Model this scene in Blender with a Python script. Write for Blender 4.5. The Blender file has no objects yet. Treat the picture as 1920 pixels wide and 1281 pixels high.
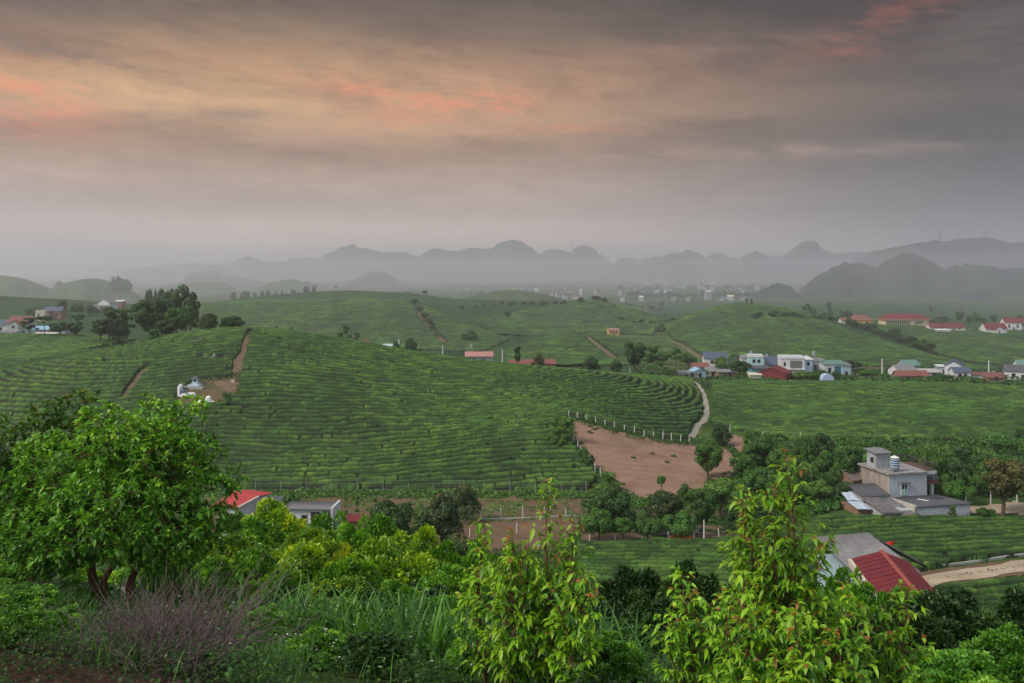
import bpy, math, random
import numpy as np
from math import sin, cos, pi, sqrt, radians, atan2, tan, log, exp

# ------------------------------------------------------------------ camera, sky, sun, exposure
F = 1600.0; HY = 505.0; CX = 960.0          # focal length and horizon row of a 1920 px wide picture
CZ = 40.0                                    # height of the eye over the lowest fields' datum
S = bpy.context.scene
COL = S.collection
cd = bpy.data.cameras.new('camera')
cam = bpy.data.objects.new('camera', cd); COL.objects.link(cam)
cam.location = (0, 0, CZ); cam.rotation_euler = (radians(90), 0, 0)
cd.sensor_width = 36.0; cd.lens = 36.0 * F / 1920.0
cd.shift_y = (HY - 640.5) / 1920.0
cd.clip_start = 0.1; cd.clip_end = 30000
S.camera = cam
S.render.resolution_x = 1024; S.render.resolution_y = 683
S.render.engine = 'CYCLES'
S.cycles.use_denoising = True
S.cycles.max_bounces = 7; S.cycles.diffuse_bounces = 3; S.cycles.glossy_bounces = 2
S.cycles.transmission_bounces = 3; S.cycles.transparent_max_bounces = 4; S.cycles.volume_bounces = 3
S.cycles.sample_clamp_indirect = 4.0
S.view_settings.view_transform = 'Standard'; S.view_settings.look = 'None'
S.view_settings.exposure = 0.0; S.view_settings.gamma = 1.0

def lin(c):
    o = []
    for v in c[:3]:
        v = v / 255.0
        o.append(v / 12.92 if v <= 0.04045 else ((v + 0.055) / 1.055) ** 2.4)
    return (o[0], o[1], o[2], 1.0)

class NT:
    """small wrapper for building node trees with arithmetic"""
    def __init__(s, tree): s.t = tree; s.n = tree.nodes; s.l = tree.links
    def node(s, ty, **kw):
        n = s.n.new(ty)
        for k, v in kw.items(): setattr(n, k, v)
        return n
    def put(s, sock, v):
        if isinstance(v, V): v = v.s
        if isinstance(v, bpy.types.NodeSocket): s.l.new(v, sock)
        else: sock.default_value = v
    def m(s, op, a, b=None, c=None, clamp=False):
        n = s.node('ShaderNodeMath', operation=op, use_clamp=clamp)
        s.put(n.inputs[0], a)
        if b is not None: s.put(n.inputs[1], b)
        if c is not None: s.put(n.inputs[2], c)
        return V(s, n.outputs[0])
    def mix(s, f, a, b, mode='MIX'):
        n = s.node('ShaderNodeMix', data_type='RGBA', blend_type=mode)
        s.put(n.inputs[0], f); s.put(n.inputs[6], a); s.put(n.inputs[7], b)
        return V(s, n.outputs[2])
    def ramp(s, f, stops, interp='LINEAR'):
        n = s.node('ShaderNodeValToRGB'); r = n.color_ramp; r.interpolation = interp
        s.put(n.inputs[0], f)
        while len(r.elements) < len(stops): r.elements.new(0.5)
        for e, (p, c) in zip(r.elements, stops): e.position = p; e.color = c
        return V(s, n.outputs[0])
    def rng(s, v, a, b, c=0.0, d=1.0, ty='LINEAR'):
        n = s.node('ShaderNodeMapRange', interpolation_type=ty)
        s.put(n.inputs[0], v); n.inputs[1].default_value = a; n.inputs[2].default_value = b
        n.inputs[3].default_value = c; n.inputs[4].default_value = d
        return V(s, n.outputs[0])
    def noise(s, vec, scale, detail=4, rough=0.55, dist=0.0, out=0):
        n = s.node('ShaderNodeTexNoise')
        if vec is not None: s.put(n.inputs['Vector'], vec)
        n.inputs['Scale'].default_value = scale; n.inputs['Detail'].default_value = detail
        n.inputs['Roughness'].default_value = rough; n.inputs['Distortion'].default_value = dist
        return V(s, n.outputs[out])
    def xyz(s, x, y, z):
        n = s.node('ShaderNodeCombineXYZ'); s.put(n.inputs[0], x); s.put(n.inputs[1], y); s.put(n.inputs[2], z)
        return V(s, n.outputs[0])
class V:
    def __init__(s, nt, sock): s.nt = nt; s.s = sock
    def __add__(a, b): return a.nt.m('ADD', a, b)
    __radd__ = __add__
    def __mul__(a, b): return a.nt.m('MULTIPLY', a, b)
    __rmul__ = __mul__
    def __sub__(a, b): return a.nt.m('SUBTRACT', a, b)
    def __rsub__(a, b): return a.nt.m('SUBTRACT', b, a)
    def __truediv__(a, b): return a.nt.m('DIVIDE', a, b)

SUN_AZ = radians(-115); SUN_EL = radians(42)     # azimuth from +Y, negative = to the left
def build_world():
    w = bpy.data.worlds.new('World'); S.world = w; w.use_nodes = True
    t = NT(w.node_tree); t.n.clear()
    out = t.node('ShaderNodeOutputWorld'); bg = t.node('ShaderNodeBackground')
    tc = t.node('ShaderNodeTexCoord'); sp = t.node('ShaderNodeSeparateXYZ')
    t.l.new(tc.outputs['Generated'], sp.inputs[0])
    x, y, z = [V(t, o) for o in sp.outputs]
    az = t.m('ARCTAN2', x, y); el = t.m('ARCSINE', t.m('MINIMUM', t.m('MAXIMUM', z, -1.0), 1.0))
    A = lambda px: math.atan((px - CX) / F)
    E = lambda px, py: math.atan((HY - py) / F * cos(A(px)))
    def blob(px, py, sx, sy, tilt=0.0):
        du = (az - A(px)) * (1.0 / (sx / F)); dv = (el - E(px, py) - (az - A(px)) * tilt) * (1.0 / (sy / F))
        return t.m('EXPONENT', (du * du + dv * dv) * -1.0)
    # flattened cloud-layer coordinates
    vec = t.xyz(az * 2.2, el * 11.0, 0.3)
    warp = t.noise(t.xyz(az * 3.0, el * 5.0, 7.7), 1.0, 3)
    vec2 = t.xyz(az * 5.0 + warp * 0.5, el * 24.0 + az * 1.2 + warp * 0.7, 2.1)
    n1 = t.noise(vec, 1.3, 6, 0.6, 0.3)
    n2 = t.noise(vec2, 1.15, 10, 0.68, 0.15)
    n3 = t.noise(t.xyz(az * 11.0 + warp * 2.0, el * 42.0 + az * 3.0, 5.0), 1.0, 8, 0.72, 0.25)
    e = lambda py: E(960, py) / 0.40
    base = t.ramp(el / 0.40, [
        (0.0, (2.0, 1.50, 1.36, 1)), (e(455), (1.0, 0.74, 0.64, 1)), (e(400), (0.56, 0.415, 0.35, 1)),
        (e(300), lin((176, 142, 118))), (e(215), lin((188, 148, 110))), (e(140), lin((162, 120, 90))),
        (e(70), lin((120, 97, 76))), (e(0), lin((94, 78, 64))), (1.0, lin((88, 76, 66)))])
    # warm glow left of centre, dark bank to the right
    c = t.mix(blob(330, 170, 620, 95) * 0.62, base, lin((226, 178, 122)))
    c = t.mix(blob(870, 215, 420, 60) * 0.4, c, lin((222, 168, 122)))
    right = t.rng(az + (n1 - 0.5) * 0.16 + el * 0.15, A(930), A(1960), 0.0, 1.0, 'SMOOTHSTEP')
    c = t.mix(right * 0.95, c, t.ramp(el / 0.40, [(0.0, lin((98, 106, 124))), (e(400), lin((74, 76, 88))), (e(290), lin((48, 45, 48))),
              (e(215), lin((84, 72, 62))), (e(100), lin((58, 46, 38))), (e(0), lin((16, 13, 12))), (1.0, lin((30, 28, 26)))]))
    left = t.rng(az, A(520), A(-60), 0.0, 1.0, 'SMOOTHSTEP')
    c = t.mix(left * t.rng(el, E(0, 330), E(0, 470), 0.0, 0.75), c, lin((178, 162, 160)))
    c = t.mix(left * t.rng(el, E(0, 110), E(0, 10), 0.0, 0.6), c, lin((96, 82, 74)))
    # grey streaks
    g = t.rng(n2, 0.44, 0.68, 0.0, 0.85, 'SMOOTHSTEP')
    lum = t.mix(0.0, c, c)
    grey = t.mix(1.0, c, (0.66, 0.62, 0.62, 1), 'MULTIPLY')
    c = t.mix(g * t.rng(el, E(960, 400), E(960, 240), 0.14, 0.8), c, grey)
    mott = t.rng(n3, 0.35, 0.65, 0.83, 1.12) * t.rng(t.noise(t.xyz(az * 30.0, el * 95.0 + az * 9.0, 3.0), 1.0, 5, 0.7, 1.0), 0.3, 0.7, 0.92, 1.07)
    fadem = t.rng(el, E(960, 470), E(960, 330)); mk = 1.0 + (mott - 1.0) * fadem; c = t.mix(1.0, c, t.xyz(mk, mk, mk), 'MULTIPLY')
    # long flat bank between mid sky and horizon glow
    band = (blob(330, 262, 560, 26, -0.03) * 1.0 + blob(1350, 245, 520, 34, 0.02) * 0.95 + blob(1250, 190, 480, 20, 0.05) * 0.5 + blob(150, 362, 420, 26) * 0.45 + blob(130, 98, 260, 24, -0.05) * 1.2) * t.rng(n2 * 0.5 + n3 * 0.5, 0.40, 0.56, 0.2, 1.0)
    c = t.mix(t.m('MINIMUM', band, 0.85), c, t.mix(1.0, c, (0.60, 0.56, 0.57, 1), 'MULTIPLY'))
    # brighter slits and the salmon patches where the low sun catches the cloud base
    slit = (blob(1430, 286, 420, 13, -0.01) * 0.6 + blob(560, 262, 150, 10) * 0.5 + blob(120, 330, 240, 8, -0.06) * 0.5 + blob(1300, 90, 300, 16, 0.02) * 0.25) * t.rng(n3, 0.40, 0.62)
    c = t.mix(slit * 0.6, c, lin((206, 162, 138)))
    sal = (blob(850, 200, 130, 24, 0.12) + blob(700, 170, 170, 16, -0.10) * 0.7 + blob(40, 190, 110, 46, -0.15) + blob(1670, 28, 80, 24, 0.1) * 0.42 + blob(1560, 95, 80, 20) * 0.3 + blob(1060, 240, 90, 10) * 0.6) * t.rng(n3, 0.42, 0.64, 0.05, 1.0)
    c = t.mix(t.m('MINIMUM', sal, 1.0) * 0.82, c, lin((250, 128, 84)))
    small = (blob(450, 214, 90, 12) + blob(300, 218, 60, 7) + blob(60, 85, 260, 12, -0.12) * 1.1 + blob(1880, 60, 110, 60) * 0.8) * t.rng(n3, 0.42, 0.56)
    c = t.mix(t.m('MINIMUM', small, 1.0) * 0.6, c, lin((112, 94, 86)))
    # sky brightened out of view, overhead and behind the viewer, to light the foliage
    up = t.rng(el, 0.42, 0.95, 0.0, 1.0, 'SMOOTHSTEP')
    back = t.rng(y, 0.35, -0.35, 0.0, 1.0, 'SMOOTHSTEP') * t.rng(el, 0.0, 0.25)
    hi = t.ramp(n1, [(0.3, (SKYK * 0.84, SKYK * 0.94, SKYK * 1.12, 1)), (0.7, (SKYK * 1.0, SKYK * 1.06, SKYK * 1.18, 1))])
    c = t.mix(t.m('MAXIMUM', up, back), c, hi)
    c = t.mix(t.rng(el, -0.02, -0.12), c, (0.10, 0.12, 0.09, 1))
    # clear air above the cloud shows faintly through it
    sky = t.node('ShaderNodeTexSky'); sky.sky_type = 'NISHITA'; sky.sun_disc = False
    sky.sun_elevation = SUN_EL; sky.sun_rotation = SUN_AZ % (2 * pi)
    sk = t.mix(1.0, V(t, sky.outputs[0]), (0.006, 0.006, 0.006, 1), 'MULTIPLY')
    c = t.mix(1.0, c, sk, 'ADD')
    t.put(bg.inputs[0], c); bg.inputs[1].default_value = 1.0
    t.l.new(bg.outputs[0], out.inputs[0])
    w.cycles.sampling_method = 'MANUAL'; w.cycles.sample_map_resolution = 1024
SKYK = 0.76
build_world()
sd = bpy.data.lights.new('sun', 'SUN'); sd.energy = 3.0; sd.angle = radians(14); sd.color = (1.0, 0.91, 0.76)
sun = bpy.data.objects.new('sun', sd); COL.objects.link(sun)
_d = np.array([sin(SUN_AZ) * cos(SUN_EL), cos(SUN_AZ) * cos(SUN_EL), sin(SUN_EL)])
from mathutils import Vector, Matrix
sun.rotation_euler = Vector((-_d[0], -_d[1], -_d[2])).to_track_quat('-Z', 'Y').to_euler()

# ------------------------------------------------------------------ naming helpers
def tag(o, label=None, cat=None, group=None, kind=None):
    if label: o['label'] = label
    if cat: o['category'] = cat
    if group: o['group'] = group
    if kind: o['kind'] = kind
    return o
def empty(name, loc=(0, 0, 0), rz=0.0):
    o = bpy.data.objects.new(name, None); COL.objects.link(o)
    o.location = loc; o.rotation_euler = (0, 0, rz); o.empty_display_size = 0.3
    return o
def link(name, me, parent=None, loc=None):
    o = bpy.data.objects.new(name, me); COL.objects.link(o)
    if parent: o.parent = parent
    if loc is not None: o.location = loc
    return o
def copy_tree(o, parent=None):
    c = o.copy(); COL.objects.link(c); c.parent = parent
    for ch in list(KIDS.get(o.name, [])) or [k for k in o.children]:
        copy_tree(ch, c)
    return c
KIDS = {}

def mesh_np(name, verts, faces, mats=(), smooth=True, attrs=None, colors=None, matidx=None):
    """faces: list of integer arrays (n,3) and (n,4)"""
    me = bpy.data.meshes.new(name)
    verts = np.asarray(verts, np.float32)
    fl = [np.asarray(f, np.int32) for f in faces if len(f)]
    nl = sum(f.size for f in fl); nf = sum(len(f) for f in fl)
    me.vertices.add(len(verts)); me.vertices.foreach_set('co', verts.ravel())
    me.loops.add(nl); me.loops.foreach_set('vertex_index', np.concatenate([f.ravel() for f in fl]))
    tot = np.concatenate([np.full(len(f), f.shape[1], np.int32) for f in fl])
    st = np.concatenate([[0], np.cumsum(tot)[:-1]]).astype(np.int32)
    me.polygons.add(nf); me.polygons.foreach_set('loop_start', st)
    me.polygons.foreach_set('loop_total', tot)
    if matidx is not None: me.polygons.foreach_set('material_index', np.asarray(matidx, np.int32))
    me.polygons.foreach_set('use_smooth', np.full(nf, bool(smooth)))
    me.update(calc_edges=True)
    if attrs:
        for k, v in attrs.items():
            a = me.attributes.new(k, 'FLOAT', 'POINT'); a.data.foreach_set('value', np.asarray(v, np.float32))
    if colors is not None:
        a = me.attributes.new('Col', 'FLOAT_COLOR', 'POINT'); a.data.foreach_set('color', np.asarray(colors, np.float32).ravel())
    for m in mats: me.materials.append(m)
    return me

# ------------------------------------------------------------------ noise
def _hash(ix, iy, seed):
    h = (ix.astype(np.int64) * 374761393 + iy.astype(np.int64) * 668265263 + seed * 1442695041) & 0xffffffff
    h = ((h ^ (h >> 13)) * 1274126177) & 0xffffffff
    h = (h ^ (h >> 16)) & 0xffffffff
    return h / 4294967295.0
def vnoise(x, y, seed=0):
    x = np.asarray(x, float); y = np.asarray(y, float)
    ix = np.floor(x); iy = np.floor(y); fx = x - ix; fy = y - iy
    fx = fx * fx * (3 - 2 * fx); fy = fy * fy * (3 - 2 * fy)
    a = _hash(ix, iy, seed); b = _hash(ix + 1, iy, seed); c = _hash(ix, iy + 1, seed); d = _hash(ix + 1, iy + 1, seed)
    return (a * (1 - fx) + b * fx) * (1 - fy) + (c * (1 - fx) + d * fx) * fy
def fbm(x, y, seed=0, octv=4, gain=0.5):
    s = 0; a = 1; t = 0
    for i in range(octv):
        s = s + a * vnoise(x * 2 ** i + 17.3 * i, y * 2 ** i - 9.1 * i, seed + i); t += a; a *= gain
    return s / t
def sstep(a, b, x):
    t = np.clip((x - a) / (b - a), 0, 1); return t * t * (3 - 2 * t)
def inpoly(px, py, poly):
    inside = np.zeros(np.shape(px), bool); n = len(poly)
    for i in range(n):
        x0, y0 = poly[i]; x1, y1 = poly[(i + 1) % n]
        if y0 == y1: continue
        c = ((y0 > py) != (y1 > py)) & (px < (x1 - x0) * (py - y0) / (y1 - y0) + x0)
        inside ^= c
    return inside
def near_line(px, py, pts, wid):
    """distance test to a polyline whose half width varies: pts (x, y), wid list"""
    best = np.full(np.shape(px), 9.0)
    for i in range(len(pts) - 1):
        x0, y0 = pts[i]; x1, y1 = pts[i + 1]; L = (x1 - x0) ** 2 + (y1 - y0) ** 2
        t = np.clip(((px - x0) * (x1 - x0) + (py - y0) * (y1 - y0)) / L, 0, 1)
        d = np.hypot(px - x0 - t * (x1 - x0), py - y0 - t * (y1 - y0)) / (wid[i] * (1 - t) + wid[i + 1] * t)
        best = np.minimum(best, d)
    return best

# ------------------------------------------------------------------ the land: one height field
CTRL = []
def C(px, py, *Ds):                      # ground seen at this picture point at this distance
    for D in Ds: CTRL.append((px, D, (py - HY) * D / F))
def H(px, D, h): CTRL.append((px, D, h))  # ground h metres under the eye
# near hillside
for px in (-1400, -300, 300, 960, 1500, 2200, 3300):
    H(px, -14, 1.6); H(px, 0, 1.7)
for px in (-400, 100, 500, 960, 1400, 1900, 2400):
    H(px, 4, 2.6)
for px, h8, h14 in ((-300, 3.7, 5.3), (60, 3.75, 5.45), (400, 3.9, 5.7), (800, 4.0, 6.2), (1200, 4.1, 6.6), (1600, 4.3, 7.2), (2000, 4.6, 7.8)):
    H(px, 8, h8); H(px, 14, h14)
for px, o in ((-300, -1.0), (100, -1), (500, 0), (960, 0.3), (1400, 0.5), (1900, 0.6), (2400, 0.5)):
    k_ = min(max((1200 - px) / 400.0, 0), 1); H(px, 25, 11 + o - .2 * k_); H(px, 40, 18 + o - 2.3 * k_)
for px, a, b in ((-300, 23, 26), (100, 21.5, 25.8), (500, 21.8, 26.3), (960, 23, 28.8), (1400, 25.5, 30), (1700, 25.6, 30.2), (1900, 25.6, 30.2), (2400, 25, 30)):
    H(px, 60, a); H(px, 76, b)
for px, a, b in ((-300, 28, 31), (100, 28, 31), (550, 28, 31.2), (960, 31, 32), (1400, 31.2, 32.2), (1700, 31, 32), (1900, 31, 32), (2400, 31, 32)):
    H(px, 90, a); H(px, 107, b)
# main tea hill
for px, py, D in ((480, 925, 122), (480, 850, 140), (480, 780, 158), (480, 720, 174), (480, 670, 190), (480, 634, 206),
                  (300, 870, 134), (300, 780, 156), (300, 720, 174), (300, 670, 190), (300, 645, 202),
                  (150, 860, 136), (150, 780, 158), (150, 720, 176), (150, 676, 192),
                  (0, 860, 138), (0, 780, 160), (0, 730, 176), (0, 704, 190),
                  (-250, 820, 150), (-250, 760, 180),
                  (700, 925, 122), (700, 850, 141), (700, 780, 162), (700, 720, 184), (700, 680, 200), (700, 659, 212),
                  (960, 928, 122), (960, 850, 142), (960, 780, 166), (960, 730, 190), (960, 690, 222),
                  (1100, 893, 131), (1100, 930, 121), (1075, 786, 160), (1150, 740, 192), (1150, 706, 228),
                  (1300, 832, 160), (1300, 770, 196), (1300, 718, 244), (1390, 880, 140), (1200, 935, 122), (1250, 870, 142),
                  (1330, 930, 122), (1500, 900, 130), (1700, 900, 132), (1900, 890, 134), (2300, 890, 134),
                  (1500, 826, 165), (1900, 828, 165), (2300, 828, 165), (1500, 756, 210), (1900, 765, 208), (2300, 770, 208),
                  (1500, 722, 246), (1700, 727, 244), (1920, 745, 236), (2300, 750, 236)):
    C(px, py, D)
for px, h in ((480, 17.2), (300, 20), (150, 26), (700, 21.5), (960, 27)): H(px, 236, h)
H(0, 215, 27.6); H(-250, 215, 31); H(480, 285, 27.5); H(700, 285, 30.5); H(960, 285, 34); H(1150, 285, 35); H(480, 330, 33); H(700, 330, 35)
# field behind it on the left
for px, py, D in ((0, 690, 240), (0, 655, 285), (0, 630, 325), (150, 660, 270), (150, 632, 320), (-300, 690, 240), (-300, 640, 330), (290, 645, 300)): C(px, py, D)
H(0, 370, 30.5); H(150, 370, 30); H(-300, 370, 31); H(300, 380, 32)
C(0, 625, 415); C(100, 612, 430); C(150, 590, 470); C(0, 590, 470); C(0, 554, 580); C(150, 563, 580); C(300, 570, 560); C(-300, 550, 600)
C(250, 600, 450); H(0, 760, 34); H(300, 760, 34); H(-400, 800, 36)
# village valley
for px in (1350, 1600, 1900, 2300): H(px, 300, 38.2)
H(1150, 330, 37.5)
C(1350, 684, 350); C(1500, 680, 355); C(1700, 690, 350); C(1900, 700, 350)
# far tea hills, left
for px, py, D in ((400, 640, 430), (560, 645, 420), (700, 640, 430), (800, 645, 420), (420, 600, 490), (560, 600, 490), (700, 602, 490), (400, 570, 560), (560, 563, 580), (700, 566, 575), (800, 590, 520),
                  (860, 610, 500), (960, 640, 440), (900, 655, 410)): C(px, py, D)
H(560, 640, 23); H(700, 640, 24); H(400, 660, 26)
for px, py, D in ((480, 556, 700), (620, 545, 720), (760, 551, 700), (880, 570, 640), (980, 585, 590)): C(px, py, D)
H(620, 860, 33); H(400, 860, 34); H(800, 860, 35); H(950, 800, 36)
# middle knoll and hill
for px, py, D in ((1060, 632, 420), (1130, 630, 430), (1000, 650, 400), (1060, 675, 370), (1150, 665, 380), (1240, 668, 390)): C(px, py, D)
H(1080, 480, 38); H(1180, 480, 40)
for px, py, D in ((1120, 564, 640), (1040, 575, 620), (960, 595, 560), (1180, 580, 620), (1230, 602, 590), (1080, 600, 560), (1180, 620, 520), (1120, 590, 580)): C(px, py, D)
H(1120, 760, 36); H(1230, 700, 42); C(1230, 640, 460)
# right hill and the plateau with the school
for px, py, D in ((1400, 572, 570), (1330, 580, 560), (1270, 600, 530), (1300, 640, 430), (1400, 600, 500), (1400, 640, 430), (1500, 585, 540), (1500, 610, 470), (1500, 650, 410),
                  (1600, 630, 460), (1600, 655, 410), (1750, 672, 400), (1860, 694, 370), (1560, 604, 560), (1700, 610, 560), (1900, 617, 560), (2300, 620, 560),
                  (1700, 642, 480), (1850, 660, 450), (1950, 680, 430), (2300, 690, 420)): C(px, py, D)
H(1400, 700, 36); H(1600, 680, 41); H(1900, 680, 43)
for px, py, D in ((1620, 574, 850), (1700, 578, 850), (1800, 584, 850), (1920, 590, 850)): C(px, py, D)
for px in (-500, 100, 500, 900, 1300, 1700, 2300):
    H(px, 1100, 39); H(px, 1600, 38); H(px, 2600, 38); H(px, 4500, 40); H(px, 6800, 42)
def AB(X, D): return X / (D + 20.0), np.log(np.maximum(D + 20.0, 1.0))
_c = np.array(CTRL); _ca, _cb = AB((_c[:, 0] - CX) / F * _c[:, 1], _c[:, 1])
_P = np.stack([_ca * 1.15, _cb], 1)
def _ker(r2): return np.where(r2 > 1e-12, 0.5 * r2 * np.log(np.maximum(r2, 1e-12)), 0.0)
def _fit(P, v, lam):
    n = len(P); r2 = ((P[:, None] - P[None]) ** 2).sum(2)
    K = _ker(r2) + lam * np.eye(n); Q = np.hstack([np.ones((n, 1)), P])
    M = np.block([[K, Q], [Q.T, np.zeros((3, 3))]])
    return np.linalg.solve(M, np.concatenate([v, np.zeros(3)]))
_w = _fit(_P, _c[:, 2], 2e-4)
NA, NB = 721, 861
GA = np.linspace(-0.86, 0.86, NA); GB = np.linspace(log(5.0), log(7000.0), NB)
_ga, _gb = np.meshgrid(GA, GB)                      # rows follow b
def _evalP(a, b):
    q = np.stack([a.ravel() * 1.15, b.ravel()], 1); o = np.empty(len(q))
    for i in range(0, len(q), 20000):
        p = q[i:i + 20000]; r2 = ((p[:, None] - _P[None]) ** 2).sum(2)
        o[i:i + 20000] = _ker(r2) @ _w[:-3] + _w[-3] + p @ _w[-2:]
    return o.reshape(a.shape)
_sa = slice(None, None, 3)
_coarse = _evalP(_ga[::4, ::4], _gb[::4, ::4])
def _up(c, f):
    # cubic (Catmull-Rom) upsampling along both axes
    def one(c):
        n = c.shape[0]; p = np.vstack([2 * c[:1] - c[1:2], c, 2 * c[-1:] - c[-2:-1]]); out = np.empty(((n - 1) * f + 1,) + c.shape[1:])
        for k in range(f):
            t = k / f; a, b, d, e = p[0:n - 1], p[1:n], p[2:n + 1], p[3:n + 2]
            out[k::f][:n - 1] = 0.5 * (2 * b + (d - a) * t + (2 * a - 5 * b + 4 * d - e) * t * t + (3 * b - a - 3 * d + e) * t ** 3)
        out[-1] = c[-1]; return out
    return one(one(c).T).T
GH = _up(_coarse, 4)
GD = np.exp(_gb) - 20.0; GX = _ga * (GD + 20.0)
GZ = CZ - GH
GZ += (fbm(GX * 0.7, GD * 0.7, 5, 4) - 0.5) * 0.42 * sstep(60, 20, GD) * sstep(1.0, 4.0, GD)
GZ += (fbm(GX * 0.06, GD * 0.06, 9, 3) - 0.5) * 1.2 * sstep(30, 60, GD) * (0.3 + 0.7 * sstep(115, 95, GD) + 0.0)
GZ += (fbm(GX * 0.012, GD * 0.012, 3, 3) - 0.5) * 5.0 * sstep(300, 700, GD)
GZ += (fbm(GX * 0.004, GD * 0.004, 31, 3) - 0.5) * 14.0 * sstep(800, 1500, GD)
_da = GA[1] - GA[0]; _db = GB[1] - GB[0]
def gz(X, D):
    X = np.asarray(X, float); D = np.asarray(D, float)
    a, b = AB(X, D)
    i = np.clip((a - GA[0]) / _da, 0, NA - 1.001); j = np.clip((b - GB[0]) / _db, 0, NB - 1.001)
    i0 = i.astype(int); j0 = j.astype(int); fi = i - i0; fj = j - j0
    return ((GZ[j0, i0] * (1 - fi) + GZ[j0, i0 + 1] * fi) * (1 - fj) + (GZ[j0 + 1, i0] * (1 - fi) + GZ[j0 + 1, i0 + 1] * fi) * fj)
def X_(px, D): return (px - CX) / F * D
def Z_(py, D): return CZ - (py - HY) / F * D
def hit(px, py, d0=5.0, d1=1200.0):
    """distance at which the line of sight through a picture point meets the land"""
    D = np.exp(np.linspace(log(d0), log(d1), 4000)); z = gz(X_(px, D), D); r = Z_(py, D)
    k = np.nonzero(z >= r)[0]
    return float(D[k[0]]) if len(k) else d1
def at(px, D): x = X_(px, D); return float(x), float(D), float(gz(x, D))
# ------------------------------------------------------------------ materials
def new_mat(name):
    m = bpy.data.materials.new(name); m.use_nodes = True
    t = NT(m.node_tree); t.n.clear()
    return m, t
def finish(m, t, color, rough=0.8, spec=0.3, bump=None, bdist=0.05, trans=None, metal=0.0, bstr=1.0, emis=None):
    out = t.node('ShaderNodeOutputMaterial'); p = t.node('ShaderNodeBsdfPrincipled')
    t.put(p.inputs['Base Color'], color); t.put(p.inputs['Roughness'], rough)
    p.inputs['Specular IOR Level'].default_value = spec; p.inputs['Metallic'].default_value = metal
    if bump is not None:
        b = t.node('ShaderNodeBump'); b.inputs['Distance'].default_value = bdist; b.inputs['Strength'].default_value = bstr
        t.put(b.inputs['Height'], bump); t.l.new(b.outputs[0], p.inputs['Normal'])
    if emis:
        p.inputs['Emission Color'].default_value = emis[0]; p.inputs['Emission Strength'].default_value = emis[1]
    if trans:
        tr = t.node('ShaderNodeBsdfTranslucent'); t.put(tr.inputs[0], trans[1])
        mx = t.node('ShaderNodeMixShader'); mx.inputs[0].default_value = trans[0]
        t.l.new(p.outputs[0], mx.inputs[1]); t.l.new(tr.outputs[0], mx.inputs[2]); t.l.new(mx.outputs[0], out.inputs[0])
    else: t.l.new(p.outputs[0], out.inputs[0])
    return m
def objvec(t):
    n = t.node('ShaderNodeTexCoord'); return V(t, n.outputs['Object'])
def geopos(t):
    n = t.node('ShaderNodeNewGeometry'); return V(t, n.outputs['Position'])
def attr(t, name, fac=True):
    n = t.node('ShaderNodeAttribute'); n.attribute_name = name
    return V(t, n.outputs['Fac' if fac else 'Color'])
def rgb(r, g, b): return (r, g, b, 1.0)
def sc(c, k): return (c[0] * k, c[1] * k, c[2] * k, 1.0)

def mat_land():
    m, t = new_mat('land_surface')
    col = attr(t, 'Col', False); P = geopos(t)
    n1 = t.noise(P, 1.6, 6, 0.65); n2 = t.noise(P, 0.12, 4, 0.6); n3 = t.noise(P, 14.0, 3, 0.6)
    k = t.rng(n1, 0.25, 0.75, 0.62, 1.38) * t.rng(n2, 0.3, 0.7, 0.78, 1.22)
    c = t.mix(1.0, col, t.xyz(k, k, k), 'MULTIPLY')
    rc = attr(t, 'streak')
    c = t.mix(1.0, c, t.xyz(rc, rc, rc), 'MULTIPLY')
    return finish(m, t, c, 0.95, 0.1, n1 + n3 * 0.4, 0.12)
def mat_tea():
    m, t = new_mat('tea_leaf'); P = geopos(t)
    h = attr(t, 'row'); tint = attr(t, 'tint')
    n = t.noise(P, 2.6, 5, 0.7); n2 = t.noise(P, 0.045, 3, 0.5); f = t.noise(P, 9.0, 2, 0.6)
    v = t.rng(n * 0.45 + f * 0.20 + tint * 0.50, 0.36, 0.86)
    leaf = t.ramp(v, [(0.0, rgb(0.013, 0.038, 0.008)), (0.45, rgb(0.036, 0.096, 0.017)), (0.8, rgb(0.090, 0.195, 0.026)), (1.0, rgb(0.165, 0.300, 0.036))])
    leaf = t.mix(t.rng(n2, 0.35, 0.7, 0.0, 0.5), leaf, t.mix(1.0, leaf, (1.35, 1.05, 0.7, 1), 'MULTIPLY'))
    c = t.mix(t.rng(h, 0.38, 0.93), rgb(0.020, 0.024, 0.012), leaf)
    return finish(m, t, c, 0.62, 0.25, n + f * 0.6, 0.25, trans=None)
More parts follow.
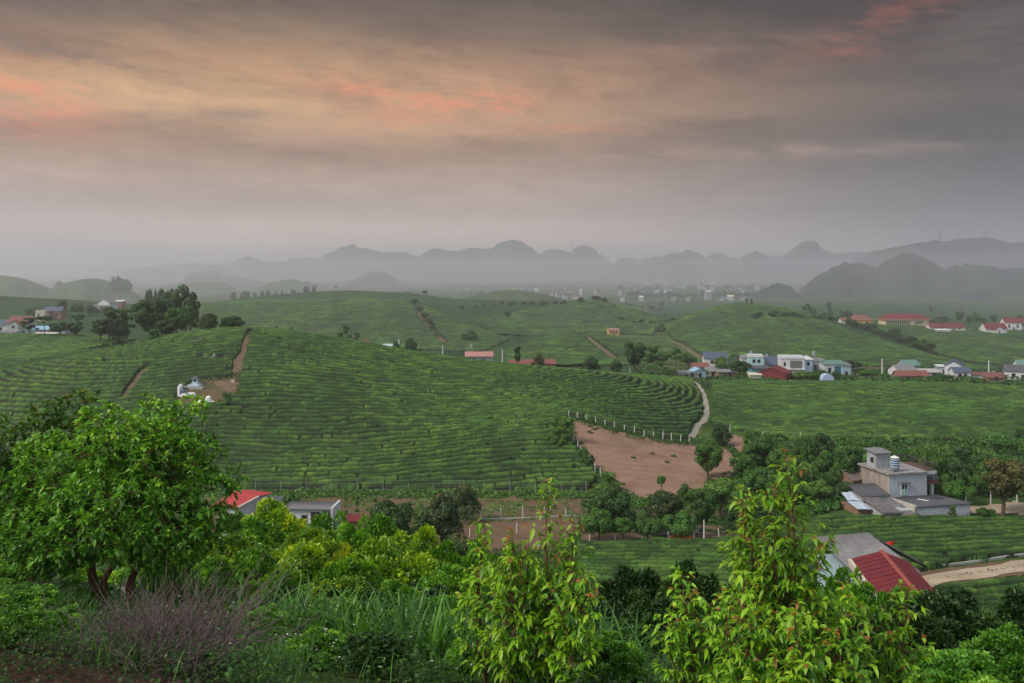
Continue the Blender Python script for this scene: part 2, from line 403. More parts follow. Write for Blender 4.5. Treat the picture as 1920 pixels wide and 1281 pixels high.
def mat_soil(name, a, b, scale=1.0, furrow=0.0):
    m, t = new_mat(name); P = geopos(t)
    n = t.noise(P, 0.25 * scale, 5, 0.6); f = t.noise(P, 3.0 * scale, 5, 0.7); g = t.noise(P, 0.07, 3, 0.5)
    c = t.mix(t.rng(n * 0.6 + f * 0.4, 0.35, 0.65), a, b)
    c = t.mix(t.rng(g, 0.5, 0.72, 0.0, 0.35), c, rgb(0.13, 0.12, 0.05))
    mp = t.node('ShaderNodeMapping'); t.put(mp.inputs[0], P); mp.inputs['Rotation'].default_value = (0, 0, 0.35); mp.inputs['Scale'].default_value = (0.10, 1.6, 0.3)
    rut = t.noise(V(t, mp.outputs[0]), 1.0 * scale, 4, 0.6); c = t.mix(t.rng(rut, 0.42, 0.66, 0.0, 0.45), c, t.mix(1.0, c, (0.62, 0.58, 0.55, 1), 'MULTIPLY'))
    clod = t.noise(P, 9.0, 2, 0.5); c = t.mix(t.rng(clod, 0.60, 0.72, 0.0, 0.35), c, t.mix(1.0, c, (1.45, 1.4, 1.3, 1), 'MULTIPLY'))
    hh = f + rut * 1.5 + clod * 0.5
    return finish(m, t, c, 0.95, 0.1, hh, 0.25)
def mat_plain(name, c, rough=0.8, spec=0.3, var=0.25, scale=3.0, bump=0.02, metal=0.0, streak=0.0, rust=None):
    m, t = new_mat(name); P = objvec(t)
    n = t.noise(P, scale, 6, 0.65); k = t.rng(n, 0.25, 0.75, 1 - var, 1 + var)
    col = t.mix(1.0, c, t.xyz(k, k, k), 'MULTIPLY')
    if streak:
        mp = t.node('ShaderNodeMapping'); t.put(mp.inputs[0], P); mp.inputs['Scale'].default_value = (2.2, 2.2, 0.22)
        s = t.noise(V(t, mp.outputs[0]), 2.0, 6, 0.7)
        col = t.mix(t.rng(s, 0.48, 0.7, 0.0, streak), col, rust or rgb(0.10, 0.095, 0.085))
    return finish(m, t, col, rough, spec, n, bump, metal=metal)
def mat_leaf(name, dark, mid, light, tip=None, trans=0.3, rough=0.5, spec=0.35, tipfrom=0.86):
    m, t = new_mat(name)
    tint = attr(t, 'tint'); oi = t.node('ShaderNodeObjectInfo'); r = V(t, oi.outputs['Random'])
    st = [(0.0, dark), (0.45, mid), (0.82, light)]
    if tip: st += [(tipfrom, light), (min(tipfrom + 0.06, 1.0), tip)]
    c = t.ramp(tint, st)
    k = t.rng(r, 0, 1, 0.82, 1.18)
    c = t.mix(1.0, c, t.xyz(k, k * 1.0, k), 'MULTIPLY')
    tc = t.mix(1.0, c, (1.5, 1.35, 0.5, 1), 'MULTIPLY')
    return finish(m, t, c, rough, spec, trans=(trans, tc) if trans else None)
def mat_bark(name, c, scale=6.0):
    m, t = new_mat(name); P = objvec(t)
    mp = t.node('ShaderNodeMapping'); t.put(mp.inputs[0], P); mp.inputs['Scale'].default_value = (3, 3, 0.8)
    n = t.noise(V(t, mp.outputs[0]), scale, 6, 0.7); k = t.rng(n, 0.3, 0.7, 0.5, 1.5)
    return finish(m, t, t.mix(1.0, c, t.xyz(k, k, k), 'MULTIPLY'), 0.9, 0.15, n, 0.03)
M = {}
M['land'] = mat_land(); M['tea'] = mat_tea()
M['field'] = mat_soil('red_soil', rgb(0.25, 0.145, 0.10), rgb(0.40, 0.255, 0.185))
M['strip'] = mat_soil('dry_brown_soil', rgb(0.14, 0.09, 0.055), rgb(0.25, 0.165, 0.11))
M['path'] = mat_soil('pale_trodden_path', rgb(0.34, 0.30, 0.25), rgb(0.58, 0.53, 0.46), 3.0)
M['track'] = mat_soil('orange_track', rgb(0.15, 0.10, 0.065), rgb(0.27, 0.19, 0.13), 2.0)
M['road'] = mat_soil('sandy_road', rgb(0.45, 0.34, 0.24), rgb(0.60, 0.48, 0.36), 1.0)

# ------------------------------------------------------------------ land mesh
GPX = CX + F * GX / np.maximum(GD, 0.5); GPY = HY + F * (CZ - GZ) / np.maximum(GD, 0.5)
grass = np.array([0.045, 0.085, 0.018]); scrub = np.array([0.035, 0.062, 0.016]); teac = np.array([0.034, 0.074, 0.026]); redsoil = np.array([0.060, 0.036, 0.024]); pale = np.array([0.085, 0.125, 0.035])
nz = fbm(GX * 0.35, GD * 0.35, 40, 4)[..., None]; nz2 = fbm(GX * 0.05, GD * 0.05, 41, 3)[..., None]
lc = grass * (0.7 + 0.6 * nz)
k = sstep(0.46, 0.62, fbm(GX * 0.5, GD * 0.5, 77, 4))[..., None] * (GD < 18)[..., None] * (0.25 + 0.75 * (sstep(760, 250, GPX) + sstep(860, 700, GPX) * 0.4).clip(0, 1))[..., None]
lc = lc * (1 - k) + redsoil * k
far = sstep(225, 250, GD)[..., None]
lc = lc * (1 - far) + teac * (0.78 + 0.44 * nz2) * far
k = sstep(900, 1100, GD)[..., None]
lc = lc * (1 - k) + scrub * k
V_POLY = [(1180, 668), (1250, 650), (1480, 675), (1700, 690), (1990, 698), (1990, 748), (1700, 727), (1310, 716), (1200, 716)]
kv = (inpoly(GPX, GPY, V_POLY) & (GD > 250) & (GD < 360))[..., None] * (0.55 + 0.45 * nz)
lc = lc * (1 - kv) + np.array([0.10, 0.085, 0.055]) * kv
# grassy gully between the hills
kg = (near_line(GPX, GPY, [(1180, 610), (1225, 628), (1250, 655), (1300, 680)], [40, 34, 26, 22]) < 1)[..., None] * (GD > 300)[..., None] * 0.6
lc = lc * (1 - kg) + pale * kg
# thin field tracks and terrace edges
streak = np.ones(GX.shape)
zr = GZ * 2.0 + fbm(GX * 0.02, GD * 0.02, 15, 2) * 6
st = 0.45 + 1.05 * fbm(GX * 0.05, zr * 1.6 , 51, 4, 0.7)
rows = 0.5 + 0.5 * np.sin(zr * 2 * pi * 0.36 + GX * 0.01)
streak = np.where(GD > 230, st * (0.84 + 0.26 * rows), 1.0)
def dark_line(pts, w, D0, D1, k, col=None):
    global lc
    m = (near_line(GPX, GPY, pts, [w] * len(pts)) < 1) & (GD > D0) & (GD < D1)
    if col is None: streak[m] *= k
    else: lc[m] = np.array(col)
dark_line([(770, 644), (860, 640), (960, 638), (975, 630), (1010, 628)], 2.2, 300, 700, 0.55)
dark_line([(1010, 604), (1060, 615), (1110, 622)], 2.0, 300, 800, 0.55)
dark_line([(1730, 648), (1800, 645), (1960, 648)], 2.0, 380, 600, 0.5)
dark_line([(1740, 660), (1830, 685), (1880, 700)], 2.5, 300, 500, 0.5)
dark_line([(1840, 735), (1890, 748), (1960, 752)], 2.2, 190, 330, 0.45)
j, i = np.meshgrid(np.arange(NB - 1), np.arange(NA - 1), indexing='ij')
q = (j * NA + i).ravel()
land = mesh_np('ground', np.stack([GX.ravel(), GD.ravel(), GZ.ravel()], 1), [np.stack([q, q + 1, q + NA + 1, q + NA], 1)], [M['land']], True,
               {'streak': streak.ravel()}, np.concatenate([lc.reshape(-1, 3), np.ones((lc.shape[0] * lc.shape[1], 1))], 1))
tag(link('ground', land), 'rolling land of terraced tea hills, grassy slopes and valley floor', kind='structure')

# ------------------------------------------------------------------ draped sheets
def patch(name, poly, D0, D1, mat, label, lift=0.06, dpx=3.0, dD=0.9, rough=0.12, kind='structure', n=0.0):
    xs = [p[0] for p in poly]; px = np.arange(min(xs) - 2, max(xs) + 2, dpx); D = np.arange(D0, D1, dD)
    a, b = np.meshgrid(px, D); X = X_(a, b); py = HY + F * (CZ - gz(X, b)) / b
    jx = (fbm(X * 0.8, b * 0.8, 3, 3) - 0.5) * 16 * n; m = inpoly(a + jx, py + jx * 0.6, poly)
    Z = gz(X, b) + lift + rough * (fbm(X * 1.1, b * 1.1, 8, 3) - 0.5)
    return grid_mesh(name, X, b, Z, m, mat, label, kind)
def grid_mesh(name, X, Y, Z, m, mat, label, kind, attrs=None, smooth=True):
    nb, na = X.shape; f = m[:-1, :-1] & m[1:, :-1] & m[:-1, 1:] & m[1:, 1:]
    j, i = np.nonzero(f); q = j * na + i; fa = np.stack([q, q + 1, q + na + 1, q + na], 1)
    used = np.unique(fa); mp = np.zeros(nb * na, np.int64); mp[used] = np.arange(len(used)); fa = mp[fa]
    co = np.stack([X.ravel(), Y.ravel(), Z.ravel()], 1)[used]
    at_ = {k: v.ravel()[used] for k, v in (attrs or {}).items()}
    me = mesh_np(name, co, [fa], [mat], smooth, at_)
    return tag(link(name, me), label, kind=kind)
def strip(name, pts, wid, D0, D1, mat, label, lift=0.08):
    """a path draped on the land along picture points; wid in metres"""
    P = []
    for (px, py), w in zip(pts, wid):
        D = hit(px, py, D0, D1); P.append((X_(px, D), D, w))
    P = np.array(P); d = np.concatenate([[0], np.cumsum(np.hypot(np.diff(P[:, 0]), np.diff(P[:, 1])))])
    s = np.arange(0, d[-1], 0.7); x = np.interp(s, d, P[:, 0]); y = np.interp(s, d, P[:, 1]); w = np.interp(s, d, P[:, 2])
    for arr in (x, y):
        kx = np.ones(5) / 5; arr[2:-2] = np.convolve(arr, kx, 'valid')
    x = x + (vnoise(s * 0.25, s * 0, 5) - 0.5) * 0.5; w = w * (0.8 + 0.5 * vnoise(s * 0.5, s * 0, 6))
    tx = np.gradient(x); ty = np.gradient(y); L = np.hypot(tx, ty) + 1e-9; nx, ny = ty / L, -tx / L
    c = np.linspace(-0.5, 0.5, 7); XX = x[:, None] + nx[:, None] * w[:, None] * c; YY = y[:, None] + ny[:, None] * w[:, None] * c
    ZZ = gz(XX, YY) + lift + 0.05 * (fbm(XX * 2, YY * 2, 4, 2) - 0.5)
    return grid_mesh(name, XX, YY, ZZ, np.ones(XX.shape, bool), mat, label, 'structure')

RED = [(1072, 782), (1100, 792), (1150, 807), (1200, 819), (1250, 828), (1300, 832), (1345, 832), (1372, 845), (1388, 872), (1384, 890), (1330, 905), (1320, 925), (1270, 935), (1195, 938), (1165, 925), (1140, 900), (1110, 872), (1085, 840), (1072, 812)]
patch('field', RED, 108, 172, M['field'], 'sloping bare field of reddish soil', 0.07, n=0.6)
patch('field', [(1360, 832), (1365, 812), (1400, 822), (1410, 840), (1385, 850)], 140, 175, M['field'], 'small bare patch of reddish soil by the dark bush', 0.08, n=0.6)
patch('field', [(1690, 830), (1755, 830), (1790, 850), (1760, 856), (1700, 842)], 120, 165, M['field'], 'small bare brown patch under the right plantation', 0.09, n=0.8)
STRIPP = [(380, 928), (1115, 932), (1190, 945), (1400, 950), (1400, 975), (1110, 985), (1050, 1035), (880, 1040), (640, 1000), (500, 1000), (380, 1000)]
patch('field', STRIPP, 76, 124, M['strip'], 'long strip of brown soil with weeds under the main tea hill', 0.05, n=0.7)
patch('field', [(1090, 990), (1400, 985), (1400, 1020), (1085, 1024)], 84, 116, M['strip'], 'bare brown ground between pond trees and lower tea plot', 0.06)
strip('path', [(1302, 716), (1316, 732), (1324, 750), (1326, 775), (1318, 790), (1305, 803), (1297, 822)], [0.8, 1.0, 1.2, 1.2, 1.3, 1.3, 1.1], 140, 262, M['path'], 'pale stony footpath down the end of the main tea hill')
strip('path', [(466, 628), (460, 645), (456, 662), (447, 680), (444, 697), (442, 712)], [0.7, 1.1, 0.9, 2.2, 1.6, 1.3], 150, 225, M['track'], 'reddish dirt track climbing the main tea hill')
strip('path', [(275, 690), (262, 705), (248, 725), (232, 745)], [0.7, 0.9, 0.9, 0.7], 150, 230, M['track'], 'thin reddish track through the left tea rows')
strip('path', [(445, 710), (440, 735), (400, 712), (366, 716), (345, 740), (325, 768)], [3.0, 2.5, 2.0, 2.5, 2.5, 2.0], 140, 215, M['track'], 'bare earth track around the grave clearing')
strip('path', [(782, 575), (790, 595), (800, 607), (812, 620), (822, 632), (834, 642)], [2, 2.2, 2.4, 2.4, 2.6, 2.6], 380, 620, M['track'], 'far dirt track running down the middle hill')
strip('path', [(1085, 628), (1110, 640), (1130, 655), (1155, 672)], [1.2, 1.8, 2.2, 2.4], 330, 470, M['track'], 'reddish track down the small middle knoll')
strip('path', [(1255, 640), (1285, 652), (1310, 668), (1330, 676)], [2, 2, 2.4, 2.4], 330, 480, M['track'], 'grassy track in the gully behind the village')
strip('path', [(1745, 665), (1800, 680), (1850, 692), (1880, 704), (1890, 710)], [1.6, 2.0, 2.6, 4.0, 4.0], 280, 430, M['path'], 'pale lane leading up from the village to the right')
strip('road', [(1700, 1098), (1760, 1086), (1800, 1081), (1860, 1072), (1930, 1062), (2060, 1046)], [2.4, 2.4, 2.4, 2.4, 2.6, 2.6], 60, 110, M['road'], 'sandy road between the two lower tea plots', 0.1)
patch('field', [(1690, 1084), (1740, 1070), (1800, 1062), (1930, 1046), (2080, 1024), (2080, 1062), (1930, 1078), (1700, 1112)], 66, 108, M['strip'], 'brown verge of the sandy road', 0.05, dpx=4, dD=0.4, n=0.3)
patch('yard', [(1765, 945), (1830, 948), (1900, 940), (2000, 938), (2000, 968), (1840, 966), (1770, 965)], 98, 122, M['road'], 'sandy yard beside the grey house', 0.08, n=0.3)
CLEAR = [(346, 734), (362, 714), (400, 712), (446, 704), (448, 742), (420, 752), (412, 762), (330, 764), (330, 748)]
patch('clearing', CLEAR, 145, 195, mat_soil('trodden_grass', rgb(0.075, 0.10, 0.035), rgb(0.19, 0.125, 0.075), 1.2), 'worn grass clearing around the hillside graves', 0.06, n=0.4)

# ------------------------------------------------------------------ tea plantations: clipped hedge rows as relief
def tea(name, label, poly, D0, D1, dD, dpx, phase, pitch, hgt, excl=(), gap=0.42, seed=0, lumps=1.0, cell=1.9, edge=0.0):
    xs = [p[0] for p in poly]; px = np.arange(min(xs) - 2, max(xs) + 2, dpx)
    nD = int((D1 - D0) / dD); D = D0 + (D1 - D0) * np.linspace(0, 1, nD) ** 1.15
    a, b = np.meshgrid(px, D); X = X_(a, b); g = gz(X, b); py = HY + F * (CZ - g) / b
    e = (vnoise(X * 0.7, b * 0.7, 90 + seed) - 0.5) * edge
    m = inpoly(a + e, py + e, poly)
    for ex in excl:
        if len(ex) == 2 and isinstance(ex[1], list) and isinstance(ex[1][0], (int, float)): m &= ~(near_line(a, py, ex[0], ex[1]) < 1)
        else: m &= ~inpoly(a, py, ex)
    wx = (fbm(X * 0.035, b * 0.035, 21 + seed, 2) - 0.5) * pitch * 2.4 + (vnoise(X * 0.22, b * 0.22, 22 + seed) - 0.5) * pitch * 0.5 + (vnoise(X * 0.9, b * 0.9, 24 + seed) - 0.5) * pitch * 0.16
    ph, al = phase(X, b); ph = (ph + wx) / pitch; row = np.floor(ph); fr = ph - row
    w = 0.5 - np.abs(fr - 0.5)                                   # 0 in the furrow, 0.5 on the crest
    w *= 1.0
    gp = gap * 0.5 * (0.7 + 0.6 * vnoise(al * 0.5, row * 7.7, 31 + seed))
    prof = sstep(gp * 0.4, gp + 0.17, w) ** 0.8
    # bushes along each row
    alp = al / cell + _hash(row, row * 0 + 3, seed) * 5 + (vnoise(al * 0.6, row * 3.1, 5) - 0.5) * 0.8
    cellf = np.abs((alp - np.floor(alp)) - 0.5); br = _hash(np.floor(alp + 0.5), row, 7 + seed)
    cut = 1 - sstep(0.36, 0.5, cellf) * np.where(br > 0.97, 0.6, np.where(br > 0.5, 0.12, 0.03)) * lumps
    br2 = _hash(np.floor(alp), row, 17 + seed)
    h = hgt * (0.88 + 0.15 * br2 * lumps + 0.20 * (fbm(X * 0.6, b * 0.6, 60 + seed, 2) - 0.5))
    bare = sstep(0.90, 0.94, vnoise(X * 0.5, b * 0.9, 71 + seed)) * 0.9
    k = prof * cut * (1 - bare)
    nn = (vnoise(X * 3.3, b * 3.3, 1 + seed) - 0.5) * 0.08 + (vnoise(X * 7.5, b * 7.5, 2 + seed) - 0.5) * 0.06
    # let the edge of the planting fall to the ground
    mi = m.copy(); mi[1:] &= m[:-1]; mi[:-1] &= m[1:]; mi[:, 1:] &= m[:, :-1]; mi[:, :-1] &= m[:, 1:]
    Z = g - 0.06 + k * h + nn * k
    Z = np.where(mi, Z, g - 0.25)
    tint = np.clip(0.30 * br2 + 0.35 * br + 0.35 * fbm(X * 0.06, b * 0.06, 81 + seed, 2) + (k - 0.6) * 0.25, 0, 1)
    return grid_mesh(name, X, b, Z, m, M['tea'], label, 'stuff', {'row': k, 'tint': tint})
# main hill: rows ring the hill's long spine
SA = np.array([X_(300, 208), 208.0]); SB = np.array([X_(890, 226), 226.0])
def ring(X, Y):
    ax, ay = SB - SA; L = math.hypot(ax, ay); t = ((X - SA[0]) * ax + (Y - SA[1]) * ay) / L
    tt = np.clip(t, 0, L); cx = SA[0] + ax / L * tt; cy = SA[1] + ay / L * tt
    d = np.hypot(X - cx, (Y - cy)); side = -((X - SA[0]) * ay - (Y - SA[1]) * ax) / L
    al = t + np.where((t > 0) & (t < L), 0, np.arctan2(X - cx, -(Y - cy)) * 55.0)
    return d, al
HILL = [(-330, 660), (0, 694), (60, 676), (150, 654), (215, 642), (300, 626), (480, 600), (700, 640), (960, 672), (1150, 690), (1310, 704), (1328, 722), (1324, 760), (1318, 790), (1300, 822), (1288, 829), (1240, 824), (1180, 812), (1120, 795), (1070, 780), (1052, 800), (1068, 830), (1100, 868), (1122, 900), (1104, 921), (900, 921), (700, 919), (480, 919), (250, 915), (-330, 880)]
tracks = [([(470, 624), (460, 645), (456, 662), (447, 680), (444, 697), (442, 716)], [4, 5, 4, 9, 7, 6]),
          ([(275, 690), (262, 705), (248, 725), (232, 745)], [4, 5, 5, 4]),
          ([(1302, 706), (1316, 730), (1326, 750), (1328, 775), (1318, 792), (1305, 806), (1296, 828)], [5, 7, 7.5, 8, 8, 8, 7]),
          ([(372, 672), (440, 676)], [1.5, 1.5])]
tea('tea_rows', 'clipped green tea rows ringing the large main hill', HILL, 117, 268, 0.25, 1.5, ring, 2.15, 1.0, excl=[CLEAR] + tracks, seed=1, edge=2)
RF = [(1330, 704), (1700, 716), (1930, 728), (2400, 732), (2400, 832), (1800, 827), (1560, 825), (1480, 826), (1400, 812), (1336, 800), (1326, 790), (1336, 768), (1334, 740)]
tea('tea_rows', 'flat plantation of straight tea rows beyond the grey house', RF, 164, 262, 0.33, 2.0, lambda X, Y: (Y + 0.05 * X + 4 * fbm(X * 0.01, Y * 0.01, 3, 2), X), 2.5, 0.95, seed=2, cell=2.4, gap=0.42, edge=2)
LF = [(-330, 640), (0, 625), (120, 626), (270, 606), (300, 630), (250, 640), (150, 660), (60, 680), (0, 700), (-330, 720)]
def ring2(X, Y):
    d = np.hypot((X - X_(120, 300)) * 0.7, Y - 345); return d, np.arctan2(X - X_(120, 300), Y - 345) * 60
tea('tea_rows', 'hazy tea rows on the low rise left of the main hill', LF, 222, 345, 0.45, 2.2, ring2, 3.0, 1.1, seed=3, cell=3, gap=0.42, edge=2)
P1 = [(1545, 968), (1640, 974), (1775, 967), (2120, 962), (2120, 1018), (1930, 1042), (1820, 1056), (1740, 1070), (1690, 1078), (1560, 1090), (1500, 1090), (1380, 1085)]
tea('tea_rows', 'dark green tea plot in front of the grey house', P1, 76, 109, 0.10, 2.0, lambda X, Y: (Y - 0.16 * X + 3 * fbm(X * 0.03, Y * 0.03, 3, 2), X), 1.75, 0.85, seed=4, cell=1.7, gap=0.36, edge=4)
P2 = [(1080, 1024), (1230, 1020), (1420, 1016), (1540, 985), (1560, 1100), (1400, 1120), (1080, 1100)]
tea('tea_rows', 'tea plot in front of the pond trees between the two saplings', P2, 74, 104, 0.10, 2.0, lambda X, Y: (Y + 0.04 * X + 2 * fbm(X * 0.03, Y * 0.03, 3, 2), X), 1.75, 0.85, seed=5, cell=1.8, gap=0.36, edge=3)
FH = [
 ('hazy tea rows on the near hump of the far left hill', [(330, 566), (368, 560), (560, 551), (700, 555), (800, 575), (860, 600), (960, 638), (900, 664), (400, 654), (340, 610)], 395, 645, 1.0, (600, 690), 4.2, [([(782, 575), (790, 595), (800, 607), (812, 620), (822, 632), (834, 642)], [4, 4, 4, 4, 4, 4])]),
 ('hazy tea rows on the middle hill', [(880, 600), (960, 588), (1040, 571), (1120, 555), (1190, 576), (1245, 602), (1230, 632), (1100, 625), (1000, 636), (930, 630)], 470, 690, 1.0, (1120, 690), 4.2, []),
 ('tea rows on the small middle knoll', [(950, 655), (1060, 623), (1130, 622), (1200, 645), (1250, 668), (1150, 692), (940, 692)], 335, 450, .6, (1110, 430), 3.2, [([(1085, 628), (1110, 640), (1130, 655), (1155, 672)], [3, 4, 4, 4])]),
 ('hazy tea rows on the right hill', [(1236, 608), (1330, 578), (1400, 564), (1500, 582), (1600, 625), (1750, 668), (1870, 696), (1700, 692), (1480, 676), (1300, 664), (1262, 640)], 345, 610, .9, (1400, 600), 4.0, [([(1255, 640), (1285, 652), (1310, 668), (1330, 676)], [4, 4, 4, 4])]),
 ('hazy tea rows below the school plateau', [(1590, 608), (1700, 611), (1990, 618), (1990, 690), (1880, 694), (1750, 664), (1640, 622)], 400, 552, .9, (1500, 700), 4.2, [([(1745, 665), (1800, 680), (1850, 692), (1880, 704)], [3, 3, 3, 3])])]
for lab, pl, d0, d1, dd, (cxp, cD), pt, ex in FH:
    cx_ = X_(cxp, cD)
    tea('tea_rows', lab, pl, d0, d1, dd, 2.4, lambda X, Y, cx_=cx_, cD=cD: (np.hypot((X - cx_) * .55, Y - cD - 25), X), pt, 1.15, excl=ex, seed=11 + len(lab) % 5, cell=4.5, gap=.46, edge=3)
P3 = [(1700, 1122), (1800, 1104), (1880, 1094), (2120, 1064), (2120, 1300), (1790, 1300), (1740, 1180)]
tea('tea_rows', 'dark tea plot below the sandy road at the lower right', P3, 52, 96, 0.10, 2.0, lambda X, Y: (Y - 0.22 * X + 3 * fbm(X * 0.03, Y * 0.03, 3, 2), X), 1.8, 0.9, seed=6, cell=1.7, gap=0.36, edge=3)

# ------------------------------------------------------------------ hills and mountains behind
def mat_far(name, a, b):
    m, t = new_mat(name); P = geopos(t)
    n = t.noise(P, 0.02, 6, 0.65); f = t.noise(P, 0.12, 4, 0.7)
    return finish(m, t, t.mix(t.rng(n * 0.5 + f * 0.5, 0.35, 0.65), a, b), 0.95, 0.1, f, 4.0)
M['karst'] = mat_far('karst_forest', rgb(0.010, 0.018, 0.016), rgb(0.034, 0.042, 0.038))
M['farhill'] = mat_far('far_hill_grass', rgb(0.035, 0.065, 0.025), rgb(0.06, 0.10, 0.03))
def ridge(name, label, pts, D, depth, mat, seed, rough=1.0, step=3.0, base=None, knob=1.0, power=0.75):
    xs = np.array([p[0] for p in pts], float); ys = np.array([p[1] for p in pts], float)
    px = np.arange(xs[0], xs[-1] + 0.1, step); nv = 42; v = np.linspace(-1, 1, nv)
    pc = np.interp(px, xs, ys)
    kn = (fbm(px * .10, px * 0, seed + 40, 4, .7) - .5) * 9.0 * knob * (rough > 4) / F * D
    bz = CZ - 45 if base is None else base
    yc = D + (fbm(px * 0.012, px * 0, seed, 3) - 0.5) * depth * 1.2
    Hh = CZ + (HY - pc) / F * yc - bz
    off = v[None, :] * depth; Y = yc[:, None] + off; X = X_(px[:, None], Y)
    g = np.cos(v * pi / 2) ** power
    spur = 1 + 0.55 * (fbm(X * 6.0 / depth, Y * 6.0 / depth, seed + 3, 4) - 0.5) * (1 - g[None, :]) * 2
    Z = bz + Hh[:, None] * g[None, :] * spur - kn[:, None] * g[None, :] ** 8 + rough * (fbm(X * 0.05, Y * 0.05, seed + 8, 4) - 0.5) * (Hh[:, None] > 3)
    Z[:, 0] = bz - 8; Z[:, -1] = bz - 8; Z[0] = bz - 8; Z[-1] = bz - 8
    o = grid_mesh(name, X.T, Y.T, Z.T, np.ones(X.T.shape, bool), mat, label, 'structure')
    return o
ridge('mountains', 'pale jagged karst range across the middle of the horizon', [(200, 520), (250, 503), (300, 500), (330, 497), (380, 494), (420, 497), (432, 498), (445, 488), (462, 481), (480, 484), (500, 491), (520, 492), (545, 486), (575, 484), (600, 485), (620, 474), (645, 464), (660, 459), (680, 466), (700, 471), (712, 475), (735, 471), (760, 475), (782, 481), (800, 471), (815, 465), (835, 468), (860, 472), (875, 466), (890, 464), (908, 470), (925, 464), (937, 455), (955, 449), (975, 451), (990, 460), (1005, 474), (1015, 477), (1022, 470), (1037, 466), (1055, 470), (1070, 475), (1080, 464), (1088, 460), (1105, 463), (1118, 466), (1122, 477), (1135, 482), (1145, 491), (1160, 505), (1180, 530)], 3200, 330, M['karst'], 11, 9, 2.5)
ridge('mountains', 'far karst skyline behind the right half of the valley', [(1120, 520), (1145, 497), (1165, 487), (1180, 483), (1195, 488), (1210, 484), (1245, 482), (1270, 476), (1292, 468), (1305, 472), (1322, 483), (1335, 479), (1350, 474), (1368, 482), (1385, 486), (1400, 477), (1415, 470), (1435, 476), (1458, 484), (1475, 477), (1490, 465), (1505, 454), (1517, 451), (1530, 455), (1545, 468), (1565, 477), (1600, 474), (1640, 472), (1700, 480), (1800, 500), (1850, 530)], 2900, 330, M['karst'], 12, 9, 2.5)
ridge('mountains', 'broad grey mountain behind the dark karst on the right', [(1560, 530), (1600, 486), (1640, 472), (1680, 464), (1720, 457), (1750, 452), (1770, 455), (1800, 448), (1840, 445), (1870, 450), (1900, 456), (1960, 450), (2060, 470), (2200, 480), (2300, 530)], 2100, 260, M['karst'], 13, 9, 3)
ridge('mountains', 'very faint range on the left horizon', [(-400, 505), (-200, 498), (0, 502), (100, 504), (180, 500), (260, 503), (340, 498), (420, 492), (520, 505), (560, 530)], 5200, 400, M['karst'], 14, 8, 5)
ridge('mountains', 'dark wooded karst mountain on the right', [(1470, 580), (1488, 562), (1500, 545), (1520, 527), (1550, 510), (1570, 498), (1590, 493), (1620, 495), (1645, 502), (1660, 488), (1680, 479), (1700, 475), (1720, 478), (1745, 491), (1775, 506), (1790, 500), (1810, 495), (1850, 497), (1880, 505), (1920, 500), (1990, 494), (2060, 508), (2200, 520), (2300, 560)], 1350, 150, M['karst'], 15, 7, 2.5, base=CZ - 60)
ridge('mountains', 'small dark wooded knob left of the dark karst mountain', [(1405, 572), (1418, 552), (1430, 541), (1450, 533), (1468, 532), (1485, 540), (1497, 553), (1510, 570)], 1150, 60, M['karst'], 16, 5, 2, base=CZ - 55)
ridge('mountains', 'low wooded spur in front of the dark karst mountain', [(1760, 590), (1790, 560), (1820, 549), (1850, 548), (1880, 560), (1900, 585)], 1150, 60, M['karst'], 17, 6, 2.5, base=CZ - 55)
ridge('hills', 'rounded grey hill at the left edge', [(-300, 530), (-150, 512), (0, 516), (40, 521), (70, 531), (95, 543), (120, 570)], 1150, 130, M['farhill'], 21, 2.5, 3, base=CZ - 45)
ridge('hills', 'second rounded grey hill from the left edge', [(75, 560), (95, 543), (120, 532), (150, 525), (180, 523), (205, 528), (235, 540), (262, 556), (280, 575)], 1100, 110, M['farhill'], 22, 3, 3, base=CZ - 45)
ridge('hills', 'faint low hill behind the ridge trees', [(240, 565), (270, 545), (320, 533), (400, 528), (430, 534), (455, 552), (470, 570)], 1500, 150, M['farhill'], 23, 4, 3)
ridge('hills', 'faint stepped hill in the mist left of centre', [(330, 545), (352, 517), (385, 509), (400, 509), (425, 516), (450, 520), (480, 526), (520, 540), (540, 555)], 2100, 170, M['karst'], 24, 6, 3)
ridge('hills', 'low hazy hill behind the left tea hills', [(440, 570), (470, 545), (510, 528), (545, 524), (580, 530), (610, 552), (620, 570)], 1500, 120, M['farhill'], 25, 5, 3)
ridge('hills', 'faint wooded rise in the mist behind the highest tea hill', [(600, 560), (640, 535), (680, 517), (705, 510), (730, 516), (755, 532), (800, 560)], 2000, 140, M['karst'], 26, 7, 3)
ridge('hills', 'low wide hill before the hazy town', [(840, 575), (880, 556), (930, 546), (970, 544), (1010, 550), (1060, 562), (1080, 575)], 900, 60, M['farhill'], 27, 1.5, 3, base=CZ - 41)
ridge('hills', 'long wooded rise under the hazy town', [(1140, 570), (1200, 545), (1300, 536), (1420, 534), (1500, 545), (1560, 575)], 1700, 90, M['karst'], 28, 7, 3, base=CZ - 50)

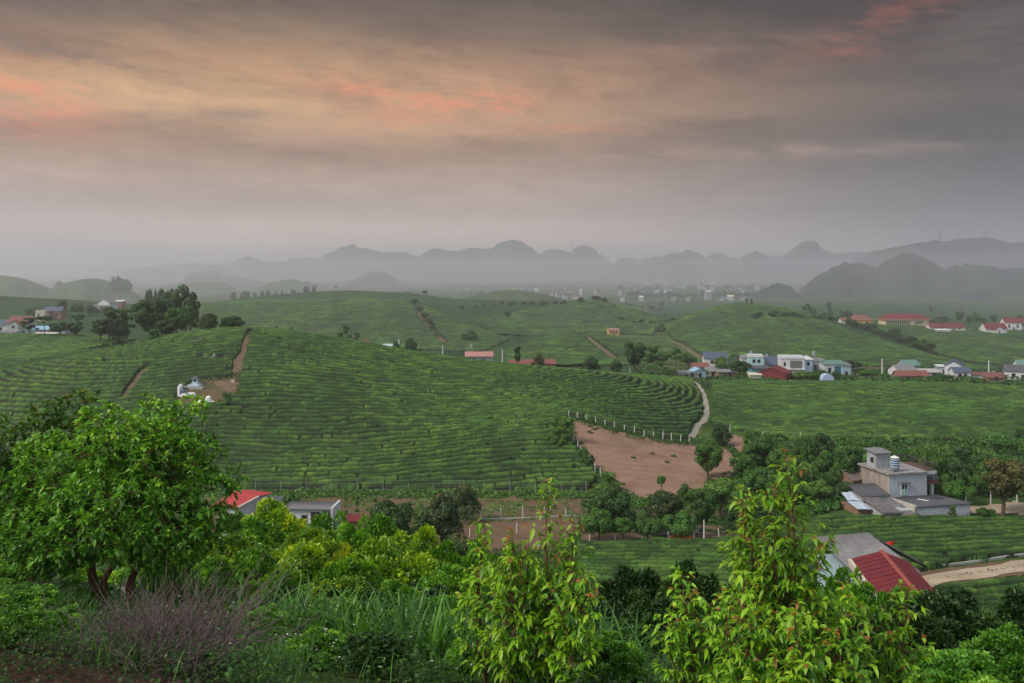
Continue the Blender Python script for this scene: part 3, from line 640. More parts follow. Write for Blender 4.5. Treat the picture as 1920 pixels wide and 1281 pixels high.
# ------------------------------------------------------------------ air
def haze_box():
    x0, x1, y0, y1, z0, z1 = -6200, 6200, -30, 7050, float(GZ.min()) - 14, CZ + 134
    v = [(x, y, z) for z in (z0, z1) for y in (y0, y1) for x in (x0, x1)]
    f = [(0, 2, 3, 1), (4, 5, 7, 6), (0, 1, 5, 4), (2, 6, 7, 3), (0, 4, 6, 2), (1, 3, 7, 5)]
    m, t = new_mat('haze_air'); out = t.node('ShaderNodeOutputMaterial'); p = t.node('ShaderNodeVolumePrincipled')
    p.inputs['Color'].default_value = (0.97, 0.96, 1.0, 1); p.inputs['Density'].default_value = HAZE; p.inputs['Anisotropy'].default_value = 0.45
    t.l.new(p.outputs[0], out.inputs['Volume'])
    m.cycles.homogeneous_volume = True
    o = link('haze', mesh_np('haze', v, [f], [m], False)); tag(o, 'thin evening haze filling the valley air', kind='stuff')
HAZE = 0.00024
haze_box()
def mist_bank(y0, ztop, dens, g, label, y1=6900):
    x0, x1, z0, z1 = -6100 - y0 * .01, 6100 + y0 * .01, float(GZ.min()) - 12 - y0 * .001, ztop
    v = [(x, y, z) for z in (z0, z1) for y in (y0, y1) for x in (x0, x1)]
    f = [(0, 2, 3, 1), (4, 5, 7, 6), (0, 1, 5, 4), (2, 6, 7, 3), (0, 4, 6, 2), (1, 3, 7, 5)]
    m, t = new_mat('mist_air'); out = t.node('ShaderNodeOutputMaterial'); p = t.node('ShaderNodeVolumePrincipled')
    p.inputs['Color'].default_value = (0.93, 0.925, 1.0, 1); p.inputs['Density'].default_value = dens * 1.0; p.inputs['Anisotropy'].default_value = g
    t.l.new(p.outputs[0], out.inputs['Volume']); m.cycles.homogeneous_volume = True
    tag(link('mist', mesh_np('mist', v, [f], [m], False)), label, kind='stuff')
mist_bank(720, CZ + 26, 0.00040, 0.3, 'low pale mist lying over the far plain before the mountains')
mist_bank(300, CZ + 128, 0.00025, 0.35, 'thicker evening haze over the hills beyond the village', 6950)
# ------------------------------------------------------------------ plants
def nrm(a): return a / (np.linalg.norm(a, axis=-1, keepdims=True) + 1e-9)
def tube(path, rad, seg=6):
    """(verts, faces) of a tapering tube along a path"""
    path = np.asarray(path, float); rad = np.asarray(rad, float); n = len(path)
    T = nrm(np.gradient(path, axis=0)); ref = np.where(np.abs(T[:, 2:3]) > 0.9, [[1.0, 0, 0]], [[0, 0, 1.0]])
    A_ = nrm(np.cross(T, ref)); B_ = np.cross(T, A_)
    for k in range(1, n):
        if (A_[k] * A_[k - 1]).sum() < 0: A_[k] *= -1; B_[k] *= -1
    th = np.arange(seg) / seg * 2 * pi
    v = path[:, None] + rad[:, None, None] * (A_[:, None] * np.cos(th)[None, :, None] + B_[:, None] * np.sin(th)[None, :, None])
    f = []
    for k in range(n - 1):
        for s_ in range(seg):
            a = k * seg + s_; b = k * seg + (s_ + 1) % seg; f.append((a, b, b + seg, a + seg))
    return v.reshape(-1, 3), np.array(f)
class Tubes:
    def __init__(s): s.v = []; s.f = []; s.n = 0
    def add(s, path, rad, seg=6):
        v, f = tube(path, rad, seg); s.v.append(v); s.f.append(f + s.n); s.n += len(v)
    def mesh(s, name, mat): return mesh_np(name, np.concatenate(s.v), [np.concatenate(s.f)], [mat], True)
def leaves(name, P, Dr, length, width, mat, tint, droop=0.3, rng=None, up=None, fold=0.18, broad=0.42, parts=None):
    """one real blade per leaf: six vertices, folded along the rib and curving down"""
    N = len(P); rng = rng or np.random.default_rng(1)
    Dr = nrm(Dr); upv = np.tile([0, 0, 1.0], (N, 1)) if up is None else nrm(up)
    upv = upv + rng.normal(0, 0.28, (N, 3))
    side = nrm(np.cross(Dr, upv)); nn = np.cross(side, Dr)
    L = (length * (0.7 + 0.6 * rng.random(N)))[:, None]; W = (width * (0.75 + 0.5 * rng.random(N)))[:, None]
    dz = np.zeros((N, 3)); dz[:, 2] = -1
    p1 = P + Dr * L * 0.36 + dz * L * droop * 0.10; p2 = P + Dr * L * 0.72 + dz * L * droop * 0.38; tip = P + Dr * L * 0.98 + dz * L * droop * 0.8
    l1 = p1 + side * W * 0.5 + nn * W * fold; r1 = p1 - side * W * 0.5 + nn * W * fold
    l2 = p2 + side * W * broad + nn * W * fold; r2 = p2 - side * W * broad + nn * W * fold
    v = np.stack([P, l1, r1, l2, r2, tip, p1, p2], 1).reshape(-1, 3)
    b = np.arange(N) * 8
    tri = np.concatenate([np.stack([b, b + 6, b + 1], 1), np.stack([b, b + 2, b + 6], 1), np.stack([b + 7, b + 5, b + 3], 1), np.stack([b + 7, b + 4, b + 5], 1)])
    quad = np.concatenate([np.stack([b + 6, b + 7, b + 3, b + 1], 1), np.stack([b + 2, b + 4, b + 7, b + 6], 1)])
    return mesh_np(name, v, [tri, quad], [mat], True, {'tint': np.repeat(np.clip(tint, 0, 1), 8)})
def cards(name, P, Nr, size, mat, tint, rng, flat=0.0):
    """leaf clusters seen from afar: bent four-sided sprays"""
    N = len(P); Nr = nrm(Nr + rng.normal(0, 0.35, (N, 3)))
    a = nrm(np.cross(Nr, rng.normal(0, 1, (N, 3)))); b = np.cross(Nr, a)
    s = (size * (0.55 + 0.9 * rng.random(N)))[:, None]; e = 0.55 + 0.4 * rng.random((N, 1))
    v = np.stack([P - a * s, P - b * s * e + Nr * s * 0.25, P + a * s + Nr * s * 0.1, P + b * s * e - Nr * s * 0.2], 1).reshape(-1, 3)
    q = np.arange(N) * 4
    return mesh_np(name, v, [np.stack([q, q + 1, q + 2], 1), np.stack([q, q + 2, q + 3], 1)], [mat], False, {'tint': np.repeat(np.clip(tint, 0, 1), 4)})
def sph(rng, n):
    v = rng.normal(0, 1, (n, 3)); return nrm(v)
def blob_crown(rng, blobs, n, inner=0.25):
    """points on and in a set of lobes (x, y, z, rx, rz); outward normals; drop what lies deep inside another lobe"""
    B = np.array(blobs, float); w = B[:, 3] ** 2; k = rng.choice(len(B), n * 2, p=w / w.sum())
    d = sph(rng, n * 2); d[:, 2] = np.where((d[:, 2] < -0.2) & (rng.random(n * 2) < 0.55), -d[:, 2], d[:, 2])
    r = 1 - inner * rng.random(n * 2) ** 1.6 + rng.normal(0, 0.05, n * 2)
    R = np.stack([B[k, 3], B[k, 3], B[k, 4]], 1); P = B[k, :3] + d * R * r[:, None]
    keep = np.ones(len(P), bool)
    for x, y, z, rx, rz in blobs:
        q = ((P - [x, y, z]) / [rx, rx, rz]); keep &= ~((q ** 2).sum(1) < 0.50)
    P = P[keep][:n]; d = d[keep][:n]
    return P, d
M['mango'] = mat_leaf('dark_evergreen_leaf', rgb(0.010, 0.030, 0.007), rgb(0.022, 0.062, 0.013), rgb(0.055, 0.125, 0.022), None, 0.18)
M['mid'] = mat_leaf('mid_green_leaf', rgb(0.014, 0.045, 0.008), rgb(0.034, 0.100, 0.014), rgb(0.085, 0.195, 0.026), None, 0.25)
M['lightleaf'] = mat_leaf('pale_green_leaf', rgb(0.030, 0.075, 0.012), rgb(0.065, 0.150, 0.024), rgb(0.130, 0.240, 0.040), None, 0.25)
M['mangotip'] = mat_leaf('evergreen_with_brown_flush', rgb(0.010, 0.030, 0.007), rgb(0.026, 0.064, 0.014), rgb(0.062, 0.115, 0.026), rgb(0.20, 0.125, 0.045), 0.18, tipfrom=0.80)
M['rust'] = mat_leaf('rusty_green_leaf', rgb(0.022, 0.030, 0.010), rgb(0.065, 0.070, 0.018), rgb(0.130, 0.125, 0.030), None, 0.2)
M['citrus'] = mat_leaf('citrus_leaf', rgb(0.026, 0.090, 0.004), rgb(0.165, 0.330, 0.008), rgb(0.480, 0.600, 0.014), rgb(0.76, 0.72, 0.03), 0.32, 0.4, 0.45, tipfrom=0.84)
M['citrusg'] = mat_leaf('green_citrus_leaf', rgb(0.018, 0.080, 0.005), rgb(0.095, 0.275, 0.008), rgb(0.270, 0.500, 0.016), rgb(0.45, 0.62, 0.03), 0.32, 0.4, 0.45, tipfrom=0.9)
M['guava'] = mat_leaf('guava_leaf', rgb(0.018, 0.075, 0.008), rgb(0.082, 0.240, 0.016), rgb(0.270, 0.520, 0.040), rgb(0.45, 0.66, 0.07), 0.30, 0.42, 0.45, tipfrom=0.86)
M['sapling'] = mat_leaf('sapling_leaf', rgb(0.022, 0.085, 0.005), rgb(0.105, 0.290, 0.010), rgb(0.340, 0.560, 0.028), rgb(0.40, 0.15, 0.05), 0.36, 0.38, 0.5, tipfrom=0.91)
M['darkshrub'] = mat_leaf('dark_shrub_leaf', rgb(0.008, 0.028, 0.005), rgb(0.020, 0.060, 0.008), rgb(0.055, 0.125, 0.016), None, 0.22, 0.42, 0.4)
M['weed'] = mat_leaf('weed_leaf', rgb(0.008, 0.028, 0.005), rgb(0.024, 0.075, 0.010), rgb(0.070, 0.160, 0.020), None, 0.3)
M['grassb'] = mat_leaf('tall_grass_blade', rgb(0.010, 0.048, 0.006), rgb(0.040, 0.140, 0.014), rgb(0.130, 0.310, 0.035), None, 0.35, 0.4, 0.45)
M['bark'] = mat_bark('grey_brown_bark', rgb(0.10, 0.075, 0.055)); M['redbark'] = mat_bark('reddish_bark', rgb(0.17, 0.085, 0.055)); M['drytwig'] = mat_bark('dry_grey_twig', rgb(0.22, 0.165, 0.160), 12.0)

def limbs(rng, H_, tips, r0, base_h, lean=0.0, seg=6, nfork=None):
    """trunk up to base_h and curved limbs out to the lobes"""
    T = Tubes(); top = np.array([lean * H_, 0, base_h])
    T.add([[0, 0, -0.15 * H_ * 0.2], [lean * H_ * 0.3, 0.02 * H_, base_h * 0.5], top], [r0 * 1.25, r0, r0 * 0.8], seg)
    for p in tips:
        p = np.asarray(p, float); mid = top * 0.45 + p * 0.55 + rng.normal(0, 0.03, 3) * H_ + [0, 0, 0.04 * H_]
        T.add([top - [0, 0, r0], mid * 0.6 + top * 0.4, mid, p], [r0 * 0.62, r0 * 0.45, r0 * 0.3, r0 * 0.1], 5)
    return T
def proto_tree(kind, seed):
    """unit-height tree meshes (crown, trunk) of one growth form"""
    rng = np.random.default_rng(seed); bl = []
    if kind == 'dome':            # dense broad dome, foliage nearly to the ground
        for i in range(46):
            d = sph(rng, 1)[0]; d[2] = abs(d[2]); r = 0.38 * (0.62 + 0.5 * rng.random()); q = rng.random() ** 2; bl.append((d[0] * r, d[1] * r, 0.38 + d[2] * 0.38 * (.8 + .4 * rng.random()), 0.08 + 0.11 * q, 0.07 + 0.09 * q))
        bl += [(rng.normal(0, .22), rng.normal(0, .22), 0.30, 0.2, 0.16) for _ in range(6)]
        n, size, mat, bh, r0 = 7000, 0.021, 'mango', 0.3, 0.035
    elif kind == 'round':         # rounded crown on a visible trunk
        for i in range(34):
            d = sph(rng, 1)[0]; q = rng.random() ** 2; k = .75 + .45 * rng.random(); bl.append((d[0] * 0.29 * k, d[1] * 0.29 * k, 0.64 + d[2] * 0.23 * k, 0.07 + 0.10 * q, 0.06 + 0.08 * q))
        n, size, mat, bh, r0 = 5200, 0.021, 'mid', 0.4, 0.028
    elif kind == 'oval':          # full crown low over a short stem
        for i in range(40):
            d = sph(rng, 1)[0]; q = rng.random() ** 2; k = .7 + .45 * rng.random(); bl.append((d[0] * 0.27 * k, d[1] * 0.27 * k, 0.56 + d[2] * 0.32 * k, 0.07 + 0.10 * q, 0.07 + 0.08 * q))
        n, size, mat, bh, r0 = 5600, 0.021, 'mid', 0.3, 0.024
    elif kind == 'airy':          # tall tree in separate flat layers with sky between
        for i in range(17):
            a = rng.random() * 6.28; r = 0.10 + 0.24 * rng.random(); z = 0.42 + 0.5 * rng.random(); r *= 1.25 - z * 0.55
            bl.append((cos(a) * r, sin(a) * r, z, 0.08 + 0.07 * rng.random(), 0.04 + 0.03 * rng.random()))
        bl.append((0, 0, 0.93, 0.10, 0.06)); n, size, mat, bh, r0 = 2600, 0.022, 'mid', 0.4, 0.018
    elif kind == 'umbrella':      # thin stem, flat-topped
        for i in range(12):
            a = rng.random() * 6.28; r = 0.34 * sqrt(rng.random()); bl.append((cos(a) * r, sin(a) * r, 0.80 + 0.10 * rng.random(), 0.12 + 0.06 * rng.random(), 0.055))
        n, size, mat, bh, r0 = 2200, 0.028, 'mango', 0.62, 0.02
    elif kind == 'shrub':         # loose rounded bush, wider than tall
        for i in range(36):
            a = rng.random() * 6.28; r = 0.46 * sqrt(rng.random()); z = 0.25 + 0.55 * (1 - r / 0.6) * rng.random() + 0.1; q = rng.random() ** 2; bl.append((cos(a) * r, sin(a) * r, z, 0.08 + 0.13 * q, 0.09 + 0.11 * q))
        n, size, mat, bh, r0 = 5200, 0.025, 'mid', 0.2, 0.02
    elif kind == 'feathery':      # upright light shrub with uneven sprays
        for i in range(20):
            a = rng.random() * 6.28; r = 0.26 * sqrt(rng.random()); z = 0.15 + 0.75 * rng.random(); bl.append((cos(a) * r * (1.2 - z * .6), sin(a) * r * (1.2 - z * .6), z, 0.085 + 0.05 * rng.random(), 0.10 + 0.05 * rng.random()))
        n, size, mat, bh, r0 = 3000, 0.022, 'lightleaf', 0.15, 0.014
    elif kind == 'column':        # narrow clipped column
        for i in range(12):
            z = 0.35 + 0.58 * i / 11; bl.append((rng.normal(0, .03), rng.normal(0, .03), z, 0.17 * (0.8 + 0.4 * rng.random()), 0.09))
        n, size, mat, bh, r0 = 1800, 0.03, 'mango', 0.4, 0.03
    P, N_ = blob_crown(rng, bl, n)
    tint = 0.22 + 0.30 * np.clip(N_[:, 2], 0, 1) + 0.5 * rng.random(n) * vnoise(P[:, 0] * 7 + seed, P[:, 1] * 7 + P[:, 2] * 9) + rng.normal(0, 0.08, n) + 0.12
    N2 = N_ + [0, 0, 0.35]
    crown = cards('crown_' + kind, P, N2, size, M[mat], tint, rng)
    tips = [b[:3] for b in bl[::2]]
    tr = limbs(rng, 1.0, tips, r0, bh).mesh('trunk_' + kind, M['bark'])
    z = P[:, 2]; rr = np.hypot(P[:, 0], P[:, 1])
    return dict(crown=crown, trunk=tr, top=float(np.percentile(z, 99.5)), rad=float(np.percentile(rr, 97)))
PROTO = {}
def proto(kind, seed, mat):
    k = (kind, seed, mat)
    if k not in PROTO:
        base = PROTO.get((kind, seed)) or proto_tree(kind, seed); PROTO[(kind, seed)] = base
        d = dict(base)
        if mat:
            d['crown'] = base['crown'].copy(); d['crown'].materials[0] = M[mat]
        PROTO[k] = d
    return PROTO[k]
RND = random.Random(7)
def plant(name, label, cat, kind, px, top, wpx, base=None, D=None, mat=None, seed=1, group=None, dmin=60, dmax=1200, rz=None):
    """a tree or bush rooted on the land; top row and width in picture points give its real height and spread"""
    if D is None: D = hit(px, base, dmin, dmax)
    x, y, z = at(px, D); ztop = Z_(top, D); hgt = max(ztop - z, 0.4)
    p = proto(kind, seed, mat); o = empty(name, (x, y, z), RND.random() * 6.28 if rz is None else rz)
    sx = wpx / F * D / (2 * p['rad']); o.scale = (sx, sx, hgt / p['top'])
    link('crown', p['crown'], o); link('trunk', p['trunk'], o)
    tag(o, label, cat, group)
    return o
# ------------------------------------------------------------------ building helpers
class MB:
    """collects boxes and prisms into one mesh"""
    def __init__(s): s.v = []; s.f = []
    def box(s, x0, x1, y0, y1, z0, z1, M4=None):
        n = len(s.v); P = [(x, y, z) for z in (z0, z1) for y in (y0, y1) for x in (x0, x1)]
        if M4: P = [tuple(M4 @ Vector(p)) for p in P]
        s.v += P; s.f += [tuple(n + i for i in f) for f in ((0, 2, 3, 1), (4, 5, 7, 6), (0, 1, 5, 4), (2, 6, 7, 3), (0, 4, 6, 2), (1, 3, 7, 5))]
        return s
    def slab(s, quad, th):
        """sheet of given thickness below a 4-cornered top"""
        n = len(s.v); s.v += [tuple(p) for p in quad] + [(p[0], p[1], p[2] - th) for p in quad]
        s.f += [(n, n + 1, n + 2, n + 3), (n + 7, n + 6, n + 5, n + 4)] + [(n + i, n + 4 + i, n + 4 + (i + 1) % 4, n + (i + 1) % 4) for i in range(4)]
        return s
    def poly(s, pts): n = len(s.v); s.v += [tuple(p) for p in pts]; s.f.append(tuple(range(n, n + len(pts)))); return s
    def cyl(s, x, y, z0, z1, r0, r1=None, seg=16):
        r1 = r0 if r1 is None else r1; n = len(s.v)
        for z, r in ((z0, r0), (z1, r1)): s.v += [(x + r * cos(2 * pi * i / seg), y + r * sin(2 * pi * i / seg), z) for i in range(seg)]
        s.f += [(n + i, n + (i + 1) % seg, n + seg + (i + 1) % seg, n + seg + i) for i in range(seg)]
        s.f += [tuple(n + seg + i for i in range(seg)), tuple(n + seg - 1 - i for i in range(seg))]; return s
    def build(s, name, mat, parent=None, label=None):
        me = bpy.data.meshes.new(name); me.from_pydata(s.v, [], s.f); me.materials.append(mat); me.update()
        o = link(name, me, parent)
        if label: o['label'] = label
        return o
def corr(quad, n, th=0.04, amp=0.035):
    """corrugated roofing sheet on a quad a,b,c,d: ridges run from edge ab to edge dc"""
    a, b, c, d = [np.array(p, float) for p in quad]; t = np.linspace(0, 1, n * 4 + 1); nr = nrm(np.cross(b - a, d - a)); nr = nr if nr[2] > 0 else -nr
    w = (np.cos(t * n * 2 * pi) * amp)[:, None] * nr
    lo = a + (b - a) * t[:, None] + w; hi = d + (c - d) * t[:, None] + w
    v = np.concatenate([lo, hi, lo - nr * th, hi - nr * th]); k = len(t); i = np.arange(k - 1)
    f = [np.stack([i, i + 1, i + 1 + k, i + k], 1), np.stack([i + 2 * k, i + 3 * k, i + 3 * k + 1, i + 2 * k + 1], 1), np.stack([i, i + 2 * k, i + 1 + 2 * k, i + 1], 1), np.stack([i + k, i + k + 1, i + 3 * k + 1, i + 3 * k], 1),
         np.array([[0, k, 3 * k, 2 * k], [k - 1, 3 * k - 1, 4 * k - 1, 2 * k - 1]])]
    return v, np.concatenate(f)
MM = {}
def pm(name, c, **kw):
    if name not in MM: MM[name] = mat_plain(name, c, **kw)
    return MM[name]
WHITE = pm('whitewash', rgb(0.56, 0.57, 0.58), var=0.12, streak=0.12)
CREAM = pm('cream_plaster', rgb(0.55, 0.50, 0.40), var=0.15, streak=0.3)
ORANGE = pm('orange_plaster', rgb(0.60, 0.34, 0.12), var=0.12)
GREYW = pm('grey_plaster', rgb(0.30, 0.31, 0.32), var=0.2, streak=0.5)
BLUEW = pm('pale_blue_plaster', rgb(0.34, 0.46, 0.52), var=0.15, streak=0.3)
TEAL = pm('teal_paint', rgb(0.10, 0.30, 0.36), var=0.15)
BRICK = pm('raw_brick', rgb(0.24, 0.14, 0.10), var=0.3)
REDR = pm('red_sheet_roof', rgb(0.155, 0.018, 0.024), rough=0.5, spec=0.35, var=0.3, scale=1.0, streak=0.45, rust=rgb(0.11, 0.035, 0.03))
DKRED = pm('dark_red_sheet_wall', rgb(0.17, 0.03, 0.035), rough=0.5, var=0.15)
TILE = pm('faded_red_tile', rgb(0.20, 0.075, 0.06), var=0.25)
PINKR = pm('faded_pink_roof', rgb(0.42, 0.20, 0.17), var=0.3, streak=0.3)
BLUER = pm('slate_blue_roof', rgb(0.07, 0.09, 0.14), rough=0.5, var=0.2)
GREYR = pm('weathered_grey_roof', rgb(0.19, 0.185, 0.19), rough=0.7, var=0.3, scale=1.5)
DARKR = pm('dark_grey_roof', rgb(0.085, 0.085, 0.095), rough=0.65, var=0.35, scale=1.5)
GREENR = pm('green_sheet_roof', rgb(0.12, 0.22, 0.19), rough=0.5, var=0.15)
LBLUER = pm('light_blue_roof', rgb(0.25, 0.42, 0.55), rough=0.5, var=0.15)
GLASS = pm('dark_window_glass', rgb(0.02, 0.025, 0.03), rough=0.15, spec=0.6, var=0.1)
DOORM = pm('dark_door', rgb(0.05, 0.035, 0.03), rough=0.6, var=0.2)
CONC = pm('weathered_concrete', rgb(0.36, 0.35, 0.33), var=0.2, streak=0.4)
POST = pm('pale_concrete_post', rgb(0.55, 0.54, 0.51), var=0.15)
STEEL = pm('tank_steel', rgb(0.55, 0.57, 0.60), rough=0.3, spec=0.5, var=0.08, metal=0.6)
WIRE = pm('grey_wire', rgb(0.20, 0.20, 0.20), rough=0.5)
WOODP = pm('weathered_wood', rgb(0.22, 0.17, 0.13), var=0.25)

def house(label, px, w, l, h, rot, base=None, D=None, roof='gable', wall=WHITE, rm=GREYR, rh=None, wins=2, door=True, over=0.35, name='house', cat='house', group=None, sink=0.5, dz=0.0, dmin=200, side=1):
    """w along local x (the front, facing -y), l deep, h to the eaves; rot in degrees"""
    if D is None: D = hit(px, base, dmin, 1200)
    x, y, z = at(px, D); o = empty(name, (x, y, z + dz), radians(rot)); tag(o, label, cat, group)
    MB().box(-w / 2, w / 2, -l / 2, l / 2, -sink, h).build('wall', wall, o) if roof in ('flat', 'hip') else None
    rh = rh if rh is not None else (l if roof != 'gable_y' else w) * 0.22
    if roof == 'gable':      # ridge along x, gables at the ends
        b = MB().box(-w / 2, w / 2, -l / 2, l / 2, -sink, h)
        for xx in (-w / 2, w / 2): b.poly([(xx, -l / 2, h), (xx, l / 2, h), (xx, 0, h + rh)])
        b.build('wall', wall, o); ov = over; k = rh / (l / 2); r = MB()
        r.slab([(-w / 2 - ov, -l / 2 - ov, h - k * ov + .09), (w / 2 + ov, -l / 2 - ov, h - k * ov + .09), (w / 2 + ov, 0, h + rh + .09), (-w / 2 - ov, 0, h + rh + .09)], 0.08)
        r.slab([(w / 2 + ov, l / 2 + ov, h - k * ov + .09), (-w / 2 - ov, l / 2 + ov, h - k * ov + .09), (-w / 2 - ov, 0, h + rh + .09), (w / 2 + ov, 0, h + rh + .09)], 0.08)
        r.build('roof', rm, o)
    elif roof == 'gable_y':  # ridge along y, gable towards the viewer
        b = MB().box(-w / 2, w / 2, -l / 2, l / 2, -sink, h)
        for yy in (-l / 2, l / 2): b.poly([(-w / 2, yy, h), (w / 2, yy, h), (0, yy, h + rh)])
        b.build('wall', wall, o); ov = over; k = rh / (w / 2); r = MB()
        r.slab([(-w / 2 - ov, l / 2 + ov, h - k * ov + .09), (-w / 2 - ov, -l / 2 - ov, h - k * ov + .09), (0, -l / 2 - ov, h + rh + .09), (0, l / 2 + ov, h + rh + .09)], 0.08)
        r.slab([(w / 2 + ov, -l / 2 - ov, h - k * ov + .09), (w / 2 + ov, l / 2 + ov, h - k * ov + .09), (0, l / 2 + ov, h + rh + .09), (0, -l / 2 - ov, h + rh + .09)], 0.08)
        r.build('roof', rm, o)
    elif roof == 'hip':
        ov = over; a = (-w / 2 - ov, -l / 2 - ov, h + .02); b_ = (w / 2 + ov, -l / 2 - ov, h + .02); c = (w / 2 + ov, l / 2 + ov, h + .02); d = (-w / 2 - ov, l / 2 + ov, h + .02)
        q = min(l, w) / 2 + ov; e = (-w / 2 - ov + q, 0, h + rh); f = (w / 2 + ov - q, 0, h + rh)
        r = MB(); r.poly([a, b_, f, e]).poly([c, d, e, f]).poly([d, a, e]).poly([b_, c, f]).poly([d, c, b_, a]); r.build('roof', rm, o)
        MB().box(-w / 2 - ov - .05, w / 2 + ov + .05, -l / 2 - ov - .05, l / 2 + ov + .05, h - .22, h).build('eave', wall if rm is not REDR else pm('orange_trim', rgb(.7, .42, .16)), o)
    elif roof == 'shed':
        s_ = side * 0.12 * l
        b = MB(); n = 0
        b.v = [(-w / 2, -l / 2, -sink), (w / 2, -l / 2, -sink), (w / 2, l / 2, -sink), (-w / 2, l / 2, -sink), (-w / 2, -l / 2, h), (w / 2, -l / 2, h), (w / 2, l / 2, h + s_), (-w / 2, l / 2, h + s_)]
        b.f = [(0, 1, 5, 4), (1, 2, 6, 5), (2, 3, 7, 6), (3, 0, 4, 7), (4, 5, 6, 7), (3, 2, 1, 0)]; b.build('wall', wall, o); ov = over; kk = s_ / l
        MB().slab([(-w / 2 - ov, -l / 2 - ov, h - kk * ov + .1), (w / 2 + ov, -l / 2 - ov, h - kk * ov + .1), (w / 2 + ov, l / 2 + ov, h + s_ + kk * ov + .1), (-w / 2 - ov, l / 2 + ov, h + s_ + kk * ov + .1)], 0.08).build('roof', rm, o)
    elif roof == 'flat':
        r = MB().box(-w / 2 - .2, w / 2 + .2, -l / 2 - .2, l / 2 + .2, h, h + .18)
        t = .15; H1 = h + .75
        r.box(-w / 2, w / 2, -l / 2, -l / 2 + t, h + .18, H1).box(-w / 2, w / 2, l / 2 - t, l / 2, h + .18, H1).box(-w / 2, -w / 2 + t, -l / 2 + t, l / 2 - t, h + .18, H1).box(w / 2 - t, w / 2, -l / 2 + t, l / 2 - t, h + .18, H1)
        r.build('roof', rm, o)
    floors = max(1, int(h // 3)); fh = h / floors
    n = max(wins, 0)
    for fl in range(floors):
        for i in range(n):
            cx = -w / 2 + w * (i + 1) / (n + 1)
            if door and fl == 0 and i == n // 2: continue
            ww, wh = min(1.1, w / (n + 1) * .6), fh * .4; z0 = fl * fh + fh * .35
            fr = MB().box(cx - ww / 2 - .08, cx + ww / 2 + .08, -l / 2 - .05, -l / 2 + .02, z0 - .08, z0 + wh + .08).build('window', pm('window_frame_paint', rgb(.45, .47, .46)), o)
            MB().box(cx - ww / 2, cx + ww / 2, -l / 2 - .08, -l / 2 - .04, z0, z0 + wh).build('pane', GLASS, fr)
    if door and n:
        i = n // 2; cx = -w / 2 + w * (i + 1) / (n + 1)
        MB().box(cx - .5, cx + .5, -l / 2 - .06, -l / 2 + .02, 0, 2.1).build('door', DOORM, o)
    return o
def tank_tower(label, px, D, zt, r=0.55, group='water tanks on thin towers over the village'):
    """steel water tank lying on a light frame; zt = picture row of the tank's top"""
    x, y, z = at(px, D); top = Z_(zt, D) - z; o = empty('water_tank', (x, y, z)); tag(o, label, 'water tank', group)
    MB().cyl(0, 0, top - 1.5, top - .15, r).cyl(0, 0, top - .15, top, r, r * .35).build('tank', STEEL, o)
    b = MB()
    for sx in (-1, 1):
        for sy in (-1, 1): b.box(sx * r * .8 - .05, sx * r * .8 + .05, sy * r * .8 - .05, sy * r * .8 + .05, -.3, top - 1.5)
    b.box(-r, r, -r, r, top - 1.6, top - 1.5).box(-r * .8, r * .8, -.03, .03, (top - 1.5) * .5, (top - 1.5) * .5 + .06)
    b.build('stand', CONC, o); return o
def pole(label, px, top, D, r=0.11, group=None, arm=True):
    x, y, z = at(px, D); h = Z_(top, D) - z; o = empty('utility_pole', (x, y, z)); tag(o, label, 'utility pole', group)
    MB().cyl(0, 0, -.4, h, r * 1.3, r * .8, 10).build('post', POST, o)
    if arm: MB().box(-.7, .7, -.05, .05, h - .6, h - .5).build('crossarm', WOODP, o)
    return o

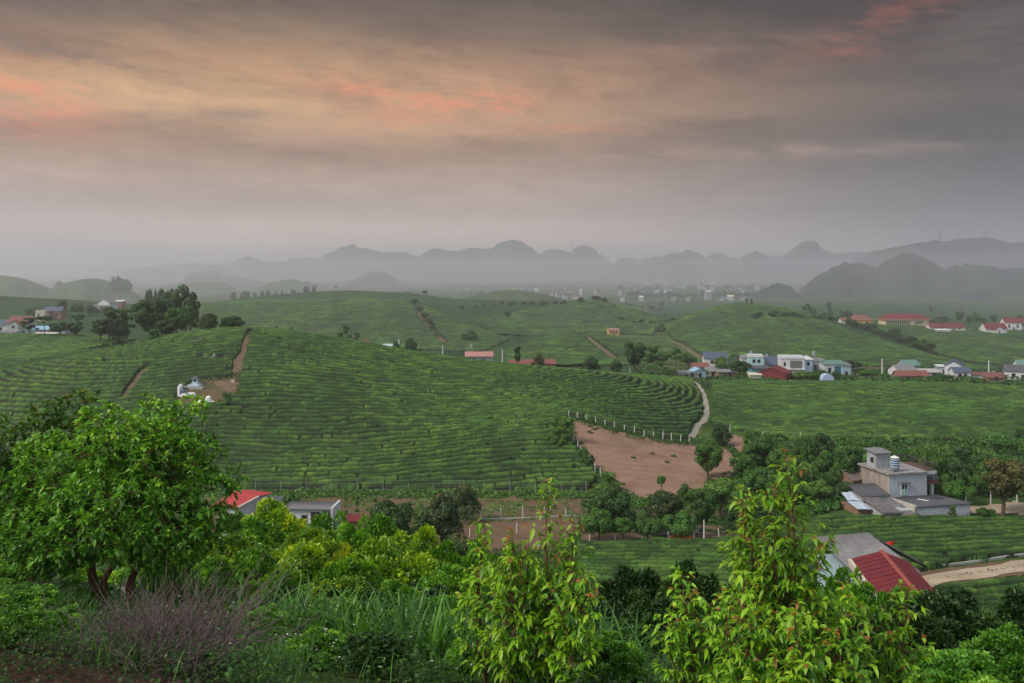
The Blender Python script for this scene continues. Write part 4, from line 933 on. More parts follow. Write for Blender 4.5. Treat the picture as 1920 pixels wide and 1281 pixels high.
# ---- near the right: the old grey two-storey house -----------------------------------------
def grey_house():
    D0 = 115.6; ZR = Z_(893, 115.0)
    ox, oy = X_(1667, D0), D0; zb = float(gz(ox + 3, oy + 1)); o = empty('grey_house', (ox, oy, zb), radians(13)); hh = ZR - zb
    tag(o, 'old grey two-storey concrete house with flat roof and stained left wall', 'house')
    LW = mat_plain('stained_render_sunset_painted', rgb(0.52, 0.45, 0.40), rough=0.95, spec=0.1, var=0.22, scale=1.2, streak=0.75, rust=rgb(0.18, 0.155, 0.135))  # stained wall; the pink is warm sunset light put into its colour
    RW = mat_plain('grey_render_shade_painted', rgb(0.43, 0.46, 0.50), rough=0.95, spec=0.1, var=0.16, scale=1.0, streak=0.28)  # same house's side away from the glow, cool shade put into its colour
    ROOF = mat_plain('mottled_roof_slab', rgb(0.26, 0.245, 0.24), rough=0.95, spec=0.1, var=0.6, scale=1.1)
    W, L = 5.9, 6.2
    # local frame: origin at the near corner, +x along the right-hand wall, +y to the back
    MB().poly([(0, 0, -1), (0, L, -1), (0, L, hh), (0, 0, hh)]).box(0.0, .06, .01, L, -1, hh - .01).build('side_wall', LW, o, 'left wall with dark stains, pink sunset light painted in')
    MB().box(0.07, W, 0, L, -1, hh - .02).build('wall', RW, o, 'grey right wall, cool shaded side painted in')
    MB().box(-.3, W + .1, -.25, L + .3, hh, hh + .22).build('roof', ROOF, o)
    # stair tower at the left of the roof
    b = MB().box(.15, 2.1, 2.9, 5.0, hh + .22, hh + 2.35); tw = b.build('stair_tower', mat_plain('tower_render', rgb(.36, .37, .39), var=.25, scale=1.4, streak=.6), o)
    MB().slab([(-.2, 2.6, hh + 2.40), (2.45, 2.6, hh + 2.40), (2.45, 5.3, hh + 2.62), (-.2, 5.3, hh + 2.62)], .1).build('tower_roof', GREYR, tw)
    MB().box(.08, .16, 3.5, 4.1, hh + .9, hh + 1.6).build('tower_window', GLASS, tw)
    # parapet railing at the far and right edges
    r = MB()
    for i in range(16): x = 2.6 + i * .32; r.box(x, x + .06, L + .1, L + .16, hh + .22, hh + .95)
    r.box(2.5, W + 2.0, L + .08, L + .2, hh + .95, hh + 1.07)
    for i in range(14): y = .7 + i * .42; r.box(W + 1.8, W + 1.86, y, y + .06, hh + .12, hh + .95)
    r.box(W + 1.76, W + 1.9, .6, L + .2, hh + .95, hh + 1.07).box(W + .1, W + 1.9, .6, .68, hh + .95, hh + 1.05)
    for i in range(5): x = W + .15 + i * .38; r.box(x, x + .06, .61, .67, hh + .12, hh + .95)
    r.build('railing', pm('rusty_dark_rail', rgb(.085, .07, .065), var=.3), o)
    # white front bay with balcony on the right end
    bay = MB().box(W, W + 1.3, 1.5, L, -1, hh - .02); bw = bay.build('bay', WHITE, o, 'white front bay at the right end')
    b = MB().box(W, W + 2.0, .5, 1.5, hh - .3, hh + .1).box(W, W + 2.0, 1.5, L + .1, hh + .0, hh + .12).box(W + .2, W + 1.8, .55, .75, hh - .75, hh - .3); b.build('canopy', WHITE, bw)
    MB().box(W + .11, W + 2.0, .5, L, hh + .13, hh + .2).build('terrace_floor', pm('brown_floor', rgb(.10, .06, .05), var=.4), bw)
    for xx in (W + .25, W + 1.45): MB().box(xx, xx + .3, .6, .9, 3.1, hh - .3).build('column', WHITE, bw)
    MB().box(W + .62, W + 1.3, 1.40, 1.52, 3.2, hh - 1.0).build('doorway', GLASS, bw)
    MB().box(W, W + 2.1, .3, 1.5, 2.75, 2.95).build('balcony_floor', pm('dull_red_paint', rgb(.22, .05, .045)), bw)
    r = MB().box(W, W + 2.1, .3, .42, 3.85, 3.97)
    for i in range(11): x = W + .08 + i * .19; r.cyl(x, .36, 2.95, 3.85, .05, .05, 8)
    r.build('balustrade', pm('dark_balustrade', rgb(.10, .10, .13)), bw)
    MB().box(W + 1.25, W + 1.6, .6, .95, -1, 2.75).build('pillar', WHITE, bw)
    # window with hood and green shutter
    z0 = hh - 2.85
    w_ = MB().box(1.75, 2.95, -.06, .01, z0 - .1, z0 + 1.62).build('window', pm('pale_window_surround', rgb(.5, .53, .54)), o)
    MB().box(1.95, 2.7, -.09, -.05, z0 + .85, z0 + 1.45).build('pane', GLASS, w_); MB().box(1.95, 2.7, -.10, -.05, z0 + .05, z0 + .82).build('shutter', pm('pale_green_paint', rgb(.25, .48, .40)), w_)
    MB().box(2.30, 2.35, -.13, -.06, z0 + .05, z0 + 1.45).build('mullion', pm('pale_window_surround', rgb(.5, .53, .54)), w_); MB().box(1.65, 3.1, -.4, .01, z0 + 1.68, z0 + 1.78).build('hood', pm('dark_hood', rgb(.14, .12, .11)), w_)
    # pipe
    MB().cyl(1.05, -.06, 2.9, hh, .04, .04, 8).build('drainpipe', POST, o)
    # lean-to with dark sheet roof in front
    lr = hh - 3.05; le = 1.75
    A0 = (-.35, -.02, lr); A1 = (W + 1.4, -.02, lr); B0 = (-.9 + .2, -6.3, le); B1 = (W + 1.9, -6.3, le)
    v, f = corr([B0, B1, A1, A0], 34, .04, .03); lo = link('lean_to_roof', mesh_np('lean_to_roof', v, [f], [DARKR], True), o)
    for q0, q1, z_ in ((3.1, 3.5, .42),): pass
    sl = (lr - le) / 6.28
    def on(x, y): return lr + (y + .02) * sl + .09
    MB().slab([(3.0, -3.7, on(0, -3.7)), (3.35, -3.7, on(0, -3.7)), (2.95, -2.2, on(0, -2.2)), (2.6, -2.2, on(0, -2.2))], .03).build('skylight', pm('clear_sheet', rgb(.75, .75, .78)), lo)
    MB().slab([(5.2, -2.9, on(0, -2.9)), (6.1, -2.9, on(0, -2.9)), (5.7, -1.9, on(0, -1.9)), (4.8, -1.9, on(0, -1.9))], .03).build('patch', pm('black_patch', rgb(.05, .045, .05)), lo)
    g = MB(); g.poly([(-.5, 0, -1), (-.75, -6.2, -1), (-.75, -6.2, le - .05), (-.5, 0, lr - .05)]); g.poly([(-.35, -.01, lr + .22), (-.72, -6.35, le + .2), (-.95, -6.35, le + .0), (-.6, -.01, lr - .05)])
    g.poly([(-.95, -6.35, le), (-.95, -6.35, -.6), (-.6, 0, -.6), (-.6, 0, lr - .1)])
    g.slab([(-.95, -6.35, le + .2), (-.6, -6.35, le + .2), (-.25, -.01, lr + .22), (-.65, -.01, lr + .22)], .3); g.build('gable_wall', pm('pale_stained_wall', rgb(.45, .43, .38), streak=.5, scale=1.5), o)
    v, f = corr([(-.9, -6.0, -1), (W + 1.7, -6.0, -1), (W + 1.7, -6.0, le - .08), (-.9, -6.0, le - .08)], 44, .03, .02)
    link('front_sheeting', mesh_np('front_sheeting', v, [f], [pm('pale_sheet_wall', rgb(.40, .43, .46), streak=.35)], True), o)
    MB().poly([(W + 1.65, -5.95, -1), (W + 1.3, -.05, -1), (W + 1.3, -.05, lr - .1), (W + 1.65, -5.95, le - .1)]).build('end_wall', GREYW, o)
    # low annexes to the left front
    an = MB().box(-6.4, -.98, -5.6, -1.6, -1, 1.55).build('annex', pm('annex_plaster', rgb(.42, .43, .43), streak=.6, scale=1.2), o)
    R2 = mat_plain('cracked_slab_roof', rgb(.13, .12, .125), rough=.95, spec=.1, var=.6, scale=1.4, streak=.5, rust=rgb(.34, .32, .33))
    MB().slab([(-6.9, -6.0, 1.62), (-3.4, -6.2, 1.50), (-3.2, -1.2, 2.1), (-6.5, -1.2, 2.25)], .22).slab([(-3.7, -6.7, 1.22), (-.75, -6.7, 1.35), (-.75, -1.2, 1.98), (-3.5, -1.2, 1.85)], .22).build('annex_roof', R2, an)
    MB().box(-3.6, -1.0, -6.2, -5.62, -1, 1.0).build('annex_front', pm('annex_plaster', rgb(.42, .43, .43)), an)
    v, f = corr([(-6.3, -1.0, 2.2), (-.62, -1.0, 2.2), (-.62, 2.6, 3.0), (-6.0, 2.6, 3.0)], 22, .04, .03); link('rear_sheet_roof', mesh_np('rear_sheet_roof', v, [f], [DARKR], True), an)
    MB().box(-5.9, -.65, -.9, 2.4, -1, 2.15).build('rear_annex', GREYW, an)
    b = MB().slab([(-9.3, -3.4, 1.5), (-6.7, -3.6, 1.35), (-6.5, -1.2, 1.75), (-9.0, -1.0, 1.8)], .08).slab([(-8.8, -.8, 1.9), (-6.4, -1.0, 1.8), (-6.2, 1.3, 2.3), (-8.2, 1.3, 2.35)], .08); b.build('sheet_pile_roof', pm('pale_blue_sheets', rgb(.42, .47, .55), var=.45, scale=1.2), an)
    MB().box(-8.7, -6.6, -3.0, .8, -1, 1.35).build('woodstore', BRICK, an)
    an.location.z = -.3; an.scale.x = .78
    # tank on the roof: a thing of its own
    t = empty('water_tank', (0, 0, 0)); Mw = Matrix.Translation(o.location) @ Matrix.Rotation(radians(13), 4, 'Z'); p = Mw @ Vector((1.55, .9, hh + .22)); t.location = p
    tag(t, 'blue and white striped water tank on the grey house roof', 'water tank')
    b = MB()
    for sx in (-.35, .35):
        for sy in (-.35, .35): b.box(sx - .04, sx + .04, sy - .04, sy + .04, 0, .45)
    b.box(-.5, .5, -.5, .5, .45, .52).build('stand', WIRE, t)
    MB().cyl(0, 0, .52, 1.9, .58, .58, 24).build('tank', pm('tank_blue', rgb(.04, .13, .28), rough=.35), t)
    for k in range(4): MB().cyl(0, 0, .62 + k * .33, .72 + k * .33, .61, .61, 24).build('band', pm('tank_white', rgb(.68, .68, .60), rough=.4), t)
    MB().cyl(0, 0, 1.9, 2.14, .62, .12, 24).build('lid', pm('tank_white', rgb(.68, .68, .60)), t)
    return o
grey_house()
# tiled outbuilding behind the grey house's left corner
house('low outbuilding with a dull brown roof behind the grey house', 1612, 6, 4, 2.4, 20, D=124, roof='gable', wall=BRICK, rm=pm('brown_roof', rgb(.16, .12, .11), var=.3), wins=0, name='outbuilding', cat='shed')

# ---- red-roofed house at the lower right --------------------------------------------------
def red_house():
    zr = Z_(1038, 66.5); x0, y0 = X_(1657, 66.5), 66.5; x1, y1 = X_(1727, 57.5), 57.5
    zb = float(gz(28, 62)); ang = atan2(y0 - y1, x0 - x1) - pi / 2; o = empty('red_roofed_house', ((x0 + x1) / 2, (y0 + y1) / 2, zb), ang)
    tag(o, 'low house with a dark red sheet metal gable roof beside the sandy road', 'house')
    Lh = 5.2; wl, wr = 2.25, 2.0; hr = zr - zb; he = hr - .72
    for nm, q in (('roof', None),):
        r = MB(); r.slab([(-wl, Lh, he), (-wl, -Lh, he), (0, -Lh, hr), (0, Lh, hr)], .06).slab([(wr, -Lh, he), (wr, Lh, he), (0, Lh, hr), (0, -Lh, hr)], .06); ro = r.build('roof', REDR, o)
    MB().slab([(-.18, Lh + .02, hr + .04), (-.18, -Lh - .02, hr + .04), (0, -Lh - .02, hr + .09), (0, Lh + .02, hr + .09)], .03).slab([(.18, -Lh - .02, hr + .04), (.18, Lh + .02, hr + .04), (0, Lh + .02, hr + .09), (0, -Lh - .02, hr + .09)], .03).build('ridge_cap', pm('ridge_metal', rgb(.32, .07, .06), rough=.4), ro)
    se = MB()
    for k in range(1, 13):
        y = -Lh + 2 * Lh * k / 13; se.slab([(-wl + .02, y - .02, he + .035), (-wl + .02, y + .02, he + .035), (-.2, y + .02, hr - .02), (-.2, y - .02, hr - .02)], .03).slab([(wr - .02, y + .02, he + .035), (wr - .02, y - .02, he + .035), (.2, y - .02, hr - .02), (.2, y + .02, hr - .02)], .03)
    se.build('seams', REDR, ro)
    b = MB().box(-wl + .35, wr - .35, -Lh + .5, Lh - .5, -1, he - .1)
    for yy in (-Lh + .5, Lh - .5): b.poly([(-wl + .35, yy, he - .1), (wr - .35, yy, he - .1), (0, yy, hr - .1)])
    b.build('wall', BLUEW, o)
    MB().slab([(-wl - .25, Lh, he - .02), (-wl - .25, -Lh, he - .02), (-wl + .03, -Lh, he - .02), (-wl + .03, Lh, he - .02)], .5).build('fascia', CREAM, o)
    for k in range(3):
        y = -2.6 + k * 2.6; f = MB().box(-wl + .29, -wl + .36, y - .5, y + .5, .9, 1.9).build('window', WHITE, o); MB().box(-wl + .26, -wl + .30, y - .42, y + .42, .98, 1.82).build('pane', GLASS, f)
    return o
red_house()
def sheet_house():
    D = 71; o_z = float(gz(X_(1625, D), D)); o = empty('sheet_roofed_building', (X_(1628, D), D, o_z), radians(14)); tag(o, 'building with grey corrugated roof joined behind the red-roofed house', 'house')
    zt = Z_(1017, 71.5) - o_z; ze = Z_(1078, 67.6) - o_z
    v, f = corr([(-3.4, -3.6, ze), (2.2, -3.6, ze), (2.0, 2.8, zt), (-3.2, 2.8, zt)], 26, .04, .05); link('roof', mesh_np('roof', v, [f], [GREYR], True), o)
    v, f = corr([(3.7, -2.6, ze - .1), (3.6, 3.0, ze), (2.0, 2.85, zt + .01), (2.2, -3.4, zt - .5)], 10, .04, .04); link('side_roof', mesh_np('side_roof', v, [f], [DARKR], True), o)
    MB().box(-3.1, 2.0, -3.2, 2.5, -1, ze - .12).build('wall', BLUEW, o); MB().box(-2.2, -1.2, -3.26, -3.19, 0, 2).build('door', DOORM, o)
sheet_house()
# porch yard furniture in front: low wall at the lower right road
def kerb_wall():
    pts = [(1736, 1066), (1790, 1060), (1850, 1052), (1930, 1041), (2060, 1020)]; b = []
    P = [];
    for px, py in pts:
        D = hit(px, py, 60, 112); P.append((X_(px, D), D))
    m = MB()
    for (xa, ya), (xb, yb) in zip(P[:-1], P[1:]):
        n = 6
        for i in range(n):
            t0, t1 = i / n, (i + 1) / n; ax, ay = xa + (xb - xa) * t0, ya + (yb - ya) * t0; bx, by = xa + (xb - xa) * t1, ya + (yb - ya) * t1
            m.slab([(ax, ay - .1, gz(ax, ay) + .24), (bx, by - .1, gz(bx, by) + .24), (bx, by + .12, gz(bx, by) + .24), (ax, ay + .12, gz(ax, ay) + .24)], .7)
    o = m.build('kerb_wall', CONC); tag(o, 'low whitish kerb wall along the sandy road and tea plot', 'wall')
kerb_wall()
def flag():
    D = 73; x, y, z = at(1658, D); top = Z_(1017, D) - z; o = empty('flag', (x, y, z)); tag(o, 'small red flag drooping above the corrugated roof', 'flag')
    MB().cyl(0, 0, 0, top, .03, .02, 8).build('pole', WOODP, o)
    u = np.linspace(0, 1, 9); w = np.linspace(0, 1, 5); U, Wd = np.meshgrid(u, w); X = U * .85; Z = top - .05 - Wd * .38 - .0 * U + U * .22; Y = .06 * np.sin(U * 7 + Wd)
    i, j = np.meshgrid(np.arange(8), np.arange(4)); q = (j * 9 + i).ravel(); me = mesh_np('cloth', np.stack([X.ravel(), Y.ravel(), Z.ravel()], 1), [np.stack([q, q + 1, q + 10, q + 9], 1)], [pm('flag_red', rgb(.75, .03, .02))], True); link('cloth', me, o)
flag()

# ---- white shed and red roof at the left --------------------------------------------------
def white_shed():
    D = 88; x, y, z = at(585, D); o = empty('white_shed', (x, y, z), radians(-3)); tag(o, 'small whitewashed shed with grey corrugated roof and dark doorway', 'shed')
    s = D / F; w0, w1 = (540 - 585) * s, (622 - 585) * s; h = Z_(955, D) - z; hb = Z_(944, D + 2.6) - z
    b = MB(); b.v = [(w0, 0, -1), (w1, 0, -1), (w1, 2.6, -1), (w0, 2.6, -1), (w0, 0, h), (w1, 0, h), (w1, 2.6, hb), (w0, 2.6, hb)]; b.f = [(0, 1, 5, 4), (1, 2, 6, 5), (2, 3, 7, 6), (3, 0, 4, 7), (4, 5, 6, 7), (3, 2, 1, 0)]; b.build('wall', WHITE, o)
    v, f = corr([(w0 - .5, -.3, h + .08), (w1 - .02, -.3, h + .08), (w1 - .02, 2.8, hb + .14), (w0 - .5, 2.8, hb + .14)], 20, .03, .045); link('roof', mesh_np('roof', v, [f], [GREYR], True), o)
    b = MB(); b.v = [(w1, -.35, -1), (w1 + .22, -.35, -1), (w1 + .22, 2.9, -1), (w1, 2.9, -1), (w1, -.35, h + .25), (w1 + .22, -.35, h + .25), (w1 + .22, 2.9, hb + .3), (w1, 2.9, hb + .3)]; b.f = [(0, 1, 5, 4), (1, 2, 6, 5), (2, 3, 7, 6), (3, 0, 4, 7), (4, 5, 6, 7), (3, 2, 1, 0)]; b.build('end_wall', WHITE, o)
    MB().box((583 - 585) * s, (600 - 585) * s, -.04, .02, -.5, Z_(960, D) - z).build('door', DOORM, o)
    f = MB().box((565 - 585) * s, (576 - 585) * s, -.04, .02, h - 1.3, h - .6).build('window', DOORM, o)
white_shed()
def left_red():
    D = 90; x, y, z = at(462, D); o = empty('red_roofed_shed', (x, y, z), radians(-24)); tag(o, 'shed with bright faded red roof half hidden behind the big tree', 'house')
    top = Z_(923, D) - z; lo = Z_(951, D - 3) - z; s = D / F
    MB().slab([(-1.7, -2.9, lo), (1.35, -2.9, lo), (1.35, 0.2, top - .35), (-1.7, .2, top)], .07).slab([(1.35, 2.6, lo + .2), (-1.7, 2.6, lo + .2), (-1.7, .2, top), (1.35, .2, top - .35)], .07).build('roof', pm('bright_red_roof', rgb(.42, .05, .05), rough=.5, var=.12), o)
    MB().box(-1.5, 1.1, -2.4, 2.2, -1, lo - .05).poly([(1.1, -2.8, lo - .05), (1.1, 2.7, lo - .05), (1.1, .2, top - .5)]).build('wall', WHITE, o)
    MB().slab([(1.36, -3.2, lo + .06), (1.55, -3.2, lo + .06), (1.55, .2, top - .28), (1.36, .2, top - .28)], .16).build('verge', CREAM, o)
    t = empty('brick_chimney_shed', at(510, 89)); tag(t, 'tiny brick outhouse with dark slab top between red roof and white shed', 'outhouse')
    zz = t.location.z; MB().box(-.9, .9, -.6, .6, -1, Z_(940, 89) - zz).build('wall', GREYW, t); MB().slab([(-1.1, -.8, Z_(939, 89) - zz), (1.1, -.8, Z_(938, 89) - zz), (1.05, .8, Z_(934, 89) - zz), (-1.05, .8, Z_(934, 89) - zz)], .12).build('roof', DARKR, t)
    t = empty('low_red_shelter', at(663, 88)); tag(t, 'low shelter with a short dark red roof right of the white shed', 'shelter'); zz = t.location.z
    MB().slab([(-.9, -.6, Z_(975, 88) - zz), (.9, -.6, Z_(974, 88) - zz), (.9, .8, Z_(969, 88) - zz), (-.9, .8, Z_(970, 88) - zz)], .1).build('roof', REDR, t); MB().box(-.75, .75, -.4, .6, -1, Z_(976, 88) - zz).build('wall', BRICK, t)
left_red()

# ---- the village beyond the flat plantation -----------------------------------------------
VG = 'houses of the village beyond the flat plantation'
VILL = [
 ('white walled house with long slate blue roof at the village left end', 1340, 9, 7, 3.4, -6, 672+26, 345, 'gable', WHITE, BLUER, 2.2, 2),
 ('small pale blue gabled hut at the left edge of the village', 1308, 4.4, 4, 2.6, 12, 0, 292, 'gable_y', BLUEW, LBLUER, 1.0, 1),
 ('low grey shed left of the pale blue hut', 1290, 6.5, 4, 1.7, 0, 0, 291, 'shed', GREYW, GREYR, None, 2),
 ('long weathered roofed hut in front of the slate blue house', 1332, 6, 5, 2.2, 8, 0, 306, 'hip', CREAM, GREYR, 1.4, 1),
 ('brownish low house beside the big village tree', 1361, 6, 4, 2.3, 0, 0, 300, 'shed', BRICK, GREYR, None, 2),
 ('low brick lean-to behind the weathered hut', 1312, 6, 4, 2.4, 6, 0, 318, 'gable', BRICK, TILE, 1.2, 1),
 ('two-storey house with pale teal upper storey and flat top', 1416, 5.2, 6, 6.3, -8, 0, 318, 'flat', pm('pale_teal', rgb(.36, .54, .54)), WHITE, None, 2),
 ('white stepped house left of the pale teal one', 1400, 4.5, 5, 5.2, -8, 0, 326, 'shed', WHITE, GREYR, None, 1),
 ('teal fronted house with dark awning roof', 1423, 6.4, 4, 3.5, 0, 0, 302, 'shed', TEAL, DARKR, None, 3),
 ('pale grey house under a big slate blue roof', 1453, 7.5, 7, 3.2, -4, 0, 322, 'gable', GREYW, BLUER, 2.6, 2),
 ('small cream shed left of the dark red barn', 1415, 3.8, 3, 2.0, 0, 0, 286, 'shed', CREAM, CREAM, None, 0),
 ('dark red sheet metal barn', 1453, 9.2, 8, 2.9, -32, 0, 288, 'gable_y', DKRED, REDR, 1.7, 0),
 ('white flat-roofed two-storey house with a wide dark veranda opening', 1483, 8.0, 7, 6.9, -8, 0, 304, 'flat', WHITE, WHITE, None, 0),
 ('pale blue annex right of the white two-storey house', 1511, 3.0, 5, 6.3, 0, 0, 306, 'shed', pm('sky_blue_wall', rgb(.45, .60, .68)), WHITE, None, 1),
 ('unfinished grey concrete house right of the pale blue annex', 1528, 5.2, 6, 5.4, 0, 0, 312, 'flat', GREYW, GREYW, None, 2),
 ('white shop with green sheet roof and dark opening', 1560, 8.5, 6, 4.6, 2, 0, 308, 'shed', WHITE, GREENR, None, 3),
 ('narrow pale house at the right of the green-roofed shop', 1583, 3.2, 4, 4.2, 0, 0, 306, 'shed', BLUEW, GREYR, None, 1),
 ('white house with weathered hip roof in the right cluster', 1692, 7, 6, 3.0, 10, 0, 296, 'gable', WHITE, GREYR, 1.7, 2),
 ('house with green ridge roof behind the white hip-roofed one', 1702, 6, 5, 4.2, 10, 0, 308, 'gable', GREYW, GREENR, 1.6, 0),
 ('long low barn with rusty brown roof in the right cluster', 1707, 10, 4, 1.9, 0, 0, 284, 'gable', BRICK, TILE, 1.4, 2),
 ('low house with pale grey roof right of the rusty barn', 1738, 8, 5, 2.3, -3, 0, 296, 'shed', GREYW, pm('pale_grey_roof', rgb(.36, .35, .34)), None, 2),
 ('small white box house behind the pale grey roof', 1766, 3.6, 3, 3.2, 0, 0, 316, 'shed', WHITE, WHITE, None, 1),
 ('white two-storey gabled house with dark blue roof in the right cluster', 1789, 5.6, 8, 4.6, -30, 0, 298, 'gable_y', WHITE, BLUER, 1.6, 2),
 ('lower blue-roofed wing in front of the gabled house', 1800, 5.5, 4, 2.8, -5, 0, 290, 'gable', WHITE, BLUER, 1.3, 2),
 ('long white wall building right of the blue-roofed wing', 1850, 13, 3, 1.6, 0, 0, 292, 'shed', WHITE, TILE, None, 0),
 ('grey roofed house cut by the right edge of the picture', 1908, 8, 7, 3.2, -28, 0, 292, 'gable', WHITE, DARKR, 1.8, 2),
 ('house with pale green gable behind the right edge house', 1918, 5, 5, 4.6, -10, 0, 306, 'gable', WHITE, GREENR, 1.7, 1),
 ('tiny brick hut under the right-hand lane', 1862, 5, 3, 1.6, 4, 0, 278, 'shed', BRICK, TILE, None, 1),
]
for lab, px, w, l, h, rot, _b, D, rf, wl, rm, rh, wn in VILL:
    o = house(lab, px, w, l, h, rot, D=D, roof=rf, wall=wl, rm=rm, rh=rh, wins=wn, group=VG, sink=1.5)
    if 'dark veranda opening' in lab:
        MB().box(-.9, 3.2, -3.56, -3.48, 3.5, 6.2).build('veranda', pm('shaded_veranda', rgb(.13, .14, .13)), o); MB().box(-4.2, 4.2, -4.3, -3.5, 3.1, 3.3).build('ledge', WHITE, o)
        f = MB().box(-3.1, -2.4, -3.56, -3.48, 4.2, 5.6).build('window', GLASS, o); MB().box(-3.9, -.5, -4.6, -3.5, -1, 1.6).build('porch', WHITE, o)
    if 'green sheet roof' in lab: MB().box(-.4, 3.6, -3.1, -3.02, .4, 3.9).build('opening', pm('dark_teal_shutter', rgb(.04, .13, .20)), o)
tank_tower('steel tank on the tallest thin tower behind the teal houses', 1408, 326, 658)
tank_tower('steel tank on a short tower left of the tallest tower', 1397, 326, 664)
tank_tower('steel tank on the roof level stand by the slate blue roof', 1438, 324, 664)
tank_tower('bulky steel tank above the gap right of the white house', 1512, 330, 665, .7)
tank_tower('steel tank on a lone tower high above the green-roofed shop', 1526, 352, 659, .7)
tank_tower('steel tank left of the white two-storey gabled house', 1757, 310, 686, .7)
tank_tower('steel tank right of the white two-storey gabled house', 1815, 310, 691, .6)
tank_tower('steel tank above the red and white long roof in mid valley', 884, 345, 645, .5)
pole('white concrete pole between the two village clusters', 1654, 672, 300, .22, arm=False)
pole('tall white concrete pole near the right-hand lane', 1854, 676, 298, .22, arm=False)
pole('thin pole beside the pale footpath', 1327, 727, 236, .07, arm=False)
pole('white pole standing behind the hill crest near the red-white roof', 942, 656, 300, .2, arm=False)
pole('short white pole rising behind the crest of the tea hill', 830, 648, 300, .2, arm=False)
pole('pale post with small box left on the crest', 748, 636, 300, .28, arm=False)
pole('pole in front of the airy valley trees', 1181, 690, 262, .12, arm=False)
# blue rounded tarpaulin
def dome_tarp():
    x, y, z = at(1550, 284); b = MB(); n = 14; o = empty('tarpaulin', (x, y, z)); vs = []; 
    for i in range(n + 1):
        a = pi * i / n
        for yy in (-1.5, 1.5): vs.append((-2.0 * cos(a), yy, 2.2 * sin(a) ** .8 if 0 < i < n else 0))
    fs = [(2 * i, 2 * i + 2, 2 * i + 3, 2 * i + 1) for i in range(n)] + [tuple(2 * i for i in range(n, -1, -1)), tuple(2 * i + 1 for i in range(n + 1))]
    b.v = vs; b.f = fs; b.build('sheet', pm('pale_blue_tarp', rgb(.35, .45, .62)), o); tag(o, 'pale blue rounded tarpaulin shelter among the village bushes', 'tarpaulin')
dome_tarp()

# ---- roofs showing behind the main hill's crest --------------------------------------------
house('long roof of faded pink and pale sheets behind the tea crest', 898, 10, 6, 3.0, 4, D=322, roof='gable', wall=GREYW, rm=PINKR, rh=1.4, wins=2, dz=1.4, sink=4)
house('low brown tiled roof just showing over the crest by the column tree', 998, 16, 6, 2.0, 2, D=305, roof='gable', wall=BRICK, rm=TILE, rh=1.2, wins=2, dz=0.6, sink=4)
house('faint pink roofed house leftmost behind the crest', 672, 9, 5, 3.2, 0, D=345, roof='gable', wall=GREYW, rm=TILE, rh=1.6, wins=2, dz=2.2, sink=4)
house('pink and white roofed house second from left behind the crest', 695, 7, 5, 2.8, 0, D=330, roof='gable', wall=WHITE, rm=PINKR, rh=1.2, wins=2, dz=2.0, sink=4)
house('white house with pale teal roof behind the crest', 728, 5, 5, 3.4, -10, D=335, roof='shed', wall=WHITE, rm=pm('pale_teal_roof', rgb(.38, .52, .52)), wins=1, dz=2.2, sink=4)
house('small orange fronted house on the far slope', 1150, 6.5, 4, 3.0, 5, base=628, dmin=380, roof='shed', wall=ORANGE, rm=PINKR, wins=3)
# ---- school and houses on the far plateau ---------------------------------------------------
def school():
    o = house('long cream school building with red hip roof on the far plateau', 1694, 29, 9, 4.6, 2, D=557, roof='hip', wall=pm('school_cream', rgb(.62, .52, .34)), rm=REDR, rh=3.4, wins=0, over=1.0, name='school', cat='school', sink=2)
    for i in range(17):
        if 11 <= i <= 12: continue
        x = -12.6 + i * 1.4; f = MB().box(x - .42, x + .42, -4.58, -4.48, 1.0, 3.4).build('window', pm('green_shutter', rgb(.12, .2, .19)), o)
        MB().box(x - .3, x + .3, -4.62, -4.56, 1.15, 3.25).build('pane', GLASS, f)
    MB().box(-14.6, 14.6, -4.75, -4.5, -1, .5).build('plinth', ORANGE, o)
school()
PL = 'red-roofed houses on the far right plateau'
house('orange walled house with red hip roof left of the school', 1612, 15, 9, 3.6, -14, D=562, roof='hip', wall=ORANGE, rm=TILE, rh=3.0, wins=3, group=PL, over=.8)
house('low pale house with pinkish roof left of the orange house', 1588, 9, 6, 2.4, 0, D=560, roof='gable', wall=WHITE, rm=TILE, rh=1.6, wins=2, group=PL)
house('long low red-roofed building right of the school', 1772, 22, 7, 2.2, 0, D=540, roof='gable', wall=CREAM, rm=REDR, rh=2.2, wins=5, group=PL)
house('white gabled shed in front of the long low red roof', 1767, 8, 4, 1.6, 0, D=530, roof='shed', wall=WHITE, rm=WHITE, wins=0, group=PL, name='shed', cat='shed')
house('white gabled house with red roof near the right edge', 1862, 13, 8, 2.8, 0, D=535, roof='gable', wall=WHITE, rm=REDR, rh=3.2, wins=2, group=PL)
house('small white gable house beside the red roof near the right edge', 1868, 6, 7, 2.6, 0, D=531, roof='gable_y', wall=WHITE, rm=REDR, rh=2.2, wins=1, group=PL)
house('tall white house with red roof behind the right edge gables', 1895, 10, 8, 5.2, -8, D=552, roof='gable', wall=WHITE, rm=REDR, rh=2.8, wins=3, group=PL)
house('dark red roofed house at the very right edge of the plateau', 1922, 12, 8, 4.6, 10, D=558, roof='gable', wall=WHITE, rm=REDR, rh=3, wins=3, group=PL)
